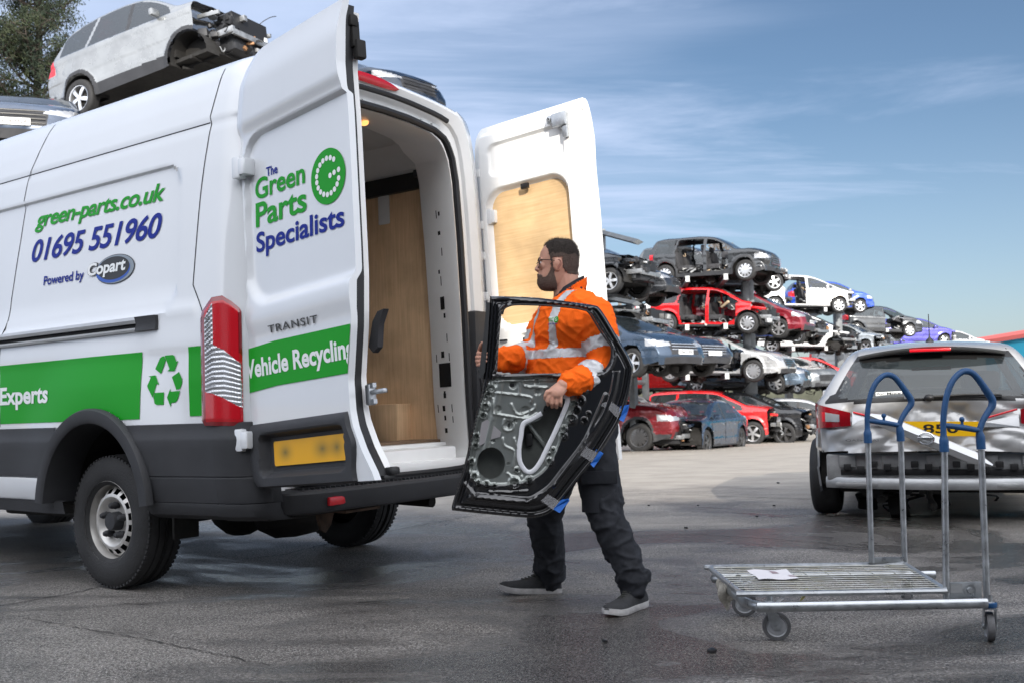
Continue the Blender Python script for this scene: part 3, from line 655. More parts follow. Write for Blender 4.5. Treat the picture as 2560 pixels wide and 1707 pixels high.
def D3(s, u, off=.002):
    e = interp(u, us, rs)-.003
    return Vector((min(s, e), -(h_left(min(s, e), u)+off), u))
def left_door():
    U = sorted(set(list(np.linspace(.567, 1.28, 40))+list(np.linspace(1.28, 1.62, 40))+list(np.linspace(1.62, 2.2, 20))+list(np.linspace(2.2, 2.42, 36))+list(np.linspace(2.42, 2.68, 16))))
    P = []
    for u in U:
        l, r = interp(u, us, ls), interp(u, us, rs); T = sorted(set(list(np.linspace(0, .35, 30))+list(np.linspace(.35, 1, 24))))
        P.append([Vector((lerp(l, r, t), -h_left(lerp(l, r, t), u), u)) for t in T])
    q = MB(); q.grid(P)
    n = len(P[0]); back = .03
    edge = [p[0] for p in P]+list(P[-1][1:])+[p[-1] for p in reversed(P[:-1])]+list(reversed(P[0][1:-1]))
    e1 = [Vector((p.x, max(p.y+.004, .0)+back, p.z)) for p in edge]
    e2 = [Vector((lerp(.48, p.x, .97), back+.004+max(0, p.y*0), lerp(1.6, p.z, .985))) for p in edge]
    q.grid([edge, e1, e2], closev=True)
    o = q.build('rear_door', M_white, van, angle=32, fix=True); o.matrix_local = VMW.inverted() @ LMW; o['label'] = 'nearer rear door showing its lettered outer face'
    # seal and inner pressing, as seen along the free edge
    ring_ = [Vector((lerp(.48, p.x, .965), 0, lerp(1.6, p.z, .985))) for p in edge]
    def lay(r, y0, y1, rr, m, name):
        a = [Vector((lerp(.48, p.x, r), y0, lerp(1.6, p.z, 1-(1-r)*.6))) for p in edge]
        b = [Vector((lerp(.48, p.x, r), y1, lerp(1.6, p.z, 1-(1-r)*.6))) for p in edge]
        c = [Vector((lerp(.48, p.x, rr), y1+.004, lerp(1.6, p.z, 1-(1-rr)*.6))) for p in edge]
        q = MB(); q.grid([a, b, c], closev=True); return q, c
    q, c = lay(.975, .034, .078, .90, M_rubber, 'seal'); q.build('seal', M_rubber, o, angle=60)
    q, c = lay(.945, .074, .115, .90, M_whitein, 'inner_panel'); q.add(c, [tuple(range(len(c)))]); q.build('inner_panel', M_whitein, o, angle=40)
    # dark lower cladding with number plate recess
    P = []
    UC = list(np.linspace(.562, .872, 34))
    for u in UC:
        l, r = interp(u, us, ls)-.004, interp(u, us, rs)-(.012 if u > .75 else .10*sstep(.75, .57, u)+.012); row = []
        for t in np.linspace(0, 1, 60):
            s = lerp(l, r, t); h = h_left(s, u)+.018-.012*float(sstep(.84, .872, u))
            if t == 0 or t == 1 or u == UC[0] or u == UC[-1]: h = h_left(s, u)-.004
            row.append(Vector((s, -h, u)))
        P.append(row)
    MB().grid(P).build('lower_cladding', M_plastic, o, angle=30)
    q = MB(); vs = [(s, u) for s, u in rr_outline(.205, .79, .662, .778, .012)]
    q.poly([(s, -(h_left(.5, .72)+.022), u) for s, u in vs], (0, -1, 0), .006)
    np_ = bpy.data.materials.new('smudged_yellow_plate'); np_.use_nodes = True; t = np_.node_tree; p = t.nodes['Principled BSDF']; p.inputs['Roughness'].default_value = .4
    co = t.nodes.new('ShaderNodeTexCoord'); acc = None
    for cx, sx_, sz_ in ((.30, .10, .07), (.60, .12, .075), (.71, .09, .075)):
        m_ = t.nodes.new('ShaderNodeMapping'); m_.inputs['Location'].default_value = (-cx/sx_, 0, -.722/sz_); m_.inputs['Scale'].default_value = (1/sx_, 0, 1/sz_); t.links.new(co.outputs['Object'], m_.inputs[0])
        g = t.nodes.new('ShaderNodeTexGradient'); g.gradient_type = 'QUADRATIC_SPHERE'; t.links.new(m_.outputs[0], g.inputs[0])
        if acc is None: acc = g.outputs['Fac']
        else:
            a_ = t.nodes.new('ShaderNodeMath'); a_.operation = 'ADD'; a_.use_clamp = True; t.links.new(acc, a_.inputs[0]); t.links.new(g.outputs['Fac'], a_.inputs[1]); acc = a_.outputs[0]
    mx = t.nodes.new('ShaderNodeMix'); mx.data_type = 'RGBA'; t.links.new(acc, mx.inputs[0]); mx.inputs[6].default_value = (.80, .40, .0, 1); mx.inputs[7].default_value = (.18, .13, .02, 1); t.links.new(mx.outputs[2], p.inputs['Base Color'])
    q.build('number_plate', np_, o, smooth=False)
    # livery
    q = MB(); X = np.linspace(-.002, .93, 50); P = []
    for k in range(14):
        t = k/13; row = []
        for x in X: u = lerp(interp(x, [0, .3, .85, .9], [1.022, 1.036, 1.032, 1.03]), interp(x, [0, .3, .9], [1.235, 1.247, 1.240]), t); row.append(D3(max(x, interp(u, us, ls)+.004), u, .003))
        P.append(row)
    q.grid(P); q.build('green_band', M_green, o)
    a3 = lambda a, b: D3(a, b, .003)
    text_on('The', (.267, 2.049), (.365, 2.043), (.268, 2.094), a3, M_blue, o, bold=.02)
    text_on('Green', (.158, 1.956), (.585, 1.940), (.166, 2.060), a3, M_green, o, bold=.022)
    text_on('Parts', (.150, 1.820), (.586, 1.808), (.158, 1.940), a3, M_green, o, bold=.022)
    text_on('Specialists', (.140, 1.667), (.862, 1.649), (.150, 1.795), a3, M_blue, o, bold=.022)
    text_on('Vehicle Recycling', (.036, 1.066), (.915, 1.066), (.032, 1.184), lambda a, b: D3(a, b, .0045), M_letter, o, bold=.03)
    text_on('TRANSIT', (.26, 1.286), (.662, 1.278), (.262, 1.322), lambda a, b: D3(a, b, .006), M_black, o, bold=.012, spacing=1.15)
    text_on('TRANSIT', (.262, 1.288), (.660, 1.280), (.264, 1.321), lambda a, b: D3(a, b, .0085), mat('badge_grey', (.16, .165, .17), .25, .6), o, bold=-.004, spacing=1.19)
    q = MB(); C = (.766, 1.927); r = .132
    q.add([D3(C[0]+r*cos(t), C[1]+r*.96*sin(t), .003) for t in np.linspace(0, 2*pi, 60, endpoint=False)], [tuple(range(60))])
    q.build('round_emblem', M_green, o, smooth=False)
    q = MB()
    dots = [(C[0]+.086*cos(radians(a)), C[1]+.086*.96*sin(radians(a))) for a in np.arange(52, 360-6, 19.2)]+[(C[0]+.050, C[1]+.005), (C[0]+.018, C[1]-.001), (C[0]+.084, C[1]+.010)]
    for cx, cz in dots: q.add([D3(cx+.0125*cos(t), cz+.0125*sin(t), .0045) for t in np.linspace(0, 2*pi, 16, endpoint=False)], [tuple(range(16))])
    q.build('emblem_dots', M_letter, o, smooth=False)
    # latch, grab handle, striker at the top, foot
    q = MB(); q.poly([(x, .13, z) for x, z in ((.84, 1.15), (.87, 1.12), (.905, 1.14), (.915, 1.19), (.925, 1.24), (.955, 1.285), (.965, 1.30), (.92, 1.295), (.88, 1.255), (.86, 1.20))], (0, 1, 0), .03); q.build('inner_handle', M_plastic, o)
    q = MB(); q.box((.875, .10, .935), (.03, .04, .09), bev=.006); q.box((.885, .10, .975), (.04, .02, .02)); q.box((.885, .10, .905), (.04, .02, .02)); q.box((.93, .10, .945), (.10, .025, .02), bev=.006); q.build('latch', M_galv, o)
    q = MB(); q.box((.955, .10, 2.47), (.04, .05, .085), bev=.008); q.box((.945, .085, 2.54), (.03, .04, .12), bev=.005); q.box((.945, .075, 2.60), (.05, .05, .06), bev=.02); q.build('lock_bracket', M_under, o)
    q = MB(); q.box((.985, .10, .60), (.06, .05, .035), bev=.012); q.box((.97, .08, .575), (.05, .06, .02), bev=.006); q.build('lower_latch', M_black, o)
    return o
left_door()
RH = Vector((-.09047, 6.63124, .01316)); Rd = Vector((.78361, -.61798, .05401)).normalized(); Ru = Vector((-.05089, .03956, .99849)).normalized(); Rn = Rd.cross(Ru).normalized()   # Rn faces left-near: the inner face
RMW = frame(RH, Rd, -Rn, Ru)           # local y away from the inner face (outwards)
def right_door():
    us_ = [.542, .60, .72, .80, 1.0, 1.3, 1.6, 2.0, 2.28, 2.46, 2.60, 2.66, 2.70, 2.722]
    l_ = [.0, -.01, -.02, -.02, -.02, -.015, -.012, -.012, -.010, -.008, .0, .015, .04, .075]
    r_ = [.92, .92, .92, .91, .90, .905, .908, .91, .905, .912, .90, .890, .880, .868]
    L = lambda u: interp(u, us_, l_); R = lambda u: interp(u, us_, r_)
    def h(s, u):
        a = min(s-L(u), R(u)-s, 2.722-u, u-.542)
        v = .0+.055*float(sstep(.035, .075, a))                 # flange, then the inner pressing stands proud
        v -= .020*float(sstep(.006, -.012, rrect(s, u, .15, .74, 2.372, 2.585, .055)))
        v += .020*float(sstep(.01, -.01, rrect(s, u, .64, .80, 2.46, 2.70, .02)))*0
        v -= .045*float(sstep(.012, -.022, rrect(s, u, .105, .745, 1.40, 2.29, .13)))
        v -= .022*float(sstep(.010, -.010, rrect(s, u, .805, .862, .70, 2.66, .02)))
        v -= .012*float(sstep(.008, -.008, rrect(s, u, .06, .80, .62, .98, .05)))
        v -= .018*float(sstep(.005, -.005, rrect(s, u, .30, .46, 1.24, 1.34, .025)))
        return v
    U = sorted(set(list(np.linspace(.542, 2.722, 130))+list(np.linspace(2.2, 2.722, 60))))
    P = []
    for u in U: P.append([Vector((lerp(L(u), R(u), t), -h(lerp(L(u), R(u), t), u), u)) for t in np.linspace(0, 1, 84)])
    q = MB(); q.grid(P); edge = [p[0] for p in P]+list(P[-1][1:])+[p[-1] for p in reversed(P[:-1])]+list(reversed(P[0][1:-1]))
    q.grid([edge, [Vector((p.x, .035, p.z)) for p in edge], [Vector((lerp(.45, p.x, .97), .045, lerp(1.6, p.z, .99))) for p in edge]], closev=True)
    q.add([Vector((lerp(.45, p.x, .97), .045, lerp(1.6, p.z, .99))) for p in edge], [tuple(range(len(edge)))])
    o = q.build('rear_door', M_whitein, van, angle=35); o.matrix_local = VMW.inverted() @ RMW; o['label'] = 'farther rear door showing its white inner face and plywood panel'
    q = MB(); q.poly([(s, -.004, u) for s, u in rr_outline(.112, .738, 1.40, 2.283, .125, 8)], (0, -1, 0), .009); q.build('plywood_panel', M_plyd, o, smooth=False)
    q = MB(); q.box((.745, -.075, 2.60), (.10, .05, .085), bev=.008); q.box((.69, -.075, 2.615), (.07, .03, .05), bev=.006); q.box((.775, -.07, 2.545), (.035, .03, .12), bev=.008)
    q.lathe([(.016, 0), (.016, .01), (.008, .012), (.006, .002)], (.675, -.09, 2.615), (0, -1, 0), 12); q.build('lock_bracket', M_galv, o)
    q = MB(); q.box((.424, -.05, 2.262), (.055, .025, .035), bev=.006); q.build('panel_clip', M_black, o)
    q = MB(); q.box((.10, -.066, 1.225), (.085, .02, .055), bev=.008); q.build('release_lever', M_black, o)
    q = MB(); q.box((.093, -.078, 1.226), (.05, .012, .045), bev=.004); q.build('release_label', mat('label_yellow', (.8, .55, .01), .5), o)
    q = MB(); q.box((.38, -.04, 1.29), (.13, .01, .075), bev=.01); q.build('grab_recess', M_black, o)
    q = MB(); q.box((.43, -.062, .80), (.74, .03, .36), bev=.02); q.build('lower_trim', M_plastic, o)
    q = MB()
    for u in (1.0, 1.3, 1.62, 1.88, 2.08, 2.42): MB().box((.055, -.052, u), (.035, .016, .055), bev=.007).build('bump_stop', M_whitein, o)
    q = MB(); q.box((.46, .048, .74), (.88, .02, .36), bev=.008); q.build('outer_cladding', M_plastic, o)
    return o
right_door()
# ================================================================== MAN CARRYING A CAR DOOR
def at(px, py, Y):
    d = _fw*FPX+_r2*(px-1280)-_u2*(py-853.5); t = Y/d.y
    return Vector((d.x*t, Y, CAM_H+d.z*t))
from mathutils import noise as mnoise
def capsule(mb, a, b, ra, rb, n=14, sq=(1, 1), flat=None):
    """tapered limb with rounded ends; sq squashes the section"""
    a, b = Vector(a), Vector(b); t = (b-a).normalized(); pts = []; rad = []
    for k in range(5): th = pi/2*(1-k/4.); pts.append(a-t*ra*sin(th)); rad.append(max(.0008, ra*cos(th)))
    for k in range(5): th = pi/2*k/4.; pts.append(b+t*rb*sin(th)); rad.append(max(.0008, rb*cos(th)))
    mb.tube(pts, [(r*sq[0], r*sq[1]) for r in rad], n, flat=flat)
def chain(mb, pts, rads, n=14, flat=None, sq=(1, 1)):
    for p, q_, r, s in zip(pts, pts[1:], rads, rads[1:]): capsule(mb, p, q_, r, s, n, sq, flat)
def ellip(mb, c, r, R=None, n=18):
    c = Vector(c); P = []
    for i in range(1, n):
        th = pi*i/n; P.append([Vector((r[0]*sin(th)*cos(2*pi*k/(n*2)), r[1]*sin(th)*sin(2*pi*k/(n*2)), r[2]*cos(th))) for k in range(n*2)])
    if R is not None: P = [[R @ v for v in row] for row in P]
    o = len(mb.v); mb.grid([[c+v for v in row] for row in P], closev=True)
    m = n*2; mb.f.append(tuple(o+k for k in range(m))); mb.m.append(0); mb.f.append(tuple(o+(n-2)*m+k for k in reversed(range(m)))); mb.m.append(0)
def remesh(mb, vox, smooth=2):
    """fuse overlapping closed shapes into one skin; returns verts and faces"""
    me = bpy.data.meshes.new('fuse'); me.from_pydata(mb.v, [], mb.f)
    bm = bmesh.new(); bm.from_mesh(me); bmesh.ops.recalc_face_normals(bm, faces=bm.faces); bm.to_mesh(me); bm.free()
    o = bpy.data.objects.new('fuse', me); COL.objects.link(o)
    md = o.modifiers.new('r', 'REMESH'); md.mode = 'VOXEL'; md.voxel_size = vox; md.adaptivity = 0
    if smooth: ms = o.modifiers.new('s', 'SMOOTH'); ms.factor = .5; ms.iterations = smooth
    bpy.context.view_layer.update(); dg = bpy.context.evaluated_depsgraph_get(); ev = o.evaluated_get(dg); m2 = ev.to_mesh()
    n = len(m2.vertices); co = np.empty(n*3, 'f'); m2.vertices.foreach_get('co', co); no = np.empty(n*3, 'f'); m2.vertices.foreach_get('normal', no)
    fs = [tuple(p.vertices) for p in m2.polygons]; ev.to_mesh_clear(); bpy.data.objects.remove(o); bpy.data.meshes.remove(me)
    return co.reshape(-1, 3), no.reshape(-1, 3), fs
def wrinkle(co, no, amp, scale, seed=0., axis=None, w=None):
    out = co.copy()
    for i in range(len(co)):
        p = Vector(co[i])*scale+Vector((seed, seed*.7, seed*1.3)); a = amp if w is None else amp*w[i]
        if a == 0: continue
        v = mnoise.noise(p)+.5*mnoise.noise(p*2.1)
        out[i] = co[i]+no[i]*(a*v)
    return out
def mesh_from(co, fs, name, mats, parent, mi=None, angle=70):
    q = MB(); q.v = [tuple(map(float, c)) for c in co]; q.f = fs; q.m = list(mi) if mi is not None else [0]*len(fs)
    return q.build(name, mats, parent, angle=angle, fix=False)
def submesh(co, fs, sel, off=None):
    used = {}; v2 = []; f2 = []
    for f in sel:
        g = []
        for i in fs[f]:
            if i not in used: used[i] = len(v2); v2.append(co[i])
            g.append(used[i])
        f2.append(tuple(g))
    return np.array(v2), f2, list(used.keys())
M_skin = mat('skin', (.52, .28, .205), .5, var=.10, vscale=20, spec=.35); M_skin.node_tree.nodes['Principled BSDF'].inputs['Subsurface Weight'].default_value = .12; M_skin.node_tree.nodes['Principled BSDF'].inputs['Subsurface Radius'].default_value = (.01, .004, .002)
M_hair = mat('dark_hair', (.080, .066, .058), .75, bump=1., bscale=330, var=.55, vscale=190, spec=.3)
M_fade = mat('cropped_hair', (.17, .125, .105), .8, bump=1., bscale=380, var=.5, vscale=240, spec=.3)
M_beard = mat('beard_hair', (.21, .15, .125), .8, bump=1., bscale=380, var=.55, vscale=230, spec=.3)
M_orange = mat('orange_fleece', (.98, .145, .010), .85, bump=.3, bscale=260, var=.10, vscale=9, spec=.2)
M_reflect = mat('reflective_tape', (.60, .61, .63), .38, .25, bump=.25, bscale=60, var=.2, vscale=14)
M_navy = mat('navy_cloth', (.026, .028, .034), .8, bump=.3, bscale=300, var=.3, vscale=18, spec=.25)
M_shoe = mat('shoe_mesh', (.030, .031, .034), .75, bump=.6, bscale=350, var=.3, vscale=30)
M_sole = mat('shoe_sole', (.46, .45, .45), .6, var=.35, vscale=18)
def build_person():
    S = 2600/5.0
    base = Vector((.28, 5.0, 0))
    man = thing('person', 'man in orange hi-vis sweatshirt and dark cargo trousers carrying a black car door', 'person', Matrix.Translation(base))
    A_ = lambda px, py, Y: at(px, py, Y)-base
    yaw = radians(30); fdir = V(-cos(yaw), -sin(yaw), 0); ldir = V(sin(yaw), -cos(yaw), 0)
    neck = A_(1420, 742, 5.0); chest = A_(1428, 830, 5.0); belly = A_(1420, 940, 4.99); pelv = A_(1455, 1085, 5.0)
    shN, elN, wrN = A_(1494, 790, 4.85), A_(1518, 924, 4.765), A_(1408, 962, 4.60)
    shF, elF, wrF = A_(1376, 795, 5.14), A_(1338, 893, 5.06), A_(1238, 902, 4.87)
    hipN, knN, anN = A_(1482, 1120, 4.91), A_(1515, 1290, 4.83), A_(1583, 1440, 4.83)
    hipF, knF, anF = A_(1412, 1120, 5.08), A_(1360, 1290, 5.2), A_(1380, 1432, 5.28)
    # ---------------- skin: head, neck, arms, hands, and the trunk under the clothes
    q = MB(); Yh = 5.0
    prof = [(600.5, 1392, 1412, .02), (603, 1376, 1424, .045), (609, 1366, 1433, .062), (618, 1358, 1439, .070), (628, 1352, 1443, .0745), (640, 1348.5, 1445.5, .077), (650, 1346, 1446, .077), (658, 1346.5, 1446, .0755), (666, 1347, 1445, .074), (674, 1347.5, 1443, .073), (682, 1345.5, 1441, .071), (687, 1343.5, 1438, .069), (692, 1342.5, 1436, .068), (697, 1344, 1433, .066), (702, 1343.5, 1430, .064), (709, 1344, 1427, .060), (716, 1347, 1420, .054), (722, 1353, 1410, .044), (726, 1362, 1398, .028)]
    P = []
    for y, xf, xb, w in prof:
        pf_, pb = A_(xf, y, Yh), A_(xb, y, Yh); c = pf_.lerp(pb, .52); af = (pf_-c).length; ab = (pb-c).length; row = []
        for k in range(28):
            t = 2*pi*k/28; ct, st = cos(t), sin(t)
            if ct > 0: row.append(c+V(-1, 0, 0)*af*abs(ct)**.80+V(0, 1, 0)*w*(abs(st)**1.0)*(1 if st > 0 else -1))
            else: row.append(c+V(1, 0, 0)*ab*abs(ct)**.9+V(0, 1, 0)*w*(abs(st)**.9)*(1 if st > 0 else -1))
        P.append(row)
    o = len(q.v); q.grid(P, closev=True); q.f.append(tuple(o+k for k in range(28))); q.m.append(0); q.f.append(tuple(o+(len(P)-1)*28+k for k in reversed(range(28)))); q.m.append(0)
    n0, n1, n2 = A_(1349, 657, Yh), A_(1338.5, 675, Yh), A_(1347, 680, Yh)
    capsule(q, n0+V(.006, 0, 0), n1+V(.006, 0, .003), .008, .0105); capsule(q, n1+V(.009, -.011, -.002), n2+V(.004, -.008, 0), .007, .006); capsule(q, n1+V(.009, .011, -.002), n2+V(.004, .008, 0), .007, .006)
    capsule(q, A_(1348, 652, Yh)+V(.006, -.045, 0), A_(1347, 653, Yh)+V(.004, -.012, 0), .007, .007)       # brow
    capsule(q, A_(1344.5, 690, Yh)+V(.006, -.016, 0), A_(1344, 690, Yh)+V(.005, .016, 0), .006, .006); capsule(q, A_(1345.5, 695, Yh)+V(.006, -.014, 0), A_(1345.5, 695, Yh)+V(.005, .014, 0), .0065, .0065)
    for s in (-1, 1):                                        # ears
        ec = A_(1392, 667, Yh)+V(0, s*.076, 0); Rr = Matrix.Rotation(radians(8), 3, 'Y') @ Matrix.Rotation(radians(-22*s), 3, 'Z')
        ellip(q, ec, (.021, .009, .031), Rr, 10); ellip(q, ec+V(.003, s*.003, .008), (.019, .010, .022), Rr, 10)
    ellip(q, A_(1352, 668, Yh)+V(.012, -.038, 0), (.02, .018, .02))          # cheeks
    chain(q, [A_(1412, 690, 5.0), A_(1418, 730, 5.0), neck+V(0, 0, -.05)], [.064, .066, .075], 18)
    ellip(q, chest, (.10, .13, .16)); ellip(q, belly, (.11, .13, .16)); ellip(q, pelv, (.11, .13, .12)); chain(q, [chest, belly, pelv], [.10, .11, .10])
    chain(q, [shN, elN, wrN], [.055, .045, .030]); chain(q, [shF, elF, wrF], [.055, .045, .030]); chain(q, [chest+ldir*.05+V(0, 0, .05), shN], [.06, .055]); chain(q, [chest-ldir*.05+V(0, 0, .05), shF], [.06, .055])
    chain(q, [hipN, knN, anN], [.075, .055, .04]); chain(q, [hipF, knF, anF], [.075, .055, .04]); chain(q, [pelv, hipN], [.1, .08]); chain(q, [pelv, hipF], [.1, .08])
    # near hand: back of the hand to the camera, fingers hooked over the panel edge
    B = lambda x, y, Y: A_(x, y, Y)
    chain(q, [wrN, B(1392, 978, 4.585)], [.030, .036], sq=(1, .7)); ellip(q, B(1388, 984, 4.585), (.036, .02, .036), Matrix.Rotation(.35, 3, 'Y'))
    for i, (kx, ky, mx_, my, tx, ty) in enumerate(((1371, 992, 1368.5, 1003, 1370, 1011), (1381.5, 995, 1379.5, 1008, 1380.5, 1017), (1392, 996, 1391, 1009, 1391.5, 1018), (1402, 993, 1402, 1005, 1402, 1013))):
        chain(q, [B(1389, 980, 4.585), B(kx, ky, 4.572), B(mx_, my, 4.572), B(tx, ty, 4.592), B(tx, ty-3, 4.615)], [.0105, .0088, .0080, .0074, .0062], 10)
    chain(q, [B(1384, 976, 4.58), B(1369, 979, 4.572), B(1364, 988, 4.572), B(1363, 997, 4.58)], [.014, .0115, .0095, .0078], 10)
    # far hand: fingers wrapped round the leading edge of the door
    chain(q, [wrF, B(1207, 893, 4.78)], [.030, .034], sq=(1, .75)); ellip(q, B(1203, 893, 4.765), (.024, .030, .042))
    for i, y in enumerate((882, 892, 902, 911)):
        x0 = (1195, 1192, 1192, 1194)[i]; x1 = (1217, 1219, 1217, 1208)[i]
        chain(q, [B(1206, y, 4.76), B(x0, y, 4.725), B(x0+2, y+1, 4.665), B(lerp(x0, x1, .6), y+1, 4.648), B(x1, y+1, 4.650)], [.0105, .0092, .0086, .0080, .0068], 10)
    chain(q, [B(1206, 886, 4.755), B(1199, 876, 4.71), B(1202, 864, 4.668), B(1205, 857, 4.66)], [.013, .011, .0095, .0075], 10)
    co, no, fs = remesh(q, .0032, 2)
    body = mesh_from(co, fs, 'body', [M_skin], man)
    # ---------------- hair and beard: shells lifted off the head
    hc = A_(1398, 655, Yh)
    fc = np.array([co[list(f)].mean(0) for f in fs])
    def toY(f): return fc[f]
    selh = []; selb = []
    px = lambda x, y: A_(x, y, Yh)
    z_ = lambda y: px(1390, y).z
    X_ = lambda x: px(x, 655).x
    for i in range(len(fs)):
        x, y, z = fc[i]
        if z < z_(728) or z > z_(590): continue
        ay = abs(y)
        if ay > .072 and z_(688) < z < z_(649) and X_(1380) < x < X_(1404): continue      # leave the ears bare
        jit = .0045*mnoise.noise(Vector((x*90, y*90, z*90)))+.004*mnoise.noise(Vector((x*210, y*210, z*210)))
        zz_ = z+jit
        # hairline: from the forehead back over the temple, sideburn, behind the ear to the nape
        line = np.interp(x+jit, [X_(1344), X_(1354), X_(1366), X_(1370), X_(1374), X_(1377), X_(1382), X_(1385), X_(1402), X_(1405), X_(1414), X_(1425), X_(1441)], [z_(614), z_(616), z_(618), z_(630), z_(650), z_(672), z_(672), z_(649), z_(653), z_(676), z_(688), z_(691), z_(690)])
        if ay < .040 and x < X_(1372): line = z_(616)
        if zz_ > line: selh.append(i)
        bl = np.interp(x+jit, [X_(1335), X_(1343), X_(1350), X_(1356), X_(1364), X_(1370), X_(1377), X_(1383), X_(1386), X_(1392)], [z_(683), z_(684), z_(686), z_(694), z_(693), z_(684), z_(668), z_(670), z_(700), z_(712)])
        if zz_ < bl and x < X_(1390) and zz_ > z_(727) and not (ay < .017 and z_(697) < z < z_(688.5) and x < X_(1352)): selb.append(i)
    for sel, nm, m, off in ((selh, 'hair', M_hair, .0036), (selb, 'beard', M_beard, .0022)):
        v2, f2, idx = submesh(co, fs, sel); nn_ = no[idx]; cnt = {}
        for f in f2:
            for a, b in zip(f, f[1:]+f[:1]): cnt[(min(a, b), max(a, b))] = cnt.get((min(a, b), max(a, b)), 0)+1
        bd = set(k for e, c in cnt.items() if c == 1 for k in e)
        w = np.array([(-.001 if i in bd else off*(.85+.4*mnoise.noise(Vector(v2[i])*150))) for i in range(len(v2))])
        v3 = v2+nn_*w[:, None]; mi_ = [1 if (nm == 'hair' and v3[list(f)].mean(0)[2]+.012*mnoise.noise(Vector(v3[f[0]])*60) < z_(638)-.25*max(0, v3[list(f)].mean(0)[0]-X_(1425)) ) else 0 for f in f2]; hs = mesh_from(v3, f2, nm, [m, M_fade], man, mi_)
        rs = random.Random(len(f2)); q = MB(); vv = np.asarray(v3)
        for _ in range(9000 if nm == 'hair' else 3600):        # short strands that break up the outline
            k = rs.randrange(len(f2)); f = f2[k]; c = Vector(vv[list(f)].mean(0)); n_ = Vector(nn_[list(f)].mean(0)).normalized()
            if nm == 'hair':
                ln = rs.uniform(.003, .006) if mi_[k] else rs.uniform(.007, .015); flow = V(.55, 0, -.55 if c.x > hc.x or mi_[k] else .15)
                if c.z > z_(622) and c.x < X_(1385): flow = V(.5, 0, .75)
            else: ln = rs.uniform(.002, .0048); flow = V(-.3, 0, -.8)
            d = (n_*.75+flow*.8+V(rs.gauss(0, .25), rs.gauss(0, .25), rs.gauss(0, .25))).normalized(); w_ = d.cross(n_+V(.01, .02, 0)).normalized()*.0006
            c = c+V(rs.gauss(0, .0012), rs.gauss(0, .0012), rs.gauss(0, .0012))
            q.add([c-w_, c+w_, c+d*ln], [(0, 1, 2)], mi_[k])
        q.build('strands', [m, M_fade], hs, smooth=False, fix=False)
    q = MB(); e0 = px(1391, 668)+V(0, -.0855, 0)
    q.tube(smooth_path([e0+V(.002, .004, -.022), e0+V(.016, .001, -.004), e0+V(.019, .0, .014), e0+V(.008, .0, .025), e0+V(-.008, .002, .018)], 4), .0026, 6)
    q.tube(smooth_path([e0+V(.001, .004, -.014), e0+V(.009, .002, -.002), e0+V(.010, .002, .010), e0+V(.001, .003, .012)], 4), .0030, 6); q.build('ear_fold', mat('skin_fold', (.36, .15, .11), .55), man)
    # brows, eyes
    q = MB(); q.tube([px(1348.5, 650)+V(.004, -.050, 0), px(1346.5, 649)+V(.001, -.036, 0), px(1345.5, 651)+V(0, -.016, 0)], [.003, .0042, .003], 8); q.build('eyebrow', M_beard, man)
    for s in (-1, 1):
        e = MB(); ellip(e, px(1350, 662)+V(.008, s*.033, 0), (.012, .012, .0115), None, 10); eo = e.build('eye', mat('eye_white', (.7, .68, .66), .25), man)
        e = MB(); ellip(e, px(1350, 662)+V(-.0020, s*.035, 0), (.0035, .006, .006), None, 8); e.build('iris', mat('iris_dark', (.02, .012, .008), .15), eo)
    # glasses
    q = MB()
    for s in (-1, 1):
        c = px(1343.5, 663)+V(.001, s*.034, 0); pts = [c+V(.006*abs(t2)*0+.010*(abs(a_)**2), s*.026*a_, .017*b_) for a_, b_, t2 in [(np.sign(cos(t))*abs(cos(t))**.6, np.sign(sin(t))*abs(sin(t))**.6, 0) for t in np.linspace(0, 2*pi, 24, endpoint=False)]]
        q.tube(pts, .0019, 6, closed=True)
        q.tube([px(1345.5, 655)+V(.010, s*.060, 0), px(1352, 654.5)+V(0, s*.076, 0), px(1380, 656)+V(0, s*.0815, 0), px(1391, 660)+V(0, s*.080, 0)], [(.0015, .003)]*4, 6)
    q.tube([px(1343, 660)+V(0, -.010, 0), px(1341.5, 659)+V(0, 0, 0), px(1343, 660)+V(0, .010, 0)], .0015, 6); gl = q.build('glasses', M_black, man)
    q = MB()
    for s in (-1, 1): q.add([px(1343.5, 663)+V(.004+.008*abs(cos(t)), s*(.034+.024*np.sign(cos(t))*abs(cos(t))**.6), .015*np.sign(sin(t))*abs(sin(t))**.6) for t in np.linspace(0, 2*pi, 20, endpoint=False)], [tuple(range(20))])
    q.build('lens', mat('spectacle_glass', (.55, .57, .6), .03, alpha=.14), gl)
    # ---------------- sweatshirt
    q = MB()
    ellip(q, chest+fdir*.005+V(0, 0, .0), (.165, .215, .20), Matrix.Rotation(yaw, 3, 'Z')); ellip(q, chest+V(0, 0, .09), (.125, .20, .12), Matrix.Rotation(yaw, 3, 'Z'))
    ellip(q, belly+fdir*.02, (.175, .200, .215), Matrix.Rotation(yaw, 3, 'Z')); ellip(q, belly+V(.03, 0, -.14), (.155, .185, .13), Matrix.Rotation(yaw, 3, 'Z'))
    chain(q, [chest, belly, belly+V(.03, 0, -.16)], [.15, .16, .155])
    chain(q, [neck+V(.004, 0, -.08), neck+V(.004, 0, -.005), neck+V(.016, 0, .05), neck+V(.022, 0, .085)], [.10, .084, .076, .070], 20); chain(q, [neck+V(.02, 0, -.01), neck.lerp(shN, .55)+V(0, 0, .012)], [.07, .062]); chain(q, [neck+V(.02, 0, -.01), neck.lerp(shF, .55)+V(0, 0, .012)], [.07, .062])
    capsule(q, chest+V(0, 0, .11)+ldir*.06, shN, .075, .082); capsule(q, chest+V(0, 0, .11)-ldir*.06, shF, .075, .085)
    midN = shN.lerp(elN, .5)-ldir*.004
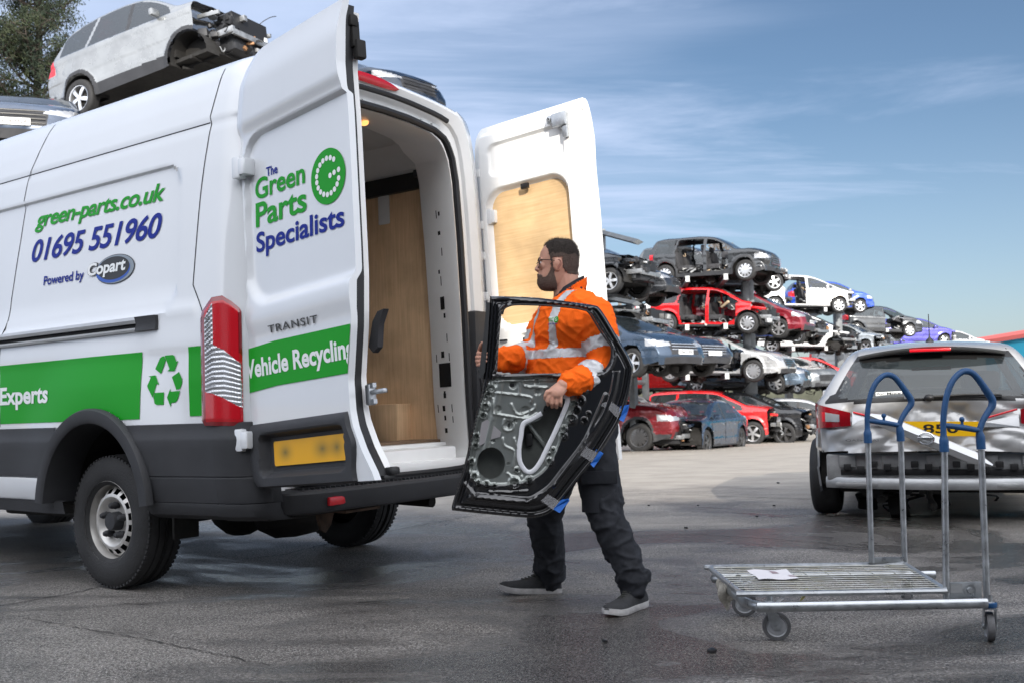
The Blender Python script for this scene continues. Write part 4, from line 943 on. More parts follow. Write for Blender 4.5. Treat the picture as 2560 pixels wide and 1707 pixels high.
    chain(q, [shN, midN, elN, elN.lerp(wrN, .5)+V(0, 0, -.006), wrN.lerp(elN, .12)], [.082, .083, .080, .073, .050], 18)
    chain(q, [shF, shF.lerp(elF, .5), elF, elF.lerp(wrF, .5), wrF.lerp(elF, .1)], [.085, .085, .078, .070, .055], 18)
    co, no, fs = remesh(q, .0062, 6)
    w = np.full(len(co), 1.)
    for i in range(len(co)):
        p = Vector(co[i]); d1 = min((p-elN).length, (p-elF).length, (p-wrN).length, (p-wrF).length); w[i] = 1+1.5*max(0, 1-d1/.13)
    for i in range(len(co)):                                 # sharp pulls in the cloth, strongest at elbows and waist
        p = Vector(co[i]); g = 1-abs(mnoise.noise(Vector((p.x*9+p.z*5, p.y*8, p.z*13+p.x*4))))*2.2; g2 = 1-abs(mnoise.noise(Vector((p.x*17-p.z*9, p.y*15+3, p.z*20))))*2.4
        co[i] = co[i]+no[i]*(.0070*max(0, g)**3+.0040*max(0, g2)**3-.0025)*min(1.4, w[i])
    co = wrinkle(co, no, .0045, 11., 3.1, w=w)
    co = wrinkle(co, no, .0022, 34., 1.7, w=w)
    # ribbed cuff and open neck: cut the shirt at the neck line
    fc = np.array([co[list(f)].mean(0) for f in fs])
    nb_ = neck+V(.006, 0, .04); sel = [i for i in range(len(fs)) if not ((Vector(fc[i])-nb_).length < .16 and fc[i][2] > neck.z+.036+.62*(fc[i][0]-neck.x-.004))]
    def seg(p, a, b):
        t = (p-a).dot(b-a)/(b-a).length_squared; return t, (p-(a+(b-a)*max(0, min(1, t)))).length
    bandf = []; shirt = []
    z1, z2 = at(1400, 893, 4.85).z-base.z, at(1400, 871, 4.85).z-base.z
    for i in sel:
        p = Vector(fc[i]); isb = False
        tn, dn = seg(p, shN, elN); tn2, dn2 = seg(p, elN, wrN); tf, df = seg(p, shF, elF); tf2, df2 = seg(p, elF, wrF)
        armN = min(dn, dn2) < .10 and (p-chest).dot(ldir) > .155; armF = (min(df, df2) < .10 and (p-chest).dot(ldir) < -.14) or (df2 < .095 and math.hypot(p.x-belly.x, p.y-belly.y) > .205 and p.x < belly.x)
        if tn2 > .02 and dn2 < .098 and (p-belly).dot(fdir) > .0 and p.y < belly.y-.21+base.y*0: armN = True
        if armN:
            tt = tn if dn < dn2 else 1+tn2
            isb = .46 < tn < .68 and dn <= dn2 or (.30 < tn2 < .56 and dn2 < dn)
        elif armF:
            isb = (.50 < tf < .74 and df <= df2) or (.22 < tf2 < .50 and df2 < df)
        else:
            lat = (p-chest).dot(ldir); fr = (p-chest).dot(fdir)
            up_ = p.z > z2-.003
            if z1 < p.z < z2: isb = True
            elif up_ and (.055 < lat < .100 or -.115 < lat < -.070) and p.z < neck.z+.02: isb = True
        (bandf if isb else shirt).append(i)
    v2, f2, _ = submesh(co, fs, shirt); sh = mesh_from(v2, f2, 'sweatshirt', [M_orange], man)
    v2, f2, idx = submesh(co, fs, bandf); mesh_from(v2+no[idx]*.0012, f2, 'reflective_band', [M_reflect], sh)
    # collar of the dark shirt underneath
    q = MB(); P = []
    for k in range(33):
        t = 2*pi*k/32; rx, ry = .071, .070; fwd_ = cos(t)
        c0 = neck+V(.010, 0, .030); top = .070-.080*(.5+.5*fwd_)
        P.append([c0+V(-rx*1.12*fwd_, ry*1.15*sin(t), -.03), c0+V(-rx*1.0*fwd_, ry*1.02*sin(t), top), c0+V(-rx*.93*fwd_, ry*.95*sin(t), top-.004)])
    q.grid(P); q.build('collar', M_navy, man)
    # emblem embroidered on the chest
    q = MB(); ec = Vector(chest)+fdir*.1695+ldir*.045+V(0, 0, -.005)
    best = min(range(len(co)), key=lambda i: (Vector(co[i])-(A_(1391, 798, 4.84))).length); ec = Vector(co[best]); en = Vector(no[best]); ex = V(0, 0, 1).cross(en).normalized(); ez = en.cross(ex)
    q.add([ec+en*.006+ex*.013*cos(t)+ez*.015*sin(t) for t in np.linspace(0, 2*pi, 24, endpoint=False)], [tuple(range(24))], 0)
    text_on('G', (-.0065, -.008), (.0065, -.008), (-.0065, .008), lambda a, b: ec+en*.0075+ex*a+ez*b, None, None, mb=q, mi=1)
    for txt, y, m_, x0, x1 in (('green', .001, 0, -.045, -.015), ('parts', -.010, 0, -.045, -.018), ('specialists', -.024, 2, -.045, .010)): text_on(txt, (x0, y), (x1, y), (x0, y+.010), lambda a, b: ec+en*.007+ex*a+ez*b, None, None, mb=q, mi=m_)
    q.build('chest_emblem', [M_green, M_letter, M_blue], sh, smooth=False, fix=False)
    # ---------------- trousers
    q = MB()
    ellip(q, pelv+V(0, 0, .03), (.165, .190, .15), Matrix.Rotation(yaw, 3, 'Z')); ellip(q, belly+V(.025, 0, -.12), (.155, .18, .10), Matrix.Rotation(yaw, 3, 'Z'))
    hemN, hemF = A_(1580, 1462, 4.83), A_(1379, 1452, 5.285)
    chain(q, [pelv+V(.01, -.04, 0), hipN, hipN.lerp(knN, .5), knN, knN.lerp(anN, .5), A_(1574, 1420, 4.83), A_(1579, 1440, 4.83), hemN], [.125, .112, .102, .085, .078, .070, .078, .066], 20)
    chain(q, [pelv+V(-.02, .04, 0), hipF, hipF.lerp(knF, .5), knF, knF.lerp(anF, .5), A_(1374, 1408, 5.27), A_(1380, 1430, 5.28), hemF], [.125, .112, .100, .084, .080, .076, .072, .052], 20)
    co, no, fs = remesh(q, .0075, 6)
    w = np.array([1+1.6*max(0, 1-min(abs(p[2]-.16)/.13, (Vector(p)-knN).length/.16)) for p in co])
    
    for i in range(len(co)):
        p = Vector(co[i]); g = 1-abs(mnoise.noise(Vector((p.x*8+p.z*6, p.y*8, p.z*11-p.x*5+4))))*2.2; g2 = 1-abs(mnoise.noise(Vector((p.x*16-p.z*10, p.y*15+3, p.z*17))))*2.4
        co[i] = co[i]+no[i]*(.0065*max(0, g)**3+.0035*max(0, g2)**3-.0025)*min(1.8, w[i])*(.55+.45*float(sstep(.75, .25, p.z)))
    co = wrinkle(co, no, .005, 10, 8.8, w=w); co = wrinkle(co, no, .0022, 30., 2.2, w=w)
    tr_ = mesh_from(co, fs, 'trousers', [M_navy], man)
    pkc = hipN.lerp(knN, .40); q = MB(); P = []
    for i in range(9):
        row = []
        for j in range(9):
            g = pkc+V(lerp(-.085, .075, i/8), 0, lerp(-.16, .02, j/8)); cyl_x = (g.x-hipN.lerp(knN, (.40-(g.z-pkc.z)/.9)).x)/.118
            row.append(V(g.x, hipN.lerp(knN, .4).y-.112*sqrt(max(.02, 1-cyl_x**2))-.008, g.z))
        P.append(row)
    q.grid(P); q.box((pkc.x-.005, P[4][8].y-.006, pkc.z+.0), (.165, .012, .06), bev=.006); q.build('cargo_pocket', M_navy, tr_)
    # ---------------- shoes: last drawn as sections from heel to toe
    def shoe(heel, toe, nm):
        heel, toe = Vector(heel), Vector(toe); d = (toe-heel); L = d.length; d.normalize(); s = d.cross(V(0, 0, 1)).normalized()
        sec = [(0, .026, .075), (.06, .034, .092), (.18, .037, .098), (.32, .038, .100), (.42, .040, .090), (.55, .045, .074), (.70, .049, .062), (.84, .047, .054), (.94, .036, .046), (1.0, .014, .034)]
        P = []; Q = []
        for t, w_, h_ in sec:
            c = heel+d*(L*t); lift = .012*max(0, t-.8)/.2
            P.append([c+s*(w_*cos(a))+V(0, 0, .022+lift+(h_-.022)*max(0, sin(a))**.75) for a in np.linspace(0, pi, 15)])
            Q.append([c+s*(w_*1.09)+V(0, 0, .030+lift), c+s*(w_*1.11)+V(0, 0, .012+lift*1.2), c+s*(w_*1.0)+V(0, 0, .001+lift*1.3), c-s*(w_*1.0)+V(0, 0, .001+lift*1.3), c-s*(w_*1.11)+V(0, 0, .012+lift*1.2), c-s*(w_*1.09)+V(0, 0, .030+lift)])
        q = MB(); q.grid(P); q.add(P[0], [tuple(range(15))]); q.add(P[-1], [tuple(range(15))]); so_ = q.build(nm, M_shoe, man, angle=60)
        q = MB(); q.grid(Q, closev=True); q.add(Q[0], [tuple(range(6))]); q.add(Q[-1], [tuple(range(6))]); q.build('sole', M_sole, so_, angle=50)
        q = MB()
        for k in range(5):
            t = .40+.055*k; hh = interp(t, [a[0] for a in sec], [a[2] for a in sec]); c = heel+d*(L*t)+V(0, 0, hh+.003)
            q.tube([c+s*.024+V(0, 0, -.012), c+s*.008+d*.006, c-s*.008-d*.004, c-s*.024+V(0, 0, -.012)], .0028, 6)
        c = heel+d*(L*.38)+V(0, 0, .10)
        for sg in (1, -1): q.tube(smooth_path([c, c+s*.018*sg+V(0, 0, .016)+d*.012, c+s*.03*sg+d*.02+V(0, 0, .002), c+s*.012*sg+d*.012], 5), .0025, 6); q.tube([c, c+s*.02*sg+d*.03-V(0, 0, .014)], .0022, 6)
        q.build('laces', mat('lace_grey', (.045, .047, .042), .8), so_)
    shoe(at(1402, 1483, 5.31)-base, at(1250, 1480, 5.26)-base, 'shoe')
    hN = at(1610, 1515, 4.90)-base; tN = at(1517, 1530, 4.66)-base
    hN.z = 0; tN.z = 0
    shoe(hN, tN, 'shoe')
    for c in man.children:
        if c.name.startswith('shoe'): pass
    return man
build_person()
# ------------------------------------------------------------------ the car door he carries
def inpoly(P, poly):
    """vectorised point in polygon"""
    x, y = P[..., 0], P[..., 1]; ins = np.zeros(x.shape, bool)
    for (x1, y1), (x2, y2) in zip(poly, np.roll(poly, -1, 0)):
        c = (y1 > y) != (y2 > y)
        with np.errstate(divide='ignore', invalid='ignore'): ins ^= c & (x < (x2-x1)*(y-y1)/(y2-y1)+x1)
    return ins
def sdpoly(P, poly, closed=True):
    """signed distance to an outline, negative inside; also the nearest point"""
    poly = np.array(poly, float); best = np.full(P.shape[:-1], 1e9); near = np.zeros_like(P)
    segs = list(zip(poly, np.roll(poly, -1, 0))) if closed else list(zip(poly[:-1], poly[1:]))
    for a, b in segs:
        ab = b-a; t = np.clip(((P-a)@ab)/max(1e-12, ab@ab), 0, 1); q_ = a+t[..., None]*ab; d = np.linalg.norm(P-q_, axis=-1)
        m = d < best; best = np.where(m, d, best); near = np.where(m[..., None], q_, near)
    if closed: best = np.where(inpoly(P, poly), -best, best)
    return best, near
def curve2(pts, n=6, closed=True): return np.array([(p.x, p.y) for p in smooth_path([V(a, b, 0) for a, b in pts], n, closed)])
M_dblack = mat('black_car_paint', (.008, .008, .009), .22, 0, coat=1.)
M_dgrey = mat('primer_grey_green', (.25, .268, .255), .27, .55, coat=.5, var=.15, vscale=9)
M_dgreyd = mat('inner_skin_grey', (.11, .12, .112), .5, .1, var=.3, vscale=7)
def build_car_door():
    Y0 = 4.66; base = at(1330, 1290, Y0); k = Y0/2600*.472
    door = thing('car_door', 'black car door held by the man, inner side bare with blue tape on its edge', 'car door', Matrix.Translation(base))
    def L(pt): p = at(1120+.472*pt[0], 580+.472*pt[1], Y0)-base; return (p.x, p.z)
    C = lambda pts: np.array([L(p) for p in pts])
    outer = C([(p[0], p[1]) for p in curve2([(222, 346), (226, 343), (300, 342), (480, 350), (700, 378), (778, 390), (800, 402), (835, 450), (900, 560), (948, 640), (972, 690), (982, 720), (972, 800), (955, 880), (915, 990), (860, 1085), (790, 1190), (700, 1300), (630, 1390), (575, 1455), (530, 1490), (480, 1506), (420, 1511), (250, 1496), (40, 1474), (24, 1468), (20, 1448), (40, 1380), (75, 1270), (110, 1130), (150, 950), (178, 830), (196, 700), (213, 500)], 3)])
    win = C(curve2([(284, 440), (292, 412), (312, 396), (360, 384), (480, 386), (620, 396), (715, 410), (750, 428), (800, 508), (842, 570), (866, 605), (868, 660), (850, 710), (822, 738), (780, 748), (520, 748), (268, 750), (262, 735), (268, 620)], 3))
    step = .0042
    gx = np.arange(outer[:, 0].min()-step, outer[:, 0].max()+step*2, step); gz_ = np.arange(outer[:, 1].min()-step, outer[:, 1].max()+step*2, step)
    G = np.stack(np.meshgrid(gx, gz_, indexing='ij'), -1)
    so_, no_ = sdpoly(G, outer); sw, nw = sdpoly(G, win)
    panel = C(curve2([(214, 800), (250, 778), (400, 768), (540, 772), (640, 800), (700, 812), (690, 850), (665, 930), (640, 1000), (600, 1090), (560, 1190), (500, 1270), (420, 1315), (300, 1335), (190, 1330), (128, 1300), (112, 1210), (140, 1050), (170, 930)], 3))
    sp, _ = sdpoly(G, panel)
    spk = C([(228+74*cos(t), 1220+83*sin(t)) for t in np.linspace(0, 2*pi, 32, endpoint=False)]); ss, ns = sdpoly(G, spk)
    big = C(curve2([(492, 985), (440, 1010), (402, 1040), (392, 1100), (388, 1180), (400, 1235), (440, 1250), (472, 1230), (510, 1150), (560, 1060), (600, 960), (618, 900), (600, 880), (530, 900), (505, 935)], 3)); sb, nb_ = sdpoly(G, big)
    # height towards the camera (negative local y)
    h = np.zeros(so_.shape)
    a = -so_
    h += .018*sstep(0, .010, a)-.010*sstep(.016, .024, a)+.016*sstep(.030, .042, a)             # rolled hem, seal channel, step
    h += .010*np.exp(-((sw-.010)/.006)**2)
    h += np.where(G[..., 1] < L((0, 760))[1], .012*sstep(.055, .075, a)-.010*sstep(.085, .095, a), 0)
    h -= .014*sstep(.004, -.010, sp)
    def circ(x, y, r, amp, ring=True):
        nonlocal h
        c = np.array(L((x, y))); d = np.linalg.norm(G-c, axis=-1); R = r*k
        if ring: h += amp*np.exp(-((d-R)/(.32*R+.0012))**2)-amp*.9*sstep(R*.95, R*.7, d)
        else: h += amp*sstep(R, R*.75, d)
    for x, y, r in ((232, 825, 17), (218, 856, 13), (200, 922, 18), (187, 971, 15), (150, 1080, 15), (148, 1130, 14), (702, 890, 17), (665, 905, 17), (678, 937, 16), (651, 985, 23), (612, 1040, 13), (608, 1075, 16), (556, 1150, 10), (535, 1175, 9), (535, 1211, 16), (352, 1325, 26), (430, 1311, 16), (140, 1290, 17), (162, 1322, 12), (205, 1329, 11), (246, 1341, 10), (126, 1212, 13), (742, 960, 9), (720, 995, 12), (365, 1258, 12)): circ(x, y, r, .010)
    for x, y, r in ((264, 935, 19), (410, 945, 26), (470, 790, 15), (475, 846, 18), (345, 808, 22), (322, 1018, 22), (355, 1000, 12), (237, 1100, 12), (318, 1225, 8)): circ(x, y, r, -.008, False)
    def bead(pts, w, amp):
        nonlocal h
        d, _ = sdpoly(G, C(curve2(pts, 4, False)), False); h += amp*np.exp(-(d/(w*k))**2)
    for pts in ([(236, 850), (300, 855), (430, 872), (438, 900)], [(240, 960), (330, 975), (420, 985), (470, 960)], [(405, 780), (405, 815), (520, 822)], [(380, 800), (378, 860)], [(300, 990), (290, 1030), (310, 1050), (345, 1040), (345, 990)], [(290, 1090), (300, 1130), (350, 1160), (345, 1240)], [(335, 910), (370, 965), (450, 940), (460, 915)], [(680, 830), (720, 850), (735, 835), (705, 815)], [(215, 805), (270, 790), (560, 782)], [(220, 1370), (330, 1372), (420, 1365)], [(390, 1290), (398, 1325)], [(315, 1275), (345, 1300)], [(195, 890), (235, 880), (245, 990)], [(350, 1090), (372, 1160)]): bead(pts, 6, .0065)
    for p0, p1 in (((90, 1330), (150, 1395)), ((150, 1395), (420, 1420)), ((420, 1420), (560, 1330)), ((560, 1330), (720, 1110)), ((720, 1110), (830, 860))): bead([p0, ((p0[0]+p1[0])/2, (p0[1]+p1[1])/2+4), p1], 9, .010)
    keep_v = (so_ < step*.75) & (sw > -step*.75) & (ss > -step*.75) & (sb > -step*.75)
    Gs = G.copy()
    for s_, n_, sg in ((so_, no_, 1), (sw, nw, -1), (ss, ns, -1), (sb, nb_, -1)):
        m = (np.abs(s_) < step*.75); Gs[m] = n_[m]
    nx, nzz = len(gx), len(gz_); idx = -np.ones((nx, nzz), int); vs = []
    def piece(sel, name, m, parent, lift=0):
        q = MB(); mp_ = {}
        for i in range(nx-1):
            for j in range(nzz-1):
                if not sel[i, j]: continue
                c = [(i, j), (i+1, j), (i+1, j+1), (i, j+1)]
                if not all(keep_v[a_] for a_ in c): continue
                f = []
                for a_ in c:
                    if a_ not in mp_: mp_[a_] = len(q.v); q.v.append((float(Gs[a_][0]), float(-h[a_])-lift, float(Gs[a_][1])))
                    f.append(mp_[a_])
                q.f.append(tuple(f)); q.m.append(0)
        return q.build(name, m, parent, angle=50)
    cs = (sp[:-1, :-1]+sp[1:, 1:])/2
    # the inner pressing is bare grey only in its middle; patches of it are black
    piece(cs >= 0, 'door_frame', M_dblack, door); ip = piece(cs < 0, 'inner_panel', M_dgrey, door)
    # outer skin behind, joined by the hem
    q = MB(); O = [(p[0], p[1]) for p in outer]; n = len(O)
    below = np.array([p for p in curve2([(230, 752), (830, 752), (960, 720), (975, 800), (915, 990), (790, 1190), (630, 1390), (560, 1465), (480, 1500), (250, 1490), (40, 1470), (75, 1270), (150, 950)], 1)]); BL = C(below)
    q.grid([[Vector((p[0], 0, p[1])) for p in O], [Vector((p[0], .03, p[1])) for p in O], [Vector((p[0]*.995, .055, p[1]*.998+.002)) for p in O]], closev=True)
    q.add([(p[0], .075, p[1]) for p in BL], [tuple(range(len(BL)))])
    W_ = [(p[0], p[1]) for p in win]; q.grid([[Vector((p[0], -.010, p[1])) for p in W_], [Vector((p[0], .045, p[1])) for p in W_]], closev=True)
    q.build('outer_skin', M_dblack, door, angle=50)
    q = MB(); q.add([(p[0], .062, p[1]) for p in BL], [tuple(range(len(BL)))]); q.build('inner_skin', M_dgreyd, door)
    # frame back so that it has body
    q = MB(); strip_ = [(p[0], p[1]) for p in C([(500, 980), (540, 1180), (620, 1100), (560, 960)])]
    q.tube([(*C([(420, 1010)])[0], 0)[:1]+(.05,)+(C([(420, 1010)])[0][1],), (C([(545, 1170)])[0][0], .05, C([(545, 1170)])[0][1])], .012, 8); q.build('window_rail', M_dgrey, door)
    q = MB(); q.box((C([(430, 1100)])[0][0], .045, C([(430, 1100)])[0][1]), (.035, .02, .06), bev=.01); q.build('window_motor', M_black, door)
    # white bead of sealant round the big opening
    ring = [(496, 958), (440, 990), (398, 1015), (386, 1080), (376, 1150), (382, 1215), (412, 1262), (446, 1264), (484, 1222), (520, 1150), (562, 1065), (604, 970), (630, 905), (632, 878), (614, 866)]
    RC = [V(p[0], 0, p[1]) for p in C(curve2(ring, 5, False))]
    q = MB(); q.tube([p+V(0, -.016, 0) for p in RC], [(.0105, .004)]*len(RC), 10, flat=(1, 0, .2)); q.build('sealant_strip', mat('white_sealant', (.62, .63, .66), .5), door)
    q = MB(); q.poly([V(p[0], -.012, p[1]) for p in C([(208, 990), (282, 1058), (276, 1082), (238, 1092), (200, 1112), (166, 1130), (170, 1060), (180, 1005)])], (0, -1, 0), .006); q.build('foam_patch', mat('foam_grey', (.24, .23, .24), .8), ip, smooth=False)
    for pts in ([(300, 932), (312, 930), (313, 948), (301, 949)], [(394, 882), (410, 880), (412, 898), (396, 899)], [(312, 1108), (330, 1118), (334, 1145), (318, 1140)], [(318, 1012), (328, 1010), (326, 1030), (320, 1030)], [(326, 800), (350, 800), (350, 816), (330, 818)], [(345, 1060), (352, 1055), (355, 1064)], [(480, 930), (525, 915), (530, 935), (510, 945)]):
        q = MB(); q.poly([V(p[0], -.0145+(.008), p[1]) for p in C(pts)], (0, -1, 0), .002); q.build('punched_hole', M_void, ip, smooth=False)
    q = MB(); q.poly([V(p[0], -.022, p[1]) for p in C([(205, 376), (223, 376), (212, 560), (196, 740), (178, 772), (160, 772), (166, 735), (188, 560)])], (0, 1, 0), .03); q.build('weatherstrip', mat('weatherstrip_rubber', (.028, .029, .031), .6), door)
    q = MB(); S_ = [V(p[0], -.022, p[1]) for p in C(curve2([(288, 440), (296, 412), (316, 398), (362, 388), (480, 390), (620, 400), (712, 414), (746, 432), (796, 512), (838, 574), (862, 608), (864, 660), (846, 708), (818, 735)], 4, False))]
    q.tube(S_, .0045, 6); q.build('window_seal', M_rubber, door)
    q = MB(); q.box((C([(530, 754)])[0][0], -.02, C([(530, 754)])[0][1]), (.50, .014, .010), bev=.003); q.build('sill_trim', M_black, door)
    mt = mat('blue_masking_tape', (.012, .13, .52), .6, var=.15, vscale=30); mc = mat('clear_tape', (.5, .5, .52), .15, alpha=.22)
    for blue, clear in (([(912, 920), (955, 912), (948, 950), (925, 1003), (895, 985)], [(820, 900), (860, 895), (915, 935), (895, 985), (845, 935), (805, 918)]),
                        ([(785, 1148), (818, 1170), (790, 1215), (768, 1243), (750, 1222)], [(720, 1128), (790, 1165), (760, 1215), (688, 1172)]),
                        ([(575, 1420), (632, 1408), (640, 1420), (590, 1482), (552, 1462)], [(510, 1370), (590, 1420), (555, 1465), (482, 1410)])):
        q = MB(); B_ = C(blue); m_ = len(B_); q.poly([V(p[0], -.012-.012*(i % 2), p[1]) for i, p in enumerate(B_)], (.3, .95, 0), .014); q.build('blue_tape', mt, door, smooth=False)
        q = MB(); q.poly([V(p[0], -.034, p[1]) for p in C(clear)], (0, -1, 0), .001); q.build('clear_tape', mc, door, smooth=False)
    return door
build_car_door()
# ================================================================== TROLLEY
def build_trolley():
    base = Vector((1.4, 4.4, 0))
    T = thing('platform_trolley', 'galvanised mesh platform trolley with two blue-topped push handles', 'trolley', Matrix.Translation(base))
    zd = .20
    c = dict(FL=at(1771, 1406, 4.72), FR=at(2262, 1406, 4.66), NL=at(1853, 1474, 4.07), NR=at(2366, 1470, 4.03))
    for v in c.values(): v.z = zd
    for kk in c: c[kk] = c[kk]-base
    G = lambda a, b: c['NL'].lerp(c['NR'], a).lerp(c['FL'].lerp(c['FR'], a), b)   # a along, b towards the far side
    q = MB()
    # rounded deck frame of square tube
    loop = []
    for (a, b), (a2, b2) in (((.0, .10), (.0, .90)), ((.05, 1), (1.0, 1)), ):
        loop += [G(a, b), G(a2, b2)]
    path = smooth_path([G(1, 0), G(.06, 0), G(.015, .025), G(0, .09)], 6)+smooth_path([G(0, .91), G(.015, .98), G(.06, 1), G(1, 1)], 6)
    q.tube(path, (.0115), 8); q.tube([G(1, 0), G(1, 1)], .012, 8); df = q.build('deck_frame', M_galv, T)
    q = MB()
    for i in range(1, 14): b = i/14; q.tube([G(.005, b)+V(0, 0, .004), G(.995, b)+V(0, 0, .004)], .0021, 6)
    for i in range(1, 9): a = i/9; q.tube([G(a, .01)+V(0, 0, -.003), G(a, .99)+V(0, 0, -.003)], .0019, 6)
    q.build('deck_grid', mat('grimy_galvanised', (.38, .39, .40), .36, .8, var=.3, vscale=18, var2=(.30, .29, .22)), T)
    # lower chassis loop
    lo = V(0, 0, -.048)
    q = MB()
    path = smooth_path([G(1.19, -.01)+lo, G(.18, -.03)+lo, G(.09, .0)+lo, G(.05, .10)+lo, G(.035, .3)+lo, G(.035, .7)+lo, G(.05, .92)+lo, G(.12, 1.0)+lo, G(1.15, 1.0)+lo], 7)
    q.tube(path, [(.013, .019)]*len(path), 10, flat=(0, 1, 0)); q.build('chassis_tube', M_galv, T)
    for b in (.12, .88):
        q = MB(); q.tube(smooth_path([G(.10, b)+V(0, 0, -.07), G(.16, b)+V(0, 0, -.065), G(.22, b)+V(0, 0, -.035), G(.24, b)+V(0, 0, -.008)], 4), [(.02, .004)]*13, 8, flat=(0, 1, 0)); q.build('wheel_strap', M_galv, T)
    q = MB(); q.tube([G(.30, .0)+V(0, 0, -.02), G(.42, .55)+V(0, 0, -.05)], [(.016, .004)]*2, 8); q.build('support_strap', mat('zinc_yellow', (.40, .36, .14), .4, .7, var=.3), T)
    # push handles: two poles each, blue plastic grip
    M_gripb = mat('blue_grip', (.010, .060, .165), .5, var=.2, vscale=30, bump=.15, bscale=200)
    def handle(pL, pR, Yd, zb, name):
        q = MB(); a0, a1 = pL[0]-base, pL[1]-base; b0, b1 = pR[0]-base, pR[1]-base
        for p0, p1 in ((a0, a1), (b0, b1)): q.tube([p0, p1], .0125, 14)
        h_ = q.build(name, M_galv, T)
        q = MB(); w = (b1-a1).length; X = lambda px, pz: a1.lerp(b1, (px-842)/161.)+V(0, 0, (520-pz)/161.*w*1.0)
        left = [X(842, 522), X(842, 478), X(842, 455), X(845, 390), X(862, 310), X(890, 250), X(925, 217), X(955, 209), X(985, 220), X(1012, 250), X(1040, 290), X(1062, 325), X(1060, 350), X(1040, 375), X(1015, 410), X(1000, 445), X(1002, 470), X(1003, 518)]
        rad = [.0175, .0175, .0115, .0115, .0115, .0115, .012, .0125, .0125, .013, .0145, .015, .0145, .0125, .0115, .012, .0175, .0175]
        sp_ = smooth_path(left, 3); rr_ = [interp(i/3, list(range(len(rad))), rad) for i in range(len(sp_))]
        q.tube(sp_, rr_, 12); q.tube([X(842, 418), X(925, 430), X(1005, 445)], [.0105, .012, .0105], 10); q.tube([X(925, 430), X(925, 404)], .006, 8); ellip(q, X(925, 398), (.0105, .0105, .0105), None, 8)
        q.build('grip', M_gripb, h_, angle=60)
    handle((at(2366, 1516, 4.05), at(2361, 1127, 4.05)), (at(2468, 1508, 4.08), at(2453, 1123, 4.08)), 4.05, .13, 'push_handle')
    handle((at(2179, 1406, 4.66), at(2170, 1105, 4.66)), (at(2262, 1404, 4.68), at(2252, 1103, 4.68)), 4.66, .20, 'push_handle')
    q = MB(); p = at(2413, 1474, 4.05)-base; q.box(p, (.125, .006, .062), bev=.002); q.lathe([(0, .012), (.010, .011), (.012, 0)], p+V(.015, 0, .0), (0, -1, 0), 10); q.lathe([(.022, .003), (.022, 0)], p+V(.015, -.002, 0), (0, -1, 0), 12)
    q.build('handle_bracket', M_galv, T); q = MB(); p2 = at(2222, 1400, 4.66)-base; q.box(p2, (.135, .006, .030), bev=.002); q.build('handle_bracket', M_galv, T)
    q = MB(); q.box(p+V(-.035, -.004, .008), (.045, .001, .034)); q.build('data_plate', mat('plate_grey', (.33, .34, .35), .4, .5), T)
    # castors
    def castor(pos, r, ang, brand_):
        cst = thing('castor', None, None); cst.parent = T; cst.matrix_local = Matrix.Translation(pos) @ Matrix.Rotation(ang, 4, 'Z')
        q = MB(); q.lathe([(0, -.013), (.030, -.013), (r*.62, -.010), (r*.72, -.014), (r*.97, -.013), (r, -.006), (r, .006), (r*.97, .013), (r*.72, .014), (r*.62, .010), (.030, .013), (0, .013)], (0, 0, 0), (0, 1, 0), 32, mis=[0, 0, 0, 1, 1, 1, 1, 1, 0, 0, 0]); q.build('castor_wheel', [mat('castor_grey', (.33, .34, .36), .5, var=.1), mat('castor_tread', (.10, .10, .105), .7, var=.3, vscale=40)], cst)
        q = MB()
        for s in (1, -1):
            q.poly([(x, s*.019, z) for x, z in ((-.012, -.012), (.012, -.012), (.022, .02), (-.005, r+.018), (-.04, r+.018), (-.03, .02))], (0, s, 0), .003)
        q.box((-.022, 0, r+.018), (.05, .045, .004)); q.lathe([(.011, .024), (.011, -.024)], (0, 0, 0), (0, 1, 0), 10); q.lathe([(0, .026), (.008, .026), (.008, .02)], (0, 0, 0), (0, 1, 0), 8); q.lathe([(0, .0265), (.008, .0265), (.008, .02)], (0, 0, 0), (0, -1, 0), 8)
        q.lathe([(0, .0), (.02, 0), (.02, .02), (.012, .022), (.012, .045)], (-.022, 0, r+.02), (0, 0, 1), 14); q.build('castor_fork', M_galv, cst)
        if brand_:
            q = MB(); q.lathe([(.026, 0), (.028, .004), (.028, .016), (.022, .018)], (-.022, 0, r+.022), (0, 0, 1), 18); q.build('thread_guard', M_gripb, cst)
    g0 = at(1941, 1557, 4.16)-base; castor(V(g0.x, g0.y, .0555), .0555, radians(-8), False)
    g1 = at(1862, 1521, 4.62)-base; castor(V(g1.x, g1.y, .0555), .0555, radians(-18), False)
    g2 = at(2474, 1570, 4.06)-base; castor(V(g2.x, g2.y, .0555), .0555, radians(75), True)
    g3 = at(2268, 1490, 4.70)-base; castor(V(g3.x, g3.y, .0555), .0555, radians(75), True)
    # paper sheet lying on the mesh, rag on the corner
    q = MB(); P = []
    for i in range(7): P.append([G(lerp(.16, .36, i/6)+.0*j, lerp(.40, .76, j/6))+V(0, 0, .0105+.003*sin(i*1.3+j)) for j in range(7)])
    pr = q.grid(P).build('paper_sheet', mat('paper', (.62, .60, .62), .7, var=.05), None); pr.location = base
    tag(pr, 'white printed paper sheet lying on the trolley mesh', 'paper')
    q = MB(); q.grid([[P[i][j]+V(0, 0, .0012) for j in (3, 4, 5)] for i in (3, 4)]); q.grid([[P[i][j]+V(0, 0, .0012) for j in (1, 2)] for i in (5, 6)]); q.build('print_mark', mat('print_ink', (.30, .22, .24), .7, var=.5, vscale=90), pr)
    q = MB(); rg = at(1818, 1470, 4.45)-base; P = []
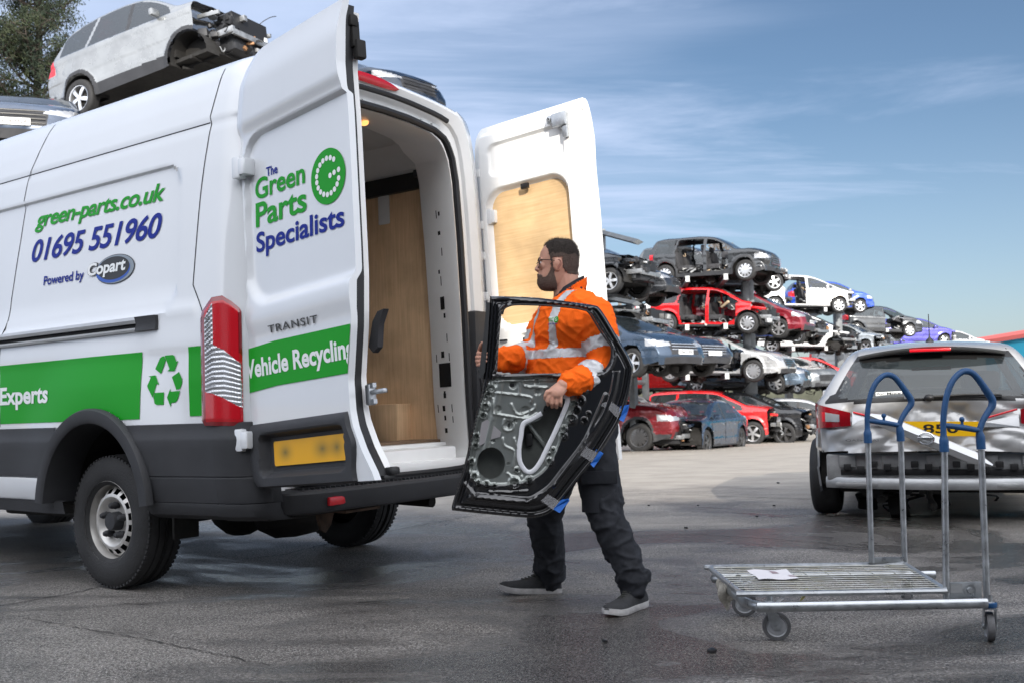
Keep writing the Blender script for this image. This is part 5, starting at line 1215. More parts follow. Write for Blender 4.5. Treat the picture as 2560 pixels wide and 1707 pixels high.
    for i in range(14):
        t = i/13; row = []
        for j in range(18):
            a = 2*pi*j/18; r_ = (.012+.030*sin(pi*min(1, t*1.15))**.8)*(1+.35*sin(3*a+t*5)+.15*sin(7*a)); row.append(rg+V(-.02+r_*cos(a)*.8+.02*t, r_*sin(a), .045-.125*t-.012*sin(2*a)*t))
        P.append(row)
    rag = q.grid(P, closev=True).build('cloth_rag', mat('rag_cloth', (.36, .34, .30), .9, var=.35, vscale=40, bump=.5, bscale=150), None); rag.location = base
    tag(rag, 'dirty pale rag snagged on the front corner of the trolley', 'rag')
build_trolley()
# ================================================================== CARS
PROF = {
 'hatch': [(-.495, .20), (-.5, .30), (-.497, .42), (-.488, .50), (-.480, .64), (-.462, .70), (-.44, .80), (-.405, .93), (-.36, .965), (-.25, .99), (-.10, 1.0), (.02, .985), (.10, .93), (.19, .81), (.265, .70), (.30, .675), (.38, .63), (.44, .575), (.475, .50), (.492, .40), (.5, .30), (.49, .17)],
 'suv': [(-.495, .24), (-.5, .32), (-.497, .44), (-.49, .55), (-.482, .66), (-.46, .76), (-.43, .88), (-.40, .955), (-.35, .98), (-.22, 1.0), (-.08, .998), (.03, .975), (.10, .92), (.18, .82), (.25, .725), (.29, .70), (.38, .675), (.44, .635), (.475, .57), (.49, .46), (.5, .36), (.49, .19)],
 'crossover': [(-.495, .24), (-.5, .32), (-.497, .44), (-.49, .53), (-.478, .60), (-.452, .70), (-.405, .84), (-.37, .915), (-.32, .955), (-.22, .99), (-.08, 1.0), (.03, .975), (.11, .91), (.19, .80), (.25, .72), (.29, .695), (.38, .665), (.44, .62), (.475, .55), (.49, .46), (.5, .36), (.49, .19)],
 'mini': [(-.495, .24), (-.5, .32), (-.497, .46), (-.49, .56), (-.482, .66), (-.468, .78), (-.445, .90), (-.42, .96), (-.35, .99), (-.2, 1.0), (-.05, .995), (.05, .965), (.12, .88), (.18, .78), (.235, .69), (.27, .675), (.38, .65), (.44, .62), (.478, .56), (.492, .45), (.5, .34), (.49, .19)],
 'sedan': [(-.495, .22), (-.5, .34), (-.497, .48), (-.49, .60), (-.475, .68), (-.42, .70), (-.36, .72), (-.30, .80), (-.22, .91), (-.14, .98), (-.06, 1.0), (.02, .985), (.09, .93), (.18, .80), (.25, .70), (.29, .675), (.38, .63), (.44, .575), (.475, .50), (.492, .41), (.5, .31), (.49, .18)],
 'mpv': [(-.495, .22), (-.5, .32), (-.497, .44), (-.49, .55), (-.482, .68), (-.47, .80), (-.45, .92), (-.42, .965), (-.33, .99), (-.18, 1.0), (-.05, .995), (.06, .955), (.14, .87), (.23, .75), (.31, .645), (.35, .61), (.41, .57), (.45, .53), (.478, .46), (.492, .38), (.5, .29), (.49, .17)],
}
_wheels = {}
def wheel_mesh(R, w, spokes, style):
    k = (R, w, spokes, style)
    if k in _wheels: return _wheels[k]
    rr = R*.66
    q = MB(); pr = [(rr, w*.42), (rr*1.06, w*.49), (R*.84, w*.5), (R*.93, w*.46), (R*.985, w*.36), (R, w*.25), (R, 0)]
    q.lathe(pr+[(r, -h) for r, h in reversed(pr[:-1])], (0, 0, 0), (0, 1, 0), 28)
    o = q.build('wheel', M_tyre, None); ty = o.data; bpy.data.objects.remove(o)
    q = MB(); q.lathe([(rr*1.02, w*.44), (rr*.95, w*.42), (rr*.92, w*.30), (rr*.90, w*.05), (rr*.9, -w*.2)], (0, 0, 0), (0, 1, 0), 28)
    for s in range(spokes):
        a0 = 2*pi*s/spokes
        for dd in ((-.13, .13) if style == 'twin' else (0,)):
            wd = {'twin': .055, 'steel': .17}.get(style, .10)
            pts = []
            for r, tw, hh in ((rr*.16, 0, w*.40), (rr*.55, .0, w*.42), (rr*.96, (.30 if style == 'swirl' else .0), w*.34)):
                a = a0+dd*(1 if r > rr*.2 else .3)+tw; pts.append(((r*cos(a), hh, r*sin(a)), a, r))
            L_, R_ = [], []
            for (p, a, r) in pts:
                t = V(-sin(a), 0, cos(a))*(R*wd*(1 if r > rr*.5 else .8)); L_.append(Vector(p)+t); R_.append(Vector(p)-t)
            q.grid([[v-V(0, w*.09, 0) for v in L_], L_, R_, [v-V(0, w*.09, 0) for v in R_]])
    q.lathe([(rr*.22, w*.33), (rr*.2, w*.42), (0, w*.43)], (0, 0, 0), (0, 1, 0), 12)
    o = q.build('rim', M_alloy, None, angle=30); rm = o.data; bpy.data.objects.remove(o)
    q = MB(); q.lathe([(rr*.92, -w*.05), (0, -w*.05)], (0, 0, 0), (0, 1, 0), 18); q.lathe([(rr*.55, w*.12), (0, w*.13)], (0, 0, 0), (0, 1, 0), 18)
    o = q.build('brake', M_under, None); bk = o.data; bpy.data.objects.remove(o)
    _wheels[k] = (ty, rm, bk); return _wheels[k]
def add_wheel(parent, pos, R, w, spokes, style, side, rim_mat=None, steer=0., bare=False):
    ty, rm, bk = wheel_mesh(R, w, spokes, style)
    o = bpy.data.objects.new('wheel', bk if bare else ty); COL.objects.link(o); o.parent = parent
    o.matrix_local = Matrix.Translation(pos) @ Matrix.Rotation((0 if side > 0 else pi)+steer, 4, 'Z') @ Matrix.Rotation(random.random()*6, 4, 'Y')
    if bare: o.name = 'brake_hub'; return o
    for d, nm in ((rm, 'rim'), (bk, 'brake')):
        if nm == 'rim' and rim_mat: d = rim_mesh_col(d, rim_mat)
        c = bpy.data.objects.new(nm, d); COL.objects.link(c); c.parent = o
    return o
_rimcol = {}
def rim_mesh_col(d, m):
    k = (d.name, m.name)
    if k not in _rimcol: e = d.copy(); e.materials.clear(); e.materials.append(m); _rimcol[k] = e
    return _rimcol[k]
M_clut = [mat('engine_dark', (.035, .036, .04), .5, .2, var=.4, vscale=15), mat('engine_steel', (.34, .35, .36), .4, .7, var=.4, vscale=12), mat('engine_alu', (.55, .56, .57), .45, .6, var=.3), mat('engine_copper', (.30, .16, .08), .5, .4), mat('engine_black', (.012, .012, .013), .5), mat('engine_blue', (.02, .12, .45), .4), mat('wrap_tan', (.42, .33, .22), .8)]
def clutter(mb, lo, hi, n, rs, k=.22):
    """torn engine-bay pieces: blocks, pipes, hoses and bent sheet"""
    lo, hi = Vector(lo), Vector(hi); ext = hi-lo
    for i in range(n):
        c = V(*[rs.uniform(lo[a], hi[a]) for a in range(3)]); mi = rs.choice([0, 0, 0, 1, 1, 2, 4, 4, 4, 0, 3])
        R = Matrix.Rotation(rs.uniform(-.6, .6), 3, rs.choice('XYZ')) @ Matrix.Rotation(rs.uniform(-.5, .5), 3, rs.choice('XYZ'))
        t = rs.random(); s = k*rs.uniform(.35, 1.)
        if t < .45: mb.box(c, (s*rs.uniform(.3, 1), s*rs.uniform(.3, 1.2), s*rs.uniform(.3, 1)), R, mi, bev=.012)
        elif t < .6: mb.lathe([(0, 0), (s*.4, 0), (s*.42, s*.1), (s*.38, s*.5), (s*.2, s*.55), (0, s*.55)], c, R @ V(0, 0, 1), 9, mi)
        elif t < .85:
            p = [c]; 
            for _ in range(3): p.append(p[-1]+V(rs.uniform(-1, 1), rs.uniform(-1, 1), rs.uniform(-1, .7))*s*.7)
            mb.tube(smooth_path(p, 4), rs.uniform(.007, .022), 6, mi)
        else:
            u, v = R @ V(s, 0, 0), R @ V(0, s*.8, 0); P = [[c+u*a+v*b+V(0, 0, rs.uniform(-.03, .03)) for b in (-.5, 0, .5)] for a in (-.5, 0, .5)]; mb.grid(P, mi)
def car(name, label, cat, style='hatch', L=4.0, W=1.76, H=1.46, wb=2.55, col=(.4, .4, .42), metal=.3, doors_off=(), front_off=0., seats=True, R=.315, spokes=5, wstyle='std', rim=None, dx=.05, res=14, group=None, wheels=(1, 1, 1, 1), rx=None, trim=False, cls_hook=None, disp=None, seed=1, belt=None, glass_gone=False, rough=.28, xoff=0., bare_front=False, plate=None, pcol=None, lights=True, zc=0., steer=0., tumble=.42, bow=.17, trackadd=0.):
    rs = random.Random(seed)
    root = thing(name, label, cat, group=group)
    pm = mat('car_paint_%02d%02d%02d_%d' % (int(col[0]*99), int(col[1]*99), int(col[2]*99), int(metal*10)), col, rough, metal, coat=1., var=.22, vscale=2.2, rvar=.12)
    fx = wb/2+xoff; rxx = -wb/2+xoff
    top = [(x*L, z*H) for x, z in PROF[style]]
    sp_ = smooth_path([V(x, 0, z) for x, z in top], 6); d = [0]
    for a, b in zip(sp_, sp_[1:]): d.append(d[-1]+(b-a).length)
    n = int(d[-1]/dx); st = [(interp(t, d, [p.x for p in sp_]), interp(t, d, [p.z for p in sp_])) for t in np.linspace(0, d[-1], n)]
    zb = belt or .62*H
    gl_b = lambda x: zb+.05*(fx*.4-x)/L+.0
    def hw(x, z):
        u = abs(2*x/L); pl_ = 1-.055*u**3-.10*max(0, u-.86)**1.5*9
        y = W/2*pl_*(1-.05*max(0, (.30*H-z)/(.3*H))-.012*((z-zb*.75)/zb)**2)
        b = gl_b(x)
        if z > b: y -= (z-b)*tumble+.012*sstep(0, .04, z-b)
        for wx in (rxx, fx):                                  # flared arches
            r = math.hypot(x-wx, z-R); y += .022*sstep(R*1.55, R*1.22, r)
        if b-.10 < z < b-.03: y += .006
        if .30*H < z < .40*H: y -= .008
        return y
    zbot = lambda x: .15*H if abs(x) < L*.40 else .15*H+.07*H*((abs(x)-L*.40)/(L*.1))
    rows = []; NS, NT = int(res*2.2), res
    for x, zt in st:
        zb0 = min(zbot(x), zt-.004); zs_ = zb0+(zt-zb0)*(np.linspace(0, 1, NS)**.92)
        sh = [];
        ytop = hw(x, zt)
        rnd = min(.07, .5*max(.01, zt-zb0)) if abs(x) < L*.47 else .03
        for z in zs_:
            y = hw(x, z); k_ = max(0, (z-(zt-rnd))/rnd); y -= (1-sqrt(max(0, 1-k_*k_)))*rnd*.9; sh.append((y, z))
        y1 = sh[-1][0]; crown = .035 if zt > zb else .03
        tp = [(y1*cos(pi*t/2/1.0*1.0) if False else y1*(1-t), zt+crown*(1-(1-t)**2)) for t in np.linspace(0, 1, NT)[1:]]
        half = sh+tp; ring = [V(x, y, z) for y, z in half]+[V(x, -y, z) for y, z in reversed(half[:-1])]
        rows.append(ring)
    M_ = len(rows[0])
    def bowed(p):
        k_ = bow*min(1.05, abs(p.y)/(W/2))**4*float(sstep(L*.33, L*.47, abs(p.x))); return V(p.x-(k_ if p.x > 0 else -k_), p.y, p.z)
    flat_ = rows; rows = [[bowed(p) for p in r] for r in rows]
    if disp is None and seed != 77:                          # knocks and creases, worst at the ends
        ca = (.02, .045, .07)[seed % 3]; so3 = seed*1.7
        def knock(p):
            k_ = .25+float(sstep(L*.22, L*.46, abs(p.x))); n_ = mnoise.noise(Vector((p.x*2.1+so3, p.y*2.6, p.z*3.1)))+.6*(1-abs(mnoise.noise(Vector((p.x*3.3, p.y*3.+so3, p.z*5.))))*2.4)**3*.5
            return V(p.x-(1 if p.x > 0 else -1)*ca*k_*max(-.4, n_)*float(sstep(L*.30, L*.47, abs(p.x))), p.y*(1-ca*.35*k_*n_), p.z+ca*.55*k_*n_*float(sstep(.5*H, .62*H, p.z)))
        disp = knock
    if disp: rows = [[disp(p) for p in r] for r in rows]
    # where the windscreen and rear window lie along the roof line
    ws = {'hatch': (.085, .275), 'suv': (.085, .265), 'crossover': (.085, .265), 'mini': (.10, .245), 'sedan': (.085, .265), 'mpv': (.12, .325)}[style]; wr = {'hatch': (-.455, -.395), 'suv': (-.463, -.405), 'crossover': (-.455, -.38), 'mini': (-.474, -.435), 'sedan': (-.345, -.175), 'mpv': (-.474, -.435)}[style]
    tops_x = [s[0] for s in st]
    def ztop_at(x): return np.interp(x, [p.x for p in sp_ if p.z > .6*H], [p.z for p in sp_ if p.z > .6*H])
    a_p = fx-.50*R-.30 if style != 'mini' else fx-.62; a_base = a_p+.12; b_p = lerp(rxx, fx, .50)+.02; c_p = rxx+.30
    xcut = L/2-front_off if front_off else 9
    def classify(p, j):
        x, y, z = p; side = j < NS or j >= M_-NS
        if x > xcut: return None
        if side:
            for wx in (rxx, fx):
                if math.hypot(x-wx, z-R*1.04) < R*1.20 and z < R*2.3: return None
            zt = ztop_at(x); b = gl_b(x)
            slope_f = (zt-.055)-z; 
            # side glass: below roof rail, above belt, between pillars
            if z > b+.025 and slope_f > .02 and x < ws[1]*L-.10-(z-b)*.55 and x > wr[0]*L+.16+(z-b)*(.25 if style != 'sedan' else 1.05):
                dd_ = min(abs(x-b_p-(z-b)*-.05), 9)
                hole = ('F' in doors_off and x > b_p) or ('R' in doors_off and c_p+.02-.35*max(0, z-b)*0 < x < b_p)
                if dd_ < .045: return 2 if not doors_off else 0
                if abs(x-(c_p-.02)-(z-b)*.25) < .035: return 0
                if x > b_p and x > a_p+.02 and x > ws[1]*L-.42-(z-b)*.8+.0 and False: return 0
                if hole: return None
                return None if glass_gone else 1
            if doors_off and z > .22*H+.02:
                if 'F' in doors_off and b_p+.05 < x < a_base-.02 and z <= b+.03 and z > .23*H+.10*sstep(a_base-.3, a_base, x): return None
                if 'R' in doors_off and z <= b+.03 and z > .23*H and max(c_p+.04, rxx+R*1.18+.20*0) < x < b_p-.05 and math.hypot(x-rxx, z-R) > R*1.42: return None
            if trim and (z < .26*H or any(math.hypot(x-wx, z-R*1.04) < R*1.42 for wx in (rxx, fx))): return 2
            if z < .19*H: return 2
        else:
            u = abs(y)
            if ws[0]*L < x < ws[1]*L and z > .6*H: return 2 if u > hw(x, z)*.90 else (None if glass_gone else 1)
            if wr[0]*L < x < wr[1]*L and z > .60*H: return 2 if u > hw(x, z)*.88 else 1
        if lights:
            if x > L*.425 and .455*H-.02*(abs(y)/W*4-1.4) < z < .505*H+.075*(abs(y)/W*4-1.) and abs(y) > W*.24 and not (front_off): return 3
            if x < -L*.455 and .50*H < z < .66*H and abs(y) > W*.30: return 4
        if x > L*.46 and not front_off:
            if .33*H < z < .50*H and abs(y) < W*.27: return 2
            if .19*H < z < .29*H and abs(y) < W*.38: return 2
        if x < -L*.47 and z < .30*H: return 2
        return 0
    face = {}
    for i in range(len(rows)-1):
        for j in range(M_-1):
            p = (flat_[i][j]+flat_[i+1][j]+flat_[i][j+1]+flat_[i+1][j+1])/4
            c = classify(p, j)
            if cls_hook: c = cls_hook(p, j, c, j < NS or j >= M_-NS)
            if c is None: continue
            if c in (3, 4) : c = (c, 1 if p.y > 0 else -1)
            face.setdefault(c, []).append((i, j))
    def emit(keys, name, mats, parent, lift=0):
        mp_ = {}; q = MB()
        for mi, k in enumerate(keys):
            for (i, j) in face.get(k, []):
                f = []
                for a in ((i, j), (i+1, j), (i+1, j+1), (i, j+1)):
                    if a not in mp_: mp_[a] = len(q.v); q.v.append(tuple(rows[a[0]][a[1]]))
                    f.append(mp_[a])
                q.f.append(tuple(f)); q.m.append(mi)
        if not q.f: return None
        return q.build(name, mats, parent, angle=45)
    body = emit([0, 2, 5, 6, 7], 'body', [pm, M_plastic, M_black, M_galv, mat('bare_metal_white', (.55, .55, .54), .5, .2, var=.3)], root)
    cells = set(face.get(1, [])); wrap = {}
    while cells:                                             # every pane a part of its own
        stack = [cells.pop()]; comp = []
        while stack:
            i, j = stack.pop(); comp.append((i, j))
            for nb in ((i+1, j), (i-1, j), (i, j+1), (i, j-1)):
                if nb in cells: cells.discard(nb); stack.append(nb)
        if len(comp) > 5: face['pane'] = comp; emit(['pane'], 'window', [M_glass], root)
    for s in (1, -1):
        emit([(3, s)], 'headlight', [M_clear], root); emit([(4, s)], 'tail_light', [M_red], root)
    # floor pan, wheel wells, bulkheads
    q = MB(); zf = .19*H
    q.box((0, 0, zf+.03), (L*.78, W*.82, .06)); q.box((a_p+.12, 0, .42*H), (.05, W*.86, .36*H)); q.tube([(-L*.42, .2, zf-.03), (0, .22, zf-.03)], .035, 8)
    for wx in (rxx, fx):
        q.tube([(wx, -W*.44, R), (wx, W*.44, R)], .035, 8)
        for s in (1, -1):
            if wx == fx and front_off > L*.28: continue
            P = [[V(wx+R*1.16*cos(a), s*y, R*1.04+R*1.16*sin(a)) for y in (W*.475, W*.30)] for a in np.linspace(-.15, pi+.15, 13)]; q.grid(P); q.add([r[1] for r in P], [tuple(range(13))])
    clutter(q, (-L*.40, -W*.34, .02*H), (L*.36, W*.34, .19*H), 26, rs, .30); q.m = [0]*len(q.f)
    q.tube(smooth_path([(-L*.45, W*.22, .13*H), (-L*.2, W*.2, .10*H), (0, .12, .12*H), (L*.25, .1, .10*H)], 4), .035, 7)
    q.build('floor_pan', M_under, root, angle=40)
    if seats:
        q = MB(); sy = W*.21
        for x0 in (b_p-.02, rxx+.38):
            for s in (1, -1):
                q.box((x0+.18, s*sy, .36*H), (.50, .46, .16), bev=.05); q.box((x0-.10, s*sy, .55*H), (.14, .45, .50), R=Matrix.Rotation(-.22, 3, 'Y'), bev=.05); q.box((x0-.20, s*sy, .55*H+.34), (.10, .26, .17), bev=.04)
        q.box((a_p-.02, 0, .56*H), (.36, W*.78, .20), R=Matrix.Rotation(.25, 3, 'Y'), bev=.05)
        q.build('seats', mat('seat_cloth', (.045, .045, .05), .8, var=.4, vscale=12), root)
        q = MB(); c = V(a_p-.30, -sy, .60*H); q.tube([c+V(.05*sin(t), .18*cos(t), .17*sin(t)) for t in np.linspace(0, 2*pi, 20, endpoint=False)], .014, 6, closed=True); q.build('steering_wheel', M_black, root)
    if doors_off:                                            # torn trim, airbags and looms left in the openings
        q = MB(); mats_ = [mat('loose_white', (.60, .60, .58), .6), M_black, mat('loose_grey', (.25, .26, .27), .5), mat('loose_metal', (.55, .56, .58), .3, .8), mat('loose_tan', (.40, .30, .20), .7)]
        for s in (1, -1):
            for _ in range(22):
                x0 = rs.uniform(max(c_p, rxx+R*1.2), a_base); c = V(x0, s*(W*.5-rs.uniform(.06, .35)), rs.choice([.24*H, .27*H, .32*H, zb-.05])+rs.uniform(-.03, .06)); mi = rs.choice([0, 1, 1, 2, 2, 3, 4])
                if rs.random() < .5: q.box(c, (rs.uniform(.05, .35), rs.uniform(.02, .10), rs.uniform(.015, .07)), Matrix.Rotation(rs.uniform(-.7, .7), 3, 'Y') @ Matrix.Rotation(rs.uniform(-1, 1), 3, 'Z'), mi, bev=.008)
                else:
                    pp = [c]
                    for _k in range(3): pp.append(pp[-1]+V(rs.uniform(-.14, .14), rs.uniform(-.04, .04), rs.uniform(-.10, .08)))
                    q.tube(smooth_path(pp, 4), rs.uniform(.006, .016), 5, mi)
        q.build('loose_trim', mats_, root)['kind'] = 'stuff'
    if doors_off:                                            # bare door frame edges
        q = MB(); ro_ = mat('frame_edge', tuple(min(1, c*.8+.10) for c in col), .4, .3, var=.5, vscale=10)
        for s in (1, -1):
            for x0, w_ in ((b_p, .10),):
                q.box((x0, s*(hw(x0, .5*H)-.06), .40*H), (w_, .05, .40*H), bev=.015)
        q.build('door_pillar', ro_, root)
    if front_off:
        q = MB(); xa, xb = xcut-.02, L/2-.14
        q.mi = 0
        clutter(q, (xa, -W*.36, .22*H), (xb, W*.36, .58*H), int(34+30*front_off), rs)
        q.box((lerp(xa, xb, .55), 0, .36*H), (front_off*.5, W*.45, .28*H), bev=.04, mi=0)
        for s in (1, -1): q.box((lerp(xa, xb, .5), s*W*.30, .36*H), (front_off*.95, .07, .11), bev=.01, mi=1 if not pcol else 7); q.box((lerp(xa, xb, .35), s*W*.37, .54*H), (front_off*.7, .05, .07), R=Matrix.Rotation(.12, 3, 'Y'), bev=.01, mi=7)
        q.box((xb+.02, 0, .34*H), (.05, W*.62, .10), bev=.01, mi=1); q.box((xb-.06, 0, .44*H), (.04, W*.50, .24*H), mi=4)
        q.build('engine_bay', M_clut+[pm], root)
    if not front_off:                                        # grille bars and lower intake
        q = MB(); gx = max(p.x for r_ in rows for p in r_ if abs(p.y) < .1 and abs(p.z-.42*H) < .06*H)
        for k in range(4): z0 = lerp(.355*H, .48*H, k/3); q.tube([(gx+.012-.17*min(1.05, abs(y)/(W/2))**4-.02*k*0-abs(z0-.42*H)*.10, y, z0) for y in np.linspace(-W*.25, W*.25, 9)], [(.010, .008)]*9, 5)
        q.build('grille_bar', M_chrome if metal > .35 else M_black, root)
    if plate:
        q = MB(); q.box((L/2+.012, 0, .36*H), (.012, .50, .105)); pp = q.build('number_plate', mat('plate_white', (.66, .67, .68), .4), root)
        text_on(plate, (.21, .36*H-.032), (-.21, .36*H-.032), (.21, .36*H+.035), lambda a, b: V(L/2+.0195, -a, b), M_black, pp, bold=.02)
    wpos = [(fx, 1, 0), (fx, -1, 1), (rxx, 1, 2), (rxx, -1, 3)]
    for wx, s, k in wpos:
        if wheels[k] is None: continue
        add_wheel(root, V(wx, s*(W/2-.115+trackadd), R), R, .215, spokes, wstyle, s, rim, steer if wx > 0 else 0, bare=(wheels[k] == 0))
    # mirrors and handles
    if 'F' not in doors_off:
        q = MB()
        for s in (1, -1):
            m_ = MB(); m_.box((a_p-.06, s*(W/2+.07), zb+.08), (.10, .19, .13), bev=.04); m_.build('wing_mirror', pm, root)
        for x0 in (b_p+.18, c_p+.34):
            m_ = MB(); m_.box((x0, hw(x0, zb-.12)+.012, zb-.11), (.16, .03, .035), bev=.012); m_.build('door_handle', M_chrome if metal > .5 else pm, root)
        g = MB()
        for x0 in (a_base+.0, b_p, c_p+.05):
            g.tube([(x0-.0, hw(x0, z)+.0005, z) for z in np.linspace(.24*H, zb, 8)], .006, 4)
        g.build('door_gap', M_black, root)
    root['_dims'] = (wb, xoff, R, W)
    return root
def place(root, rear, front, Yf, flip=False, near_rear=False):
    """stand a car with its near-side wheel centres where the photograph has them"""
    wb, xoff, R, W_ = root['_dims']; del root['_dims']
    PF = at(front[0], front[1], Yf); lo, hi = (Yf, Yf+wb) if not near_rear else (Yf-wb, Yf)
    best = None
    for Y in np.linspace(lo, hi, 241):
        e = abs((at(rear[0], rear[1], Y)-PF).length-wb)
        if best is None or e < best[0]: best = (e, Y)
    PR = at(rear[0], rear[1], best[1]); f = (PF-PR).normalized(); l = V(0, 0, 1).cross(f).normalized(); u = f.cross(l)
    s = 1 if l.y < 0 else -1                                  # which flank faces the camera
    o = (PF+PR)/2-f*xoff-l*(s*(W_/2-.02))-u*R
    root.matrix_world = frame(o, f, l, u); return root
def place_h(root, front, Yf, ang, pitch=0.):
    """stand a car by its near front wheel and a heading"""
    wb, xoff, R, W_ = root['_dims']; del root['_dims']
    a = radians(ang); f = V(cos(a)*cos(pitch), sin(a)*cos(pitch), sin(pitch)); l = V(0, 0, 1).cross(f).normalized(); u = f.cross(l); s = 1 if l.y < 0 else -1
    PF = at(front[0], front[1], Yf); o = PF-f*(wb/2+xoff)-l*(s*(W_/2-.02))-u*R
    root.matrix_world = frame(o, f, l, u); return root
# ================================================================== THE STACKS OF WRECKS
def z4(a, b): return (1500+.37*a, 560+.37*b)
def z5(a, b): return (1940+.2636*a, 600+.2636*b)
GR = 'wrecked cars stored on the racks'
GG = 'wrecked cars parked on the ground before the racks'
SILV = (.46, .47, .48); WHITE = (.70, .71, .72)
place(car('wrecked_car', 'dark grey boxy hatchback without doors on the top level of the front rack', 'car', 'mini', 4.05, 1.78, 1.50, 2.62, (.035, .038, .042), .4, ('F', 'R'), R=.325, spokes=10, wstyle='std', trim=True, group=GR, seed=11, dx=.035, res=20, plate=None), z4(437, 345), z4(980, 312), 31.5)
place(car('wrecked_car', 'bright red hatchback stripped of doors and nose on the middle level of the front rack', 'car', 'hatch', 4.05, 1.75, 1.46, 2.56, (.62, .010, .014), 0., ('F', 'R'), front_off=.62, R=.325, spokes=9, wstyle='swirl', group=GR, seed=12, dx=.035, res=20), z4(452, 672), z4(995, 668), 31.5)
place(car('wrecked_car', 'silver saloon without side doors on the lowest level of the front rack', 'car', 'sedan', 4.5, 1.80, 1.42, 2.74, (.50, .51, .52), .4, ('F', 'R'), R=.335, spokes=10, wstyle='twin', group=GR, seed=13, dx=.035, res=20, plate=None), z4(470, 995), z4(1035, 990), 31.5)
place(car('wrecked_car', 'black wreck with bare engine bay behind the boxy dark grey hatchback', 'car', 'hatch', 4.0, 1.76, 1.42, 2.55, (.015, .015, .018), .2, (), front_off=.75, group=GR, seed=14, spokes=5), z4(660, 392), z4(1178, 392), 34.5)
place(car('wrecked_car', 'maroon people carrier with its nose showing behind the red stripped hatchback', 'car', 'mpv', 4.4, 1.82, 1.60, 2.72, (.20, .008, .018), .3, (), group=GR, seed=15, R=.33, spokes=6, plate='KN12 VDM'), z4(672, 705), z4(1207, 705), 34.0)
place(car('wrecked_car', 'blue grey estate nose with number plate behind the silver doorless saloon', 'car', 'hatch', 4.5, 1.82, 1.45, 2.65, (.10, .14, .19), .5, (), group=GR, seed=16, spokes=7, plate='YT63 UVA'), z4(650, 1078), z4(1185, 1075), 34.0)
# the bay to the left, by the gantry
SUP_GANTRY = place_h(car('wrecked_car', 'dark car with crumpled bonnet under the steel gantry', 'car', 'hatch', 4.2, 1.78, 1.46, 2.6, (.03, .034, .04), .4, (), front_off=.5, group=GR, seed=17), z4(62, 385), 24.5, -32)
SUP_BLACK = place_h(car('wrecked_car', 'black car half hidden between the gantry and the boxy dark grey hatchback', 'car', 'sedan', 4.5, 1.8, 1.42, 2.7, (.02, .022, .026), .3, (), group=GR, seed=18), z4(252, 455), 28.5, -24)
place_h(car('wrecked_car', 'crushed metal wreck of torn panels below the dark car under the gantry', 'car', 'hatch', 4.0, 1.76, 1.30, 2.55, (.22, .23, .24), .5, ('F', 'R'), front_off=1.1, group=GR, seed=19, seats=False, wheels=(0, 0, 1, 1)), z4(160, 690), 25.0, -30)
SUP_NAVY = place_h(car('wrecked_car', 'navy saloon with wide grille and number plate nosing out left of the silver doorless saloon', 'car', 'sedan', 4.7, 1.84, 1.42, 2.8, (.022, .032, .055), .5, (), group=GR, seed=20, plate='KU13 PXA', R=.33), z4(395, 935), 24.2, -47)
SUP_BLUE = place_h(car('wrecked_car', 'dark blue hatchback nose with number plate beside the orange sleeve', 'car', 'hatch', 4.2, 1.8, 1.46, 2.6, (.03, .055, .095), .4, (), group=GR, seed=21, plate='KN61 OEB', R=.32), z4(215, 935), 22.8, -47)
place_h(car('wrecked_car', 'red car lying low behind the wheels of the navy saloon', 'car', 'hatch', 4.0, 1.75, 1.46, 2.55, (.55, .012, .012), 0, (), group=GR, seed=22), z4(650, 1088), 36, -8)
# along the ground
place_h(car('wrecked_car', 'dark red four by four with bright headlamp and turquoise brake at ground level', 'car', 'suv', 4.64, 1.89, 1.70, 2.77, (.20, .010, .016), .4, (), group=GG, seed=23, R=.365, spokes=10, wstyle='twin', rim=M_alloyd, trim=True, plate='MT14 XUA', dx=.04, res=18), z4(262, 1440), 26.2, -28)
place(car('wrecked_car', 'dark blue saloon with smashed front end facing left on the ground', 'car', 'sedan', 4.65, 1.83, 1.44, 2.81, (.030, .055, .10), .6, (), front_off=.45, group=GG, seed=24, R=.33, spokes=5, dx=.04, res=18, rim=M_alloyd), z4(960, 1452), z4(728, 1474), 26.5)
place_h(car('wrecked_car', 'bright red four by four with torn front corner on the ground behind the blue saloon', 'car', 'suv', 4.45, 1.85, 1.66, 2.65, (.60, .012, .014), 0, (), front_off=.34, group=GG, seed=25, R=.355, spokes=5, dx=.04, res=18), z4(1032, 1412), 31.1, -20)
place_h(car('wrecked_car', 'black four by four with cracked nose at the right end of the ground row', 'car', 'suv', 4.45, 1.85, 1.62, 2.65, (.016, .017, .02), .3, (), front_off=.26, group=GG, seed=26, R=.35, spokes=5, wstyle='twin', dx=.04, res=18, rim=M_alloyd), z4(1245, 1418), 31.4, -28)
place_h(car('wrecked_car', 'pale silver estate behind the black four by four at ground level', 'car', 'mpv', 4.5, 1.8, 1.58, 2.7, (.50, .51, .53), .4, (), group=GG, seed=27), z4(1610, 1405), 38, -12)
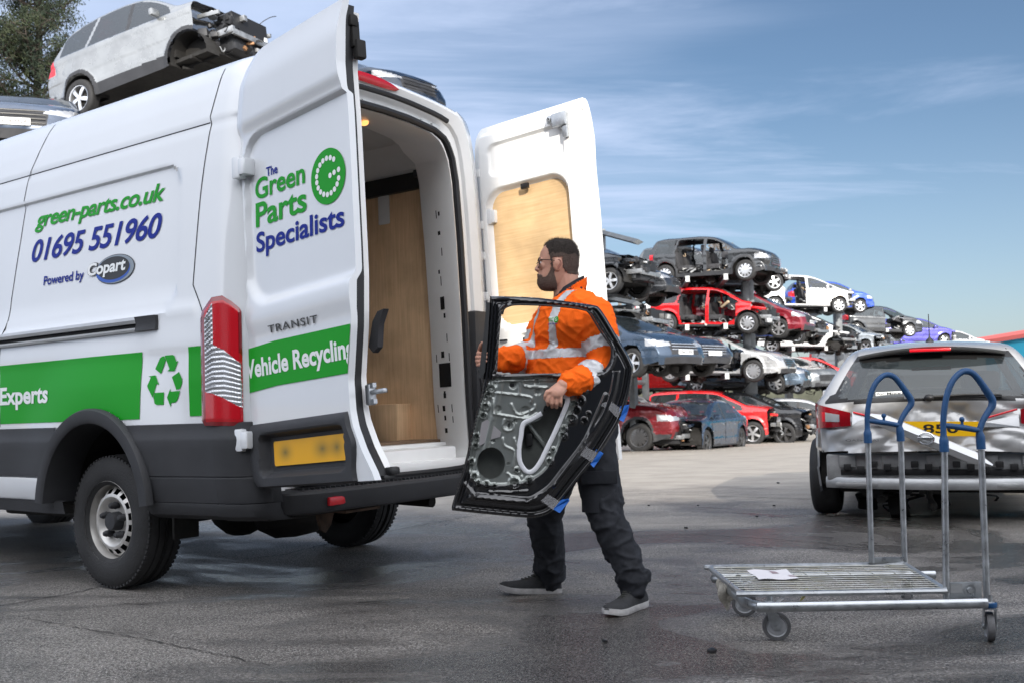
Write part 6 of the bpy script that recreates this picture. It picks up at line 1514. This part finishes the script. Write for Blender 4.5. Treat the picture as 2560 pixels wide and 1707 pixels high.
# the far bays to the right
place(car('wrecked_car', 'silver people carrier with its rear door missing on the top of the second rack', 'car', 'mpv', 4.4, 1.8, 1.62, 2.68, (.62, .62, .62), .3, ('R',), front_off=.42, group=GR, seed=28, R=.325, spokes=7), z5(-8, 612), z5(600, 618), 43.5)
place(car('wrecked_car', 'bright blue hatchback nose behind the silver people carrier', 'car', 'hatch', 4.0, 1.76, 1.46, 2.55, (.008, .06, .42), .2, (), group=GR, seed=29), z5(260, 625), z5(800, 628), 47)
place(car('wrecked_car', 'white van-like car with its nose cut away on the second rack', 'car', 'suv', 4.4, 1.8, 1.62, 2.62, (.72, .73, .74), 0, (), front_off=1.0, group=GR, seed=30, wheels=(0, 0, 1, 1)), z5(-40, 1000), z5(560, 1000), 43)
place(car('wrecked_car', 'dark grey hatchback missing its front door on the third rack', 'car', 'hatch', 4.0, 1.74, 1.46, 2.52, (.03, .032, .036), .4, ('F',), group=GR, seed=31, spokes=7), z5(770, 842), z5(1270, 856), 50)
place(car('wrecked_car', 'purple blue car without front bumper behind the dark grey hatchback', 'car', 'hatch', 4.2, 1.76, 1.48, 2.6, (.05, .045, .30), .3, (), front_off=.35, group=GR, seed=32), z5(1120, 950), z5(1600, 950), 54)
place(car('wrecked_car', 'small silver car at the far right end of the racks', 'car', 'hatch', 4.0, 1.74, 1.45, 2.52, (.55, .55, .56), .3, (), front_off=.4, group=GR, seed=33), z5(1480, 1040), z5(1930, 1040), 60)
place(car('wrecked_car', 'red hatchback with open front door frame on the lower level of the second rack', 'car', 'hatch', 4.1, 1.76, 1.46, 2.56, (.62, .012, .012), 0, ('F',), group=GR, seed=34), z5(20, 1370), z5(640, 1372), 42.5)
place(car('wrecked_car', 'crumpled silver car front right of the white cut-away car', 'car', 'hatch', 4.1, 1.76, 1.40, 2.56, (.42, .46, .50), .4, (), front_off=.3, group=GR, seed=35), z5(350, 1015), z5(850, 1015), 47)
place(car('wrecked_car', 'purple blue car on the level under the dark grey hatchback', 'car', 'hatch', 4.1, 1.76, 1.46, 2.56, (.06, .05, .34), .2, (), group=GR, seed=36), z5(780, 1075), z5(1290, 1080), 53)
# a second row behind the front bays
for i, (fp, rp_, Y, st_, c_, fo, lab) in enumerate((
    (z4(760, 352), z4(330, 352), 38, 'hatch', (.10, .11, .12), 0, 'charcoal car in the back row glimpsed under the boxy dark grey hatchback'),
    (z4(820, 668), z4(330, 672), 38, 'sedan', (.48, .49, .50), .5, 'silver wreck in the back row glimpsed through the red stripped hatchback'),
    (z4(860, 1010), z4(400, 1012), 38, 'hatch', (.05, .055, .06), 0, 'dark wreck in the back row glimpsed through the silver doorless saloon'),
    (z4(1010, 1092), z4(700, 1094), 37, 'hatch', (.018, .02, .022), .5, 'black wreck low in the back row above the bright red four by four'),
    (z4(1330, 1092), z4(1010, 1092), 40, 'suv', (.13, .14, .15), 0, 'grey wreck low in the back row above the black four by four'),
    (z4(1330, 752), z4(900, 752), 39, 'hatch', (.02, .05, .20), .4, 'dark blue wreck in the back row below the maroon people carrier'),
    (z5(420, 900), z5(-60, 900), 52, 'hatch', (.06, .065, .07), .4, 'dark wreck in the back row behind the white cut-away car'),
    (z5(900, 1190), z5(420, 1190), 50, 'hatch', (.30, .31, .32), 0, 'grey wreck low in the second rack behind the silver crossover roof'))):
    place(car('wrecked_car', lab, 'car', st_, 4.2, 1.78, 1.46, 2.6, c_, .3, ('F',) if i % 3 == 0 else (), front_off=fo, group=GR, seed=60+i, spokes=5+i % 3), rp_, fp, Y)
# seen in the gaps between the van and its farther door
for i, (fp, Y, c_, lab) in enumerate((((1215, 640), 27, (.02, .022, .028), 'dark wreck glimpsed above in the gap beside the farther van door'), ((1215, 775), 27, (.42, .44, .46), 'grey wreck glimpsed in the middle of the gap beside the farther van door'), ((1215, 910), 27, (.03, .10, .30), 'blue wreck glimpsed low in the gap beside the farther van door'))):
    GAP_ = place_h(car('wrecked_car', lab, 'car', 'hatch', 4.0, 1.76, 1.4, 2.55, c_, .3, ('F', 'R') if i != 1 else (), front_off=.6, group=GR, seed=50+i), fp, Y, -30)
    if i == 0: SUP_GAP = GAP_
# the stack behind the van on the left
SUP_CROSS = place(car('wrecked_car', 'large silver crossover without front wing or bumper on top of the stack behind the van', 'car', 'crossover', 4.28, 1.78, 1.86, 2.56, (.28, .29, .295), .5, (), front_off=.66, group='wrecked cars stacked behind the van', seed=41, R=.345, spokes=5, dx=.022, res=30, trim=True, wheels=(None, None, 1, 1), belt=1.15), (196, 246), (468, 138), 17.0)
SUP_BLUEBLACK = place_h(car('wrecked_car', 'blue black car front with white number plate behind the van roof at far left', 'car', 'hatch', 4.3, 1.8, 1.45, 2.6, (.05, .07, .11), .3, (), front_off=0, group='wrecked cars stacked behind the van', seed=42, plate='CV18 YNR', dx=.03, res=24), (-110, 366), 15.5, -72)
SUP_NOSE = place_h(car('wrecked_car', 'dark car nose with wrinkled bonnet above the van rear roof edge', 'car', 'hatch', 4.0, 1.74, 1.46, 2.54, (.010, .018, .035), .3, (), front_off=0, group='wrecked cars stacked behind the van', seed=43, dx=.03, res=24), (900, 252), 19, -40)
# racks: posts, arms with white end caps, long beams
M_rack = mat('rack_steel', (.13, .14, .15), .55, .5, var=.35, vscale=5); M_cap = mat('white_cap', (.50, .51, .51), .5)
def rack(label, posts, arms, beams, depth):
    r = thing('storage_rack', label, 'rack', Matrix.Translation(posts[0][0]), group='steel car racks')
    b = Vector(posts[0][0])
    for p, top, w in posts:
        q = MB(); q.box(Vector((p.x-b.x, p.y-b.y, (p.z+top)/2-b.z)), (w, w*1.4, top-p.z), bev=.01); q.box(Vector((p.x-b.x, p.y-b.y, p.z-b.z+.02)), (w*2, w*2.2, .04)); q.build('post', M_rack, r)
    for p, ln in arms:
        q = MB(); d = V(.10, 1, 0).normalized(); c = p-b+d*(ln/2); R_ = Matrix.Rotation(-.1, 3, 'Z'); q.box(c+V(0, 0, .085), (.16, ln, .02), R_); q.box(c-V(0, 0, .085), (.16, ln, .02), R_); q.box(c, (.03, ln, .17), R_); ar = q.build('arm', M_rack, r)
        q = MB(); q.box(p-b-d*.012, (.12, .02, .17), R_); q.build('end_cap', M_cap, ar)
    for p0, p1, s in beams:
        q = MB(); q.tube([p0-b, p1-b], [(s*.5, s)]*2, 4, flat=(0, 0, 1)); q.build('beam', M_rack, r)
    return r
def zg(p): p = Vector(p); p.z = gz(p.x, p.y); return p
P = lambda a, b, Y: at(*z4(a, b), Y)
A1 = [(P(591, 373, 31.4), 3.2), (P(850, 358, 31.2), 3.2), (P(589, 699, 31.4), 3.2), (P(849, 690, 31.2), 3.2), (P(592, 1033, 31.4), 3.2), (P(859, 1024, 31.2), 3.2)]
rack('dark steel rack with white beam ends under the front stack of cars', [(zg(P(1006, 1150, 33.3)), P(1006, 395, 33.3).z, .20), (zg(P(1042, 1150, 33.6)), P(1042, 385, 33.6).z, .18), (zg(P(740, 1150, 35.5)), P(740, 700, 35.5).z, .24)], A1,
     [(P(985, 415, 33.2), P(580, 400, 34.8), .09), (P(1000, 730, 33.2), P(560, 720, 34.8), .09), (P(1000, 1075, 33.2), P(560, 1065, 34.8), .09), (P(1010, 1070, 33.1), P(910, 1190, 33.1), .05), (P(1005, 395, 33.2), P(950, 460, 33.2), .05)], 3)
P5 = lambda a, b, Y: at(*z5(a, b), Y)
rack('dark steel rack under the silver people carrier and the white cut-away car', [(zg(P5(612, 1400, 45.5)), P5(612, 660, 45.5).z, .28), (zg(P5(120, 1400, 46)), P5(120, 700, 46).z, .28)], [(P5(470, 660, 43.3), 3.5), (P5(165, 1030, 43.2), 3.5), (P5(475, 1025, 43.2), 3.5), (P5(1055, 855, 50), 3.5)],
     [(P5(-20, 690, 45), P5(640, 690, 45), .11), (P5(-20, 1050, 45), P5(640, 1050, 45), .11), (P5(640, 880, 52), P5(1150, 880, 52), .10)], 3)
gp = at(1511, 900, 25.5)
rack('pale grey steel gantry post with a cantilever beam beside the farther van door', [(zg(gp), at(1511, 575, 25.5).z, .22)], [], [(at(1502, 581, 25.4), at(1596, 606, 23.0), .13), (at(1500, 742, 25.4), at(1592, 760, 23.4), .13), (at(1500, 657, 25.6), at(1560, 663, 25.6), .07)], 3)
def support(root, label, w=1.8, ks=(-.9, .9), back=.2):
    m = root.matrix_world; o = m.translation; f = m.col[0].to_3d(); f.z = 0; f.normalize(); l = V(-f.y, f.x, 0); far = l if l.y > 0 else -l
    r = thing('storage_rack', label, 'rack', Matrix.Translation(zg(o+far*(w/2+back))), group='steel car racks'); b = r.matrix_world.translation.copy()
    for k in ks:
        p = zg(o+f*k+far*(w/2+back)); top = (m @ V(k, 0, .10)).z
        q = MB(); q.box(V(p.x-b.x, p.y-b.y, (p.z+top)/2-b.z), (.16, .2, top-p.z), R=Matrix.Rotation(atan2(f.y, f.x), 3, 'Z'), bev=.01); q.build('post', M_rack, r)
        q = MB(); a0 = V(p.x, p.y, top)-b; q.tube([a0, a0-far*(w*.75+back)], [(.07, .05)]*2, 4, flat=(0, 0, 1)); q.build('arm', M_rack, r)
        for z in (1.9, 3.7):
            if z < top-p.z-1: q = MB(); a0 = V(p.x, p.y, p.z+z)-b; q.tube([a0, a0-far*(w*.75+back)], [(.07, .05)]*2, 4, flat=(0, 0, 1)); q.build('arm', M_rack, r)
    q = MB(); z_ = min((m @ V(k, 0, .10)).z for k in (-.9, .9))-.25; q.tube([V(*(o+f*-.9+far*(w/2+back)).xy, z_)-b, V(*(o+f*.9+far*(w/2+back)).xy, z_)-b], [(.06, .08)]*2, 4, flat=(0, 0, 1)); q.build('beam', M_rack, r)
for c_, lab in ((SUP_CROSS, 'steel frame holding up the large silver crossover behind the van'), (SUP_BLUEBLACK, 'steel frame holding up the blue black car front at far left'), (SUP_NOSE, 'steel frame holding up the dark car nose above the van roof edge'), (SUP_GANTRY, 'steel frame holding up the dark car with crumpled bonnet'), (SUP_BLACK, 'steel frame holding up the half hidden black car'), (SUP_GAP, 'steel frame holding up the dark wreck beside the farther van door')): support(c_, lab)
def hills():
    P = []
    for x in np.linspace(-160, 260, 85):
        h_ = 3.2+1.3*mnoise.noise(Vector((x*.03, 1, 0)))+.9*mnoise.noise(Vector((x*.17, 4, 0)))+.5*mnoise.noise(Vector((x*.6, 9, 0)))
        P.append([V(x, 118, -1.5), V(x, 121, h_*.7), V(x, 126, h_), V(x, 140, h_*.8), V(x, 170, -2)])
    tag(MB().grid(P).build('hills', mat('scrub_bank', (.06, .062, .042), .95, var=.5, vscale=.6), None, angle=80), 'low scrubby bank beyond the yard', 'bank', kind='structure')
hills()
# ================================================================== TREES, BUILDINGS
M_bark = mat('bark', (.07, .055, .045), .9, var=.4, vscale=8); M_needle = [mat('needles_dark', (.012, .022, .010), .8, var=.3, vscale=3), mat('needles_olive', (.032, .042, .016), .8, var=.3, vscale=3)]
def pine():
    b = at(95, 250, 30); b.z = gz(b.x, b.y); H_ = at(60, -150, 30).z-b.z
    t = thing('pine_tree', 'tall dark pine tree behind the stacked silver crossover', 'tree', Matrix.Translation(b)); rs = random.Random(3)
    q = MB(); tr_ = [V(0, 0, 0), V(.1, 0, H_*.3), V(-.1, .1, H_*.6), V(.05, 0, H_*.85), V(0, 0, H_)]; q.tube(smooth_path(tr_, 4), [lerp(.24, .04, i/16) for i in range(17)], 8)
    tips = []
    for k in range(104):
        z = H_*rs.uniform(.48, .99); a = rs.uniform(0, 2*pi); ln = lerp(3.3, .9, (z/H_-.5)*2)*rs.uniform(.5, 1.05); p0 = V(0, 0, z); p1 = p0+V(cos(a)*ln*.5, sin(a)*ln*.5, ln*.10); p2 = p0+V(cos(a)*ln, sin(a)*ln, ln*.34)
        q.tube([p0, p1, p2], [.05, .035, .012], 5)
        for s in np.linspace(.35, 1, 6):
            c = p1.lerp(p2, (s-.35)/.65); 
            for _ in range(2): d = V(rs.gauss(0, .35), rs.gauss(0, .35), rs.uniform(0, .45)); q.tube([c, c+d], [.012, .006], 4); tips.append(c+d)
    q.build('trunk', M_bark, t)
    q = MB()
    for c in tips:
        mi = 0 if rs.random() < .6 else 1
        for _ in range(30):
            d = V(rs.gauss(0, 1), rs.gauss(0, 1), rs.gauss(.35, .8)).normalized(); o_ = c+V(rs.gauss(0, .13), rs.gauss(0, .13), rs.gauss(0, .11)); w = d.orthogonal().normalized()*.016; l_ = rs.uniform(.10, .20)
            q.add([o_-w, o_+w, o_+d*l_], [(0, 1, 2)], mi)
    q.build('crown', M_needle, t, smooth=False, fix=False)
pine()
def bare_tree(px, py, Y, hgt, lab, seed):
    b = at(px, py, Y); topz = b.z; b.z = gz(b.x, b.y); rs = random.Random(seed)
    t = thing('bare_tree', lab, 'tree', Matrix.Translation(b), group='leafless trees beyond the racks'); q = MB()
    def br(p, d, r, n):
        ln = hgt*.16*(.78**(5-n))*rs.uniform(.8, 1.2); e = p+d*ln; q.tube([p, p.lerp(e, .5)+V(rs.gauss(0, .04*ln), rs.gauss(0, .04*ln), 0), e], [r, r*.85, r*.68], 5)
        if n == 0: return
        for _ in range(3 if n > 1 else 4): br(e, (d+V(rs.gauss(0, .42), rs.gauss(0, .42), rs.gauss(.12, .2))).normalized(), r*.62, n-1)
    h0 = topz-b.z-hgt*.55; q.tube([V(0, 0, 0), V(0, 0, max(.5, h0))], [.22, .16], 7); br(V(0, 0, max(.5, h0)), V(0, 0, 1), .15, 5); q.build('branches', mat('twig', (.16, .14, .125), .9), t)
bare_tree(1545, 640, 75, 7., 'leafless tree top rising beyond the gantry beam', 4)
bare_tree(1790, 600, 80, 6.5, 'leafless tree top rising beyond the boxy dark grey hatchback', 9)
def warehouse():
    Y = 62; a = at(2462, 858, Y); b = at(2700, 832, 58); a.z = b.z = 0; bs = V(a.x, a.y, gz(a.x, a.y))
    t = thing('warehouse', 'turquoise metal clad warehouse with a red roof edge at the far right', 'building', Matrix.Translation(bs))
    h1 = at(2462, 852, Y).z-bs.z; d = (b-a).normalized(); n = V(-d.y, d.x, 0); sl = .105
    q = MB(); pts = [V(0, 0, 0), d*16, d*16+V(0, 0, h1+16*sl), V(0, 0, h1)]; q.poly(pts, n, 18)
    q.build('wall', mat('turquoise_cladding', (.010, .17, .27), .45, .1, var=.06), t, smooth=False)
    q = MB(); q.tube([V(-.3, 0, h1-.03)-n*.15, d*16.3+V(0, 0, h1+16.3*sl)-n*.15], [(.22, .12)]*2, 4, flat=(0, 0, 1)); q.tube([V(-.3, 0, h1+.1)+n*18, V(-.3, 0, h1+.1)-n*.2], [(.2, .12)]*2, 4); q.build('roof_edge', mat('roof_red', (.40, .09, .085), .5), t, smooth=False)
    q = MB()
    for k in range(9): c = d*(1.9*k+.9); q.box(c-n*.03+V(0, 0, (h1+sl*c.length)/2), (.10, .06, h1+sl*c.length-.3), R=Matrix.Rotation(atan2(d.y, d.x), 3, 'Z'))
    q.build('downpipe', mat('pipe_pale', (.20, .36, .42), .5), t)
warehouse()
# ================================================================== THE DAMAGED SILVER CAR ON THE RIGHT
def silver_suv():
    L_, W_, H_ = 4.38, 1.73, 1.50
    def profX(z): return interp(z, [z_*H_ for x_, z_ in PROF['suv'][1:8]], [x_*L_ for x_, z_ in PROF['suv'][1:8]])
    def bow_(y): return .20*min(1.05, abs(y)/(W_/2))**4
    def disp(p):
        p = p.copy()
        if p.x < -1.75 and p.z < 1.05:                        # buckled tailgate and rear corners
            k = float(sstep(-1.72, -1.95, p.x)*sstep(1.06, .90, p.z)); nz_ = mnoise.noise(Vector((p.y*3.1, p.z*5.2, 2.)))+.5*(1-abs(mnoise.noise(Vector((p.y*4.2+p.z*2, p.z*9., 7.))))*2.4)**3+.35*(1-abs(mnoise.noise(Vector((p.y*2.-p.z*3, p.z*6., 11.))))*2.6)**3
            rid = 1-abs(mnoise.noise(Vector((p.y*2.2+.6*p.z, p.z*4.4-p.y*.9, 5.))))*2
            p.x += k*(.030*nz_+.035*rid*rid+.04*float(sstep(.55, .1, abs(p.y+.1))*sstep(.55, .75, p.z)))
        return p
    def hook(p, j, c, side):
        if p.x < -1.9 and p.z < .58*H_ and p.z < .40*H_+.0: return None     # bumper skin is torn off
        if p.x < -1.55 and side and p.z < .46 and False: return None
        if c == 4 or (isinstance(c, tuple)): return 0
        if not side and p.x < -1.80 and 1.0 < p.z: return (5 if abs(p.y) > .55+.25*(1.42-p.z) or p.z < 1.035 or p.z > 1.34 else 1) if p.x > -2.3 and p.z < 1.40 else 0
        return c
    r = car('damaged_car', 'silver crossover with crushed tailgate and missing rear bumper at the right edge', 'car', 'suv', L_, W_, H_, 2.65, (.40, .40, .40), .45, (), R=.345, spokes=5, dx=.02, res=34, cls_hook=hook, disp=disp, seed=77, belt=.98, lights=False, rough=.36, tumble=.60, bow=.20, trackadd=.065)
    del r['_dims']
    xr = -L_/2
    # structure behind the lost bumper: beam, crash bar, panel
    q = MB()
    q.box((xr+.20, 0, .47), (.10, 1.50, .22), bev=.02); q.box((xr+.10, .0, .335), (.10, 1.36, .035), bev=.01)
    for y in (-.62, -.35, 0, .3, .6): q.box((xr+.14, y, .52), (.03, .12, .10), bev=.01)
    q.build('rear_panel', mat('dented_silver', (.36, .365, .37), .4, .6, var=.35, vscale=7), r)
    q = MB(); P = []
    for i in range(25):
        y = lerp(-.76, .76, i/24); x = xr+.02+.16*(y/.76)**2; P.append([V(x+.02, y, .39), V(x, y, .385), V(x-.012, y, .36), V(x-.012, y, .325), V(x, y, .30), V(x+.03, y, .295)])
    q.grid(P); cb = q.build('crash_beam', mat('beam_silver', (.40, .41, .42), .45, .6, var=.2, vscale=6), r)
    q = MB(); q.grid([[V(lerp(xr+.02, xr+.12, k)-.004+.16*0, lerp(-.62, -.775, k), z)+V(.10*(lerp(.62, .775, k)/.76)**2*1.3-.055*(1-k), 0, 0) for z in (.385, .345, .305)] for k in (0, .5, 1)]); q.build('rust_patch', M_rust, cb)
    q = MB(); q.box((xr+.15, 0, .43), (.03, 1.3, .05), bev=.006)
    for i in range(14): q.box((xr+.12, lerp(-.6, .6, i/13), .455+.02*(i % 3)), (.05, .05, .05), bev=.006)
    q.build('foam_absorber', M_black, r)
    q = MB(); q.box((.2, 0, .27), (3.6, 1.4, .10), bev=.02); q.tube([(xr+.35, .45, .28), (xr+.75, .45, .28)], .09, 12); q.tube([(xr+.55, -.7, .30), (xr+.55, .7, .30)], .05, 10); q.tube([(xr+.25, .05, .30), (xr+.22, .05, .22), (xr+.23, .03, .16)], .022, 8); ellip(q, (xr+.23, .03, .15), (.035, .03, .045), None, 8); q.box((xr+.3, .04, .28), (.12, .16, .08), bev=.01); q.build('underside', M_under, r)
    def fx_(y, z): return profX(z)+bow_(y)+.012
    # lamps
    for s in (1, -1):
        def lamp(pts, nm, m, off, par):
            Q = [V(fx_(s*y, z)-off, s*y, z) for y, z in pts]; return MB().poly(Q, (1, 0, 0), .05).build(nm, m, par, smooth=False)
        # wrap-round outer lamp and the slimmer one let into the tailgate
        P = []
        for t in np.linspace(0, 1, 12):
            y = lerp(.56, .848, t); xx = fx_(y, .87)-.040+.20*max(0, t-.80)/.20; P.append([V(xx, s*y*(1 if t < .9 else .99), z) for z in np.linspace(lerp(.815, .79, t), lerp(.925, 1.01, t), 8)])
        tl = MB().grid(P, mask=lambda i, j: 1 if 2 < i < 8 and 1 < j < 5 else 0).build('tail_light', [M_redd, M_red], r)
        P2 = [[p+V(-.004, 0, 0) for p in row[2:6]] for row in P[3:8]]; MB().grid(P2).build('clear_lens', M_clear, tl)
        if s > 0: lamp([(.55, .80), (.55, .925), (.34, .86), (.28, .815)], 'tailgate_lamp', M_clear, .012, r)
        else: lamp([(.55, .79), (.55, .885), (.33, .83), (.26, .79)], 'tailgate_lamp', M_clear, .012, r)
        Q = MB(); Q.tube([V(fx_(s*.54, .93)-.03, s*.54, .925), V(fx_(s*.34, .86)-.03, s*.34, .862)], .009, 6); Q.build('lamp_trim', M_red, r)
    # detached chrome strip hanging across the number plate
    a = V(xr-.03, .42, .90); b = V(xr-.08, -.36, .50); ax = (b-a).normalized(); up_ = V(0, 0, 1)-ax*ax.z; up_.normalize(); P = []
    for t in np.linspace(0, 1, 20):
        c = a.lerp(b, t); h_ = .052*min(1, 6*t+.35)*(1 if t < .85 else (1-t)/.15*.8+.2); P.append([c+up_*h_+V(.02, 0, 0), c+up_*h_*.9, c+V(-.018, 0, 0), c-up_*h_*.9, c-up_*h_+V(.02, 0, 0)])
    tg = MB().grid(P).build('tailgate_trim', mat('pale_silver_trim', (.47, .48, .49), .3, .5), r)
    c = a.lerp(b, .47)+V(-.026, 0, 0); q = MB(); q.tube([c+V(0, .052*cos(t), .046*sin(t)) for t in np.linspace(0, 2*pi, 28, endpoint=False)], .006, 8, closed=True); q.box(c+V(-.002, 0, 0), (.008, .115, .018), bev=.003)
    q.build('round_badge', M_chrome, tg)
    q = MB(); text_on('NISSAN', (-.046, -.006), (.046, -.006), (-.046, .006), lambda u, v: c+V(-.0075, -u, v), None, None, mb=q); q.build('badge_lettering', M_black, tg, smooth=False)
    # number plate on the tailgate
    q = MB(); q.box((xr-.012, -.03, .785), (.010, .52, .115), R=Matrix.Rotation(.02, 3, 'X')); pl_ = q.build('number_plate', M_yellow, r)
    text_on('850', (.07, .750), (-.16, .750), (.07, .822), lambda u, v: V(xr-.0185, u, v), M_black, pl_, bold=.02)
    text_on('QASHQAI', (.60, .685), (.37, .685), (.60, .705), lambda u, v: V(fx_(u, v)-.028, u, v), M_alloyd, r, bold=.02)
    # spoiler, high brake lamp, wiper, aerial, sticker
    q = MB(); P = []
    for i in range(21):
        y = lerp(-.50, .50, i/20); k = (y/.50)**2; P.append([V(xr+.42-.02*k, y, 1.475-.03*k), V(xr+.25+.06*k, y, 1.465-.05*k), V(xr+.20+.08*k, y, 1.445-.055*k), V(xr+.22+.08*k, y, 1.43-.055*k), V(xr+.40, y, 1.40-.05*k)])
    q.grid(P); sp_ = q.build('spoiler', mat('spoiler_silver', (.40, .40, .40), .3, .45, coat=1.), r)
    q = MB(); q.box((xr+.215, -.0, 1.418), (.03, .28, .024), bev=.006); q.build('high_brake_light', M_red, sp_)
    q = MB(); q.tube([V(xr+.075, .02, 1.03), V(xr+.085, -.22, 1.045), V(xr+.10, -.45, 1.04)], [(.012, .022), (.010, .016), (.006, .008)], 8); q.tube([V(xr+.085, -.10, 1.03), V(xr+.09, -.45, 1.028)], .007, 6); ellip(q, (xr+.075, .02, 1.03), (.03, .035, .03), None, 8); q.build('rear_wiper', M_black, r)
    q = MB(); q.lathe([(.035, 0), (.025, .03), (.008, .05), (.004, .07), (.003, .25), (0, .25)], (xr+.62, 0, 1.49), (-.05, 0, 1), 10); q.build('aerial', M_black, r)
    q = MB(); q.poly([V(xr+.105, y, z) for y, z in ((.38, 1.055), (.20, 1.06), (.20, 1.09), (.38, 1.085))], (1, 0, 0), .003); wsx = q.build('window_sticker', M_letter, r, smooth=False)
    text_on('for More', (.37, 1.062), (.21, 1.066), (.37, 1.081), lambda u, v: V(xr+.1035, u, v), M_black, wsx)
    # place: rear axle across the view, the right side a little nearer
    a_ = radians(22); rt_ = V(cos(a_), -sin(a_), 0); f = V(sin(a_), cos(a_), 0)
    PL = at(2072, 1273, 8.45); PL.z = 0
    ax_ = PL+rt_*(W_/2-.05); o = ax_-f*(-2.65/2); o.z = 0
    r.matrix_world = frame(o, f, -rt_, V(0, 0, .885)); return r
silver_suv()
# ================================================================== UNSEEN BUILDING ADDED BEHIND THE CAMERA (stepped to shade the van and near yard)
def shade_building():
    t = thing('occluder_building', 'unseen grey metal building added behind the viewer to shade the near yard', 'building', Matrix.Translation((0, -6, 0)))
    M = mat('grey_cladding', (.22, .23, .24), .6, .1, var=.1)
    q = MB(); q.box((-12.95, -6, 4.0), (30, 12, 8.0)); q.build('wall', M, t, smooth=False)
    q = MB(); q.box((12.05, -6, 3.2), (20, 12, 6.4)); q.build('lower_wing', M, t, smooth=False)
    q = MB()
    for x in (-9, -3, 5, 11): q.box((x, .03, 2.0), (3.4, .06, 4.0))
    q.build('roller_door', mat('roller_grey', (.10, .11, .12), .5), t, smooth=False)
shade_building()
# ================================================================== JOINTS IN THE CONCRETE, SCRAPS ON THE GROUND
def onground(px, py):
    d = _fw*FPX+_r2*(px-1280)-_u2*(py-853.5); t = -CAM_H/d.z; return V(d.x*t, d.y*t, 0)
def joint(pts, w, seed):
    rs = random.Random(seed); P3 = [onground(*p) for p in pts]; path = []
    for a, b in zip(P3, P3[1:]):
        n = max(2, int((b-a).length/.04))
        for k in range(n): c = a.lerp(b, k/n); path.append(c+V(rs.gauss(0, .006), rs.gauss(0, .006), 0))
    L_, R_ = [], []
    for i, p in enumerate(path):
        t = (path[min(i+1, len(path)-1)]-path[max(i-1, 0)]).normalized(); n = V(-t.y, t.x, 0); ww = w*rs.uniform(.35, 1.); L_.append(p+n*ww+V(0, 0, gz(p.x, p.y)+.004)); R_.append(p-n*ww+V(0, 0, gz(p.x, p.y)+.004))
    o = MB().grid([L_, R_]).build('pavement_joint', mat('joint_dirt', (.018, .017, .016), .8), None); tag(o, 'thin dark joint line in the yard concrete', 'joint', kind='structure')
joint([(-60, 1520), (40, 1508), (140, 1490), (260, 1466)], .007, 1)
joint([(600, 1398), (700, 1388), (770, 1372), (850, 1350), (1000, 1322), (1220, 1282)], .009, 2)
joint([(1425, 1342), (1740, 1335), (2050, 1356), (2420, 1372)], .006, 3)
joint([(60, 1545), (330, 1592), (700, 1668)], .004, 4)
joint([(1600, 1228), (1800, 1236), (2040, 1246)], .009, 5)
for i, (px, py, s) in enumerate(((1715, 1320, .016), (1892, 1291, .014), (1935, 1264, .016), (1945, 1200, .02), (1780, 1630, .022), (1512, 1604, .016), (1622, 1262, .014), (1745, 1262, .012))):
    rs = random.Random(i); q = MB(); q.box((0, 0, s*.35), (s*1.6, s, s*.7), R=Matrix.Rotation(rs.uniform(0, 3), 3, 'Z') @ Matrix.Rotation(.2, 3, 'X'), bev=s*.2)
    o = q.build('plastic_scrap', M_black, None); p = onground(px, py); o.location = V(p.x, p.y, gz(p.x, p.y)); tag(o, 'tiny black scrap lying on the yard concrete', 'scrap', 'scraps on the ground')
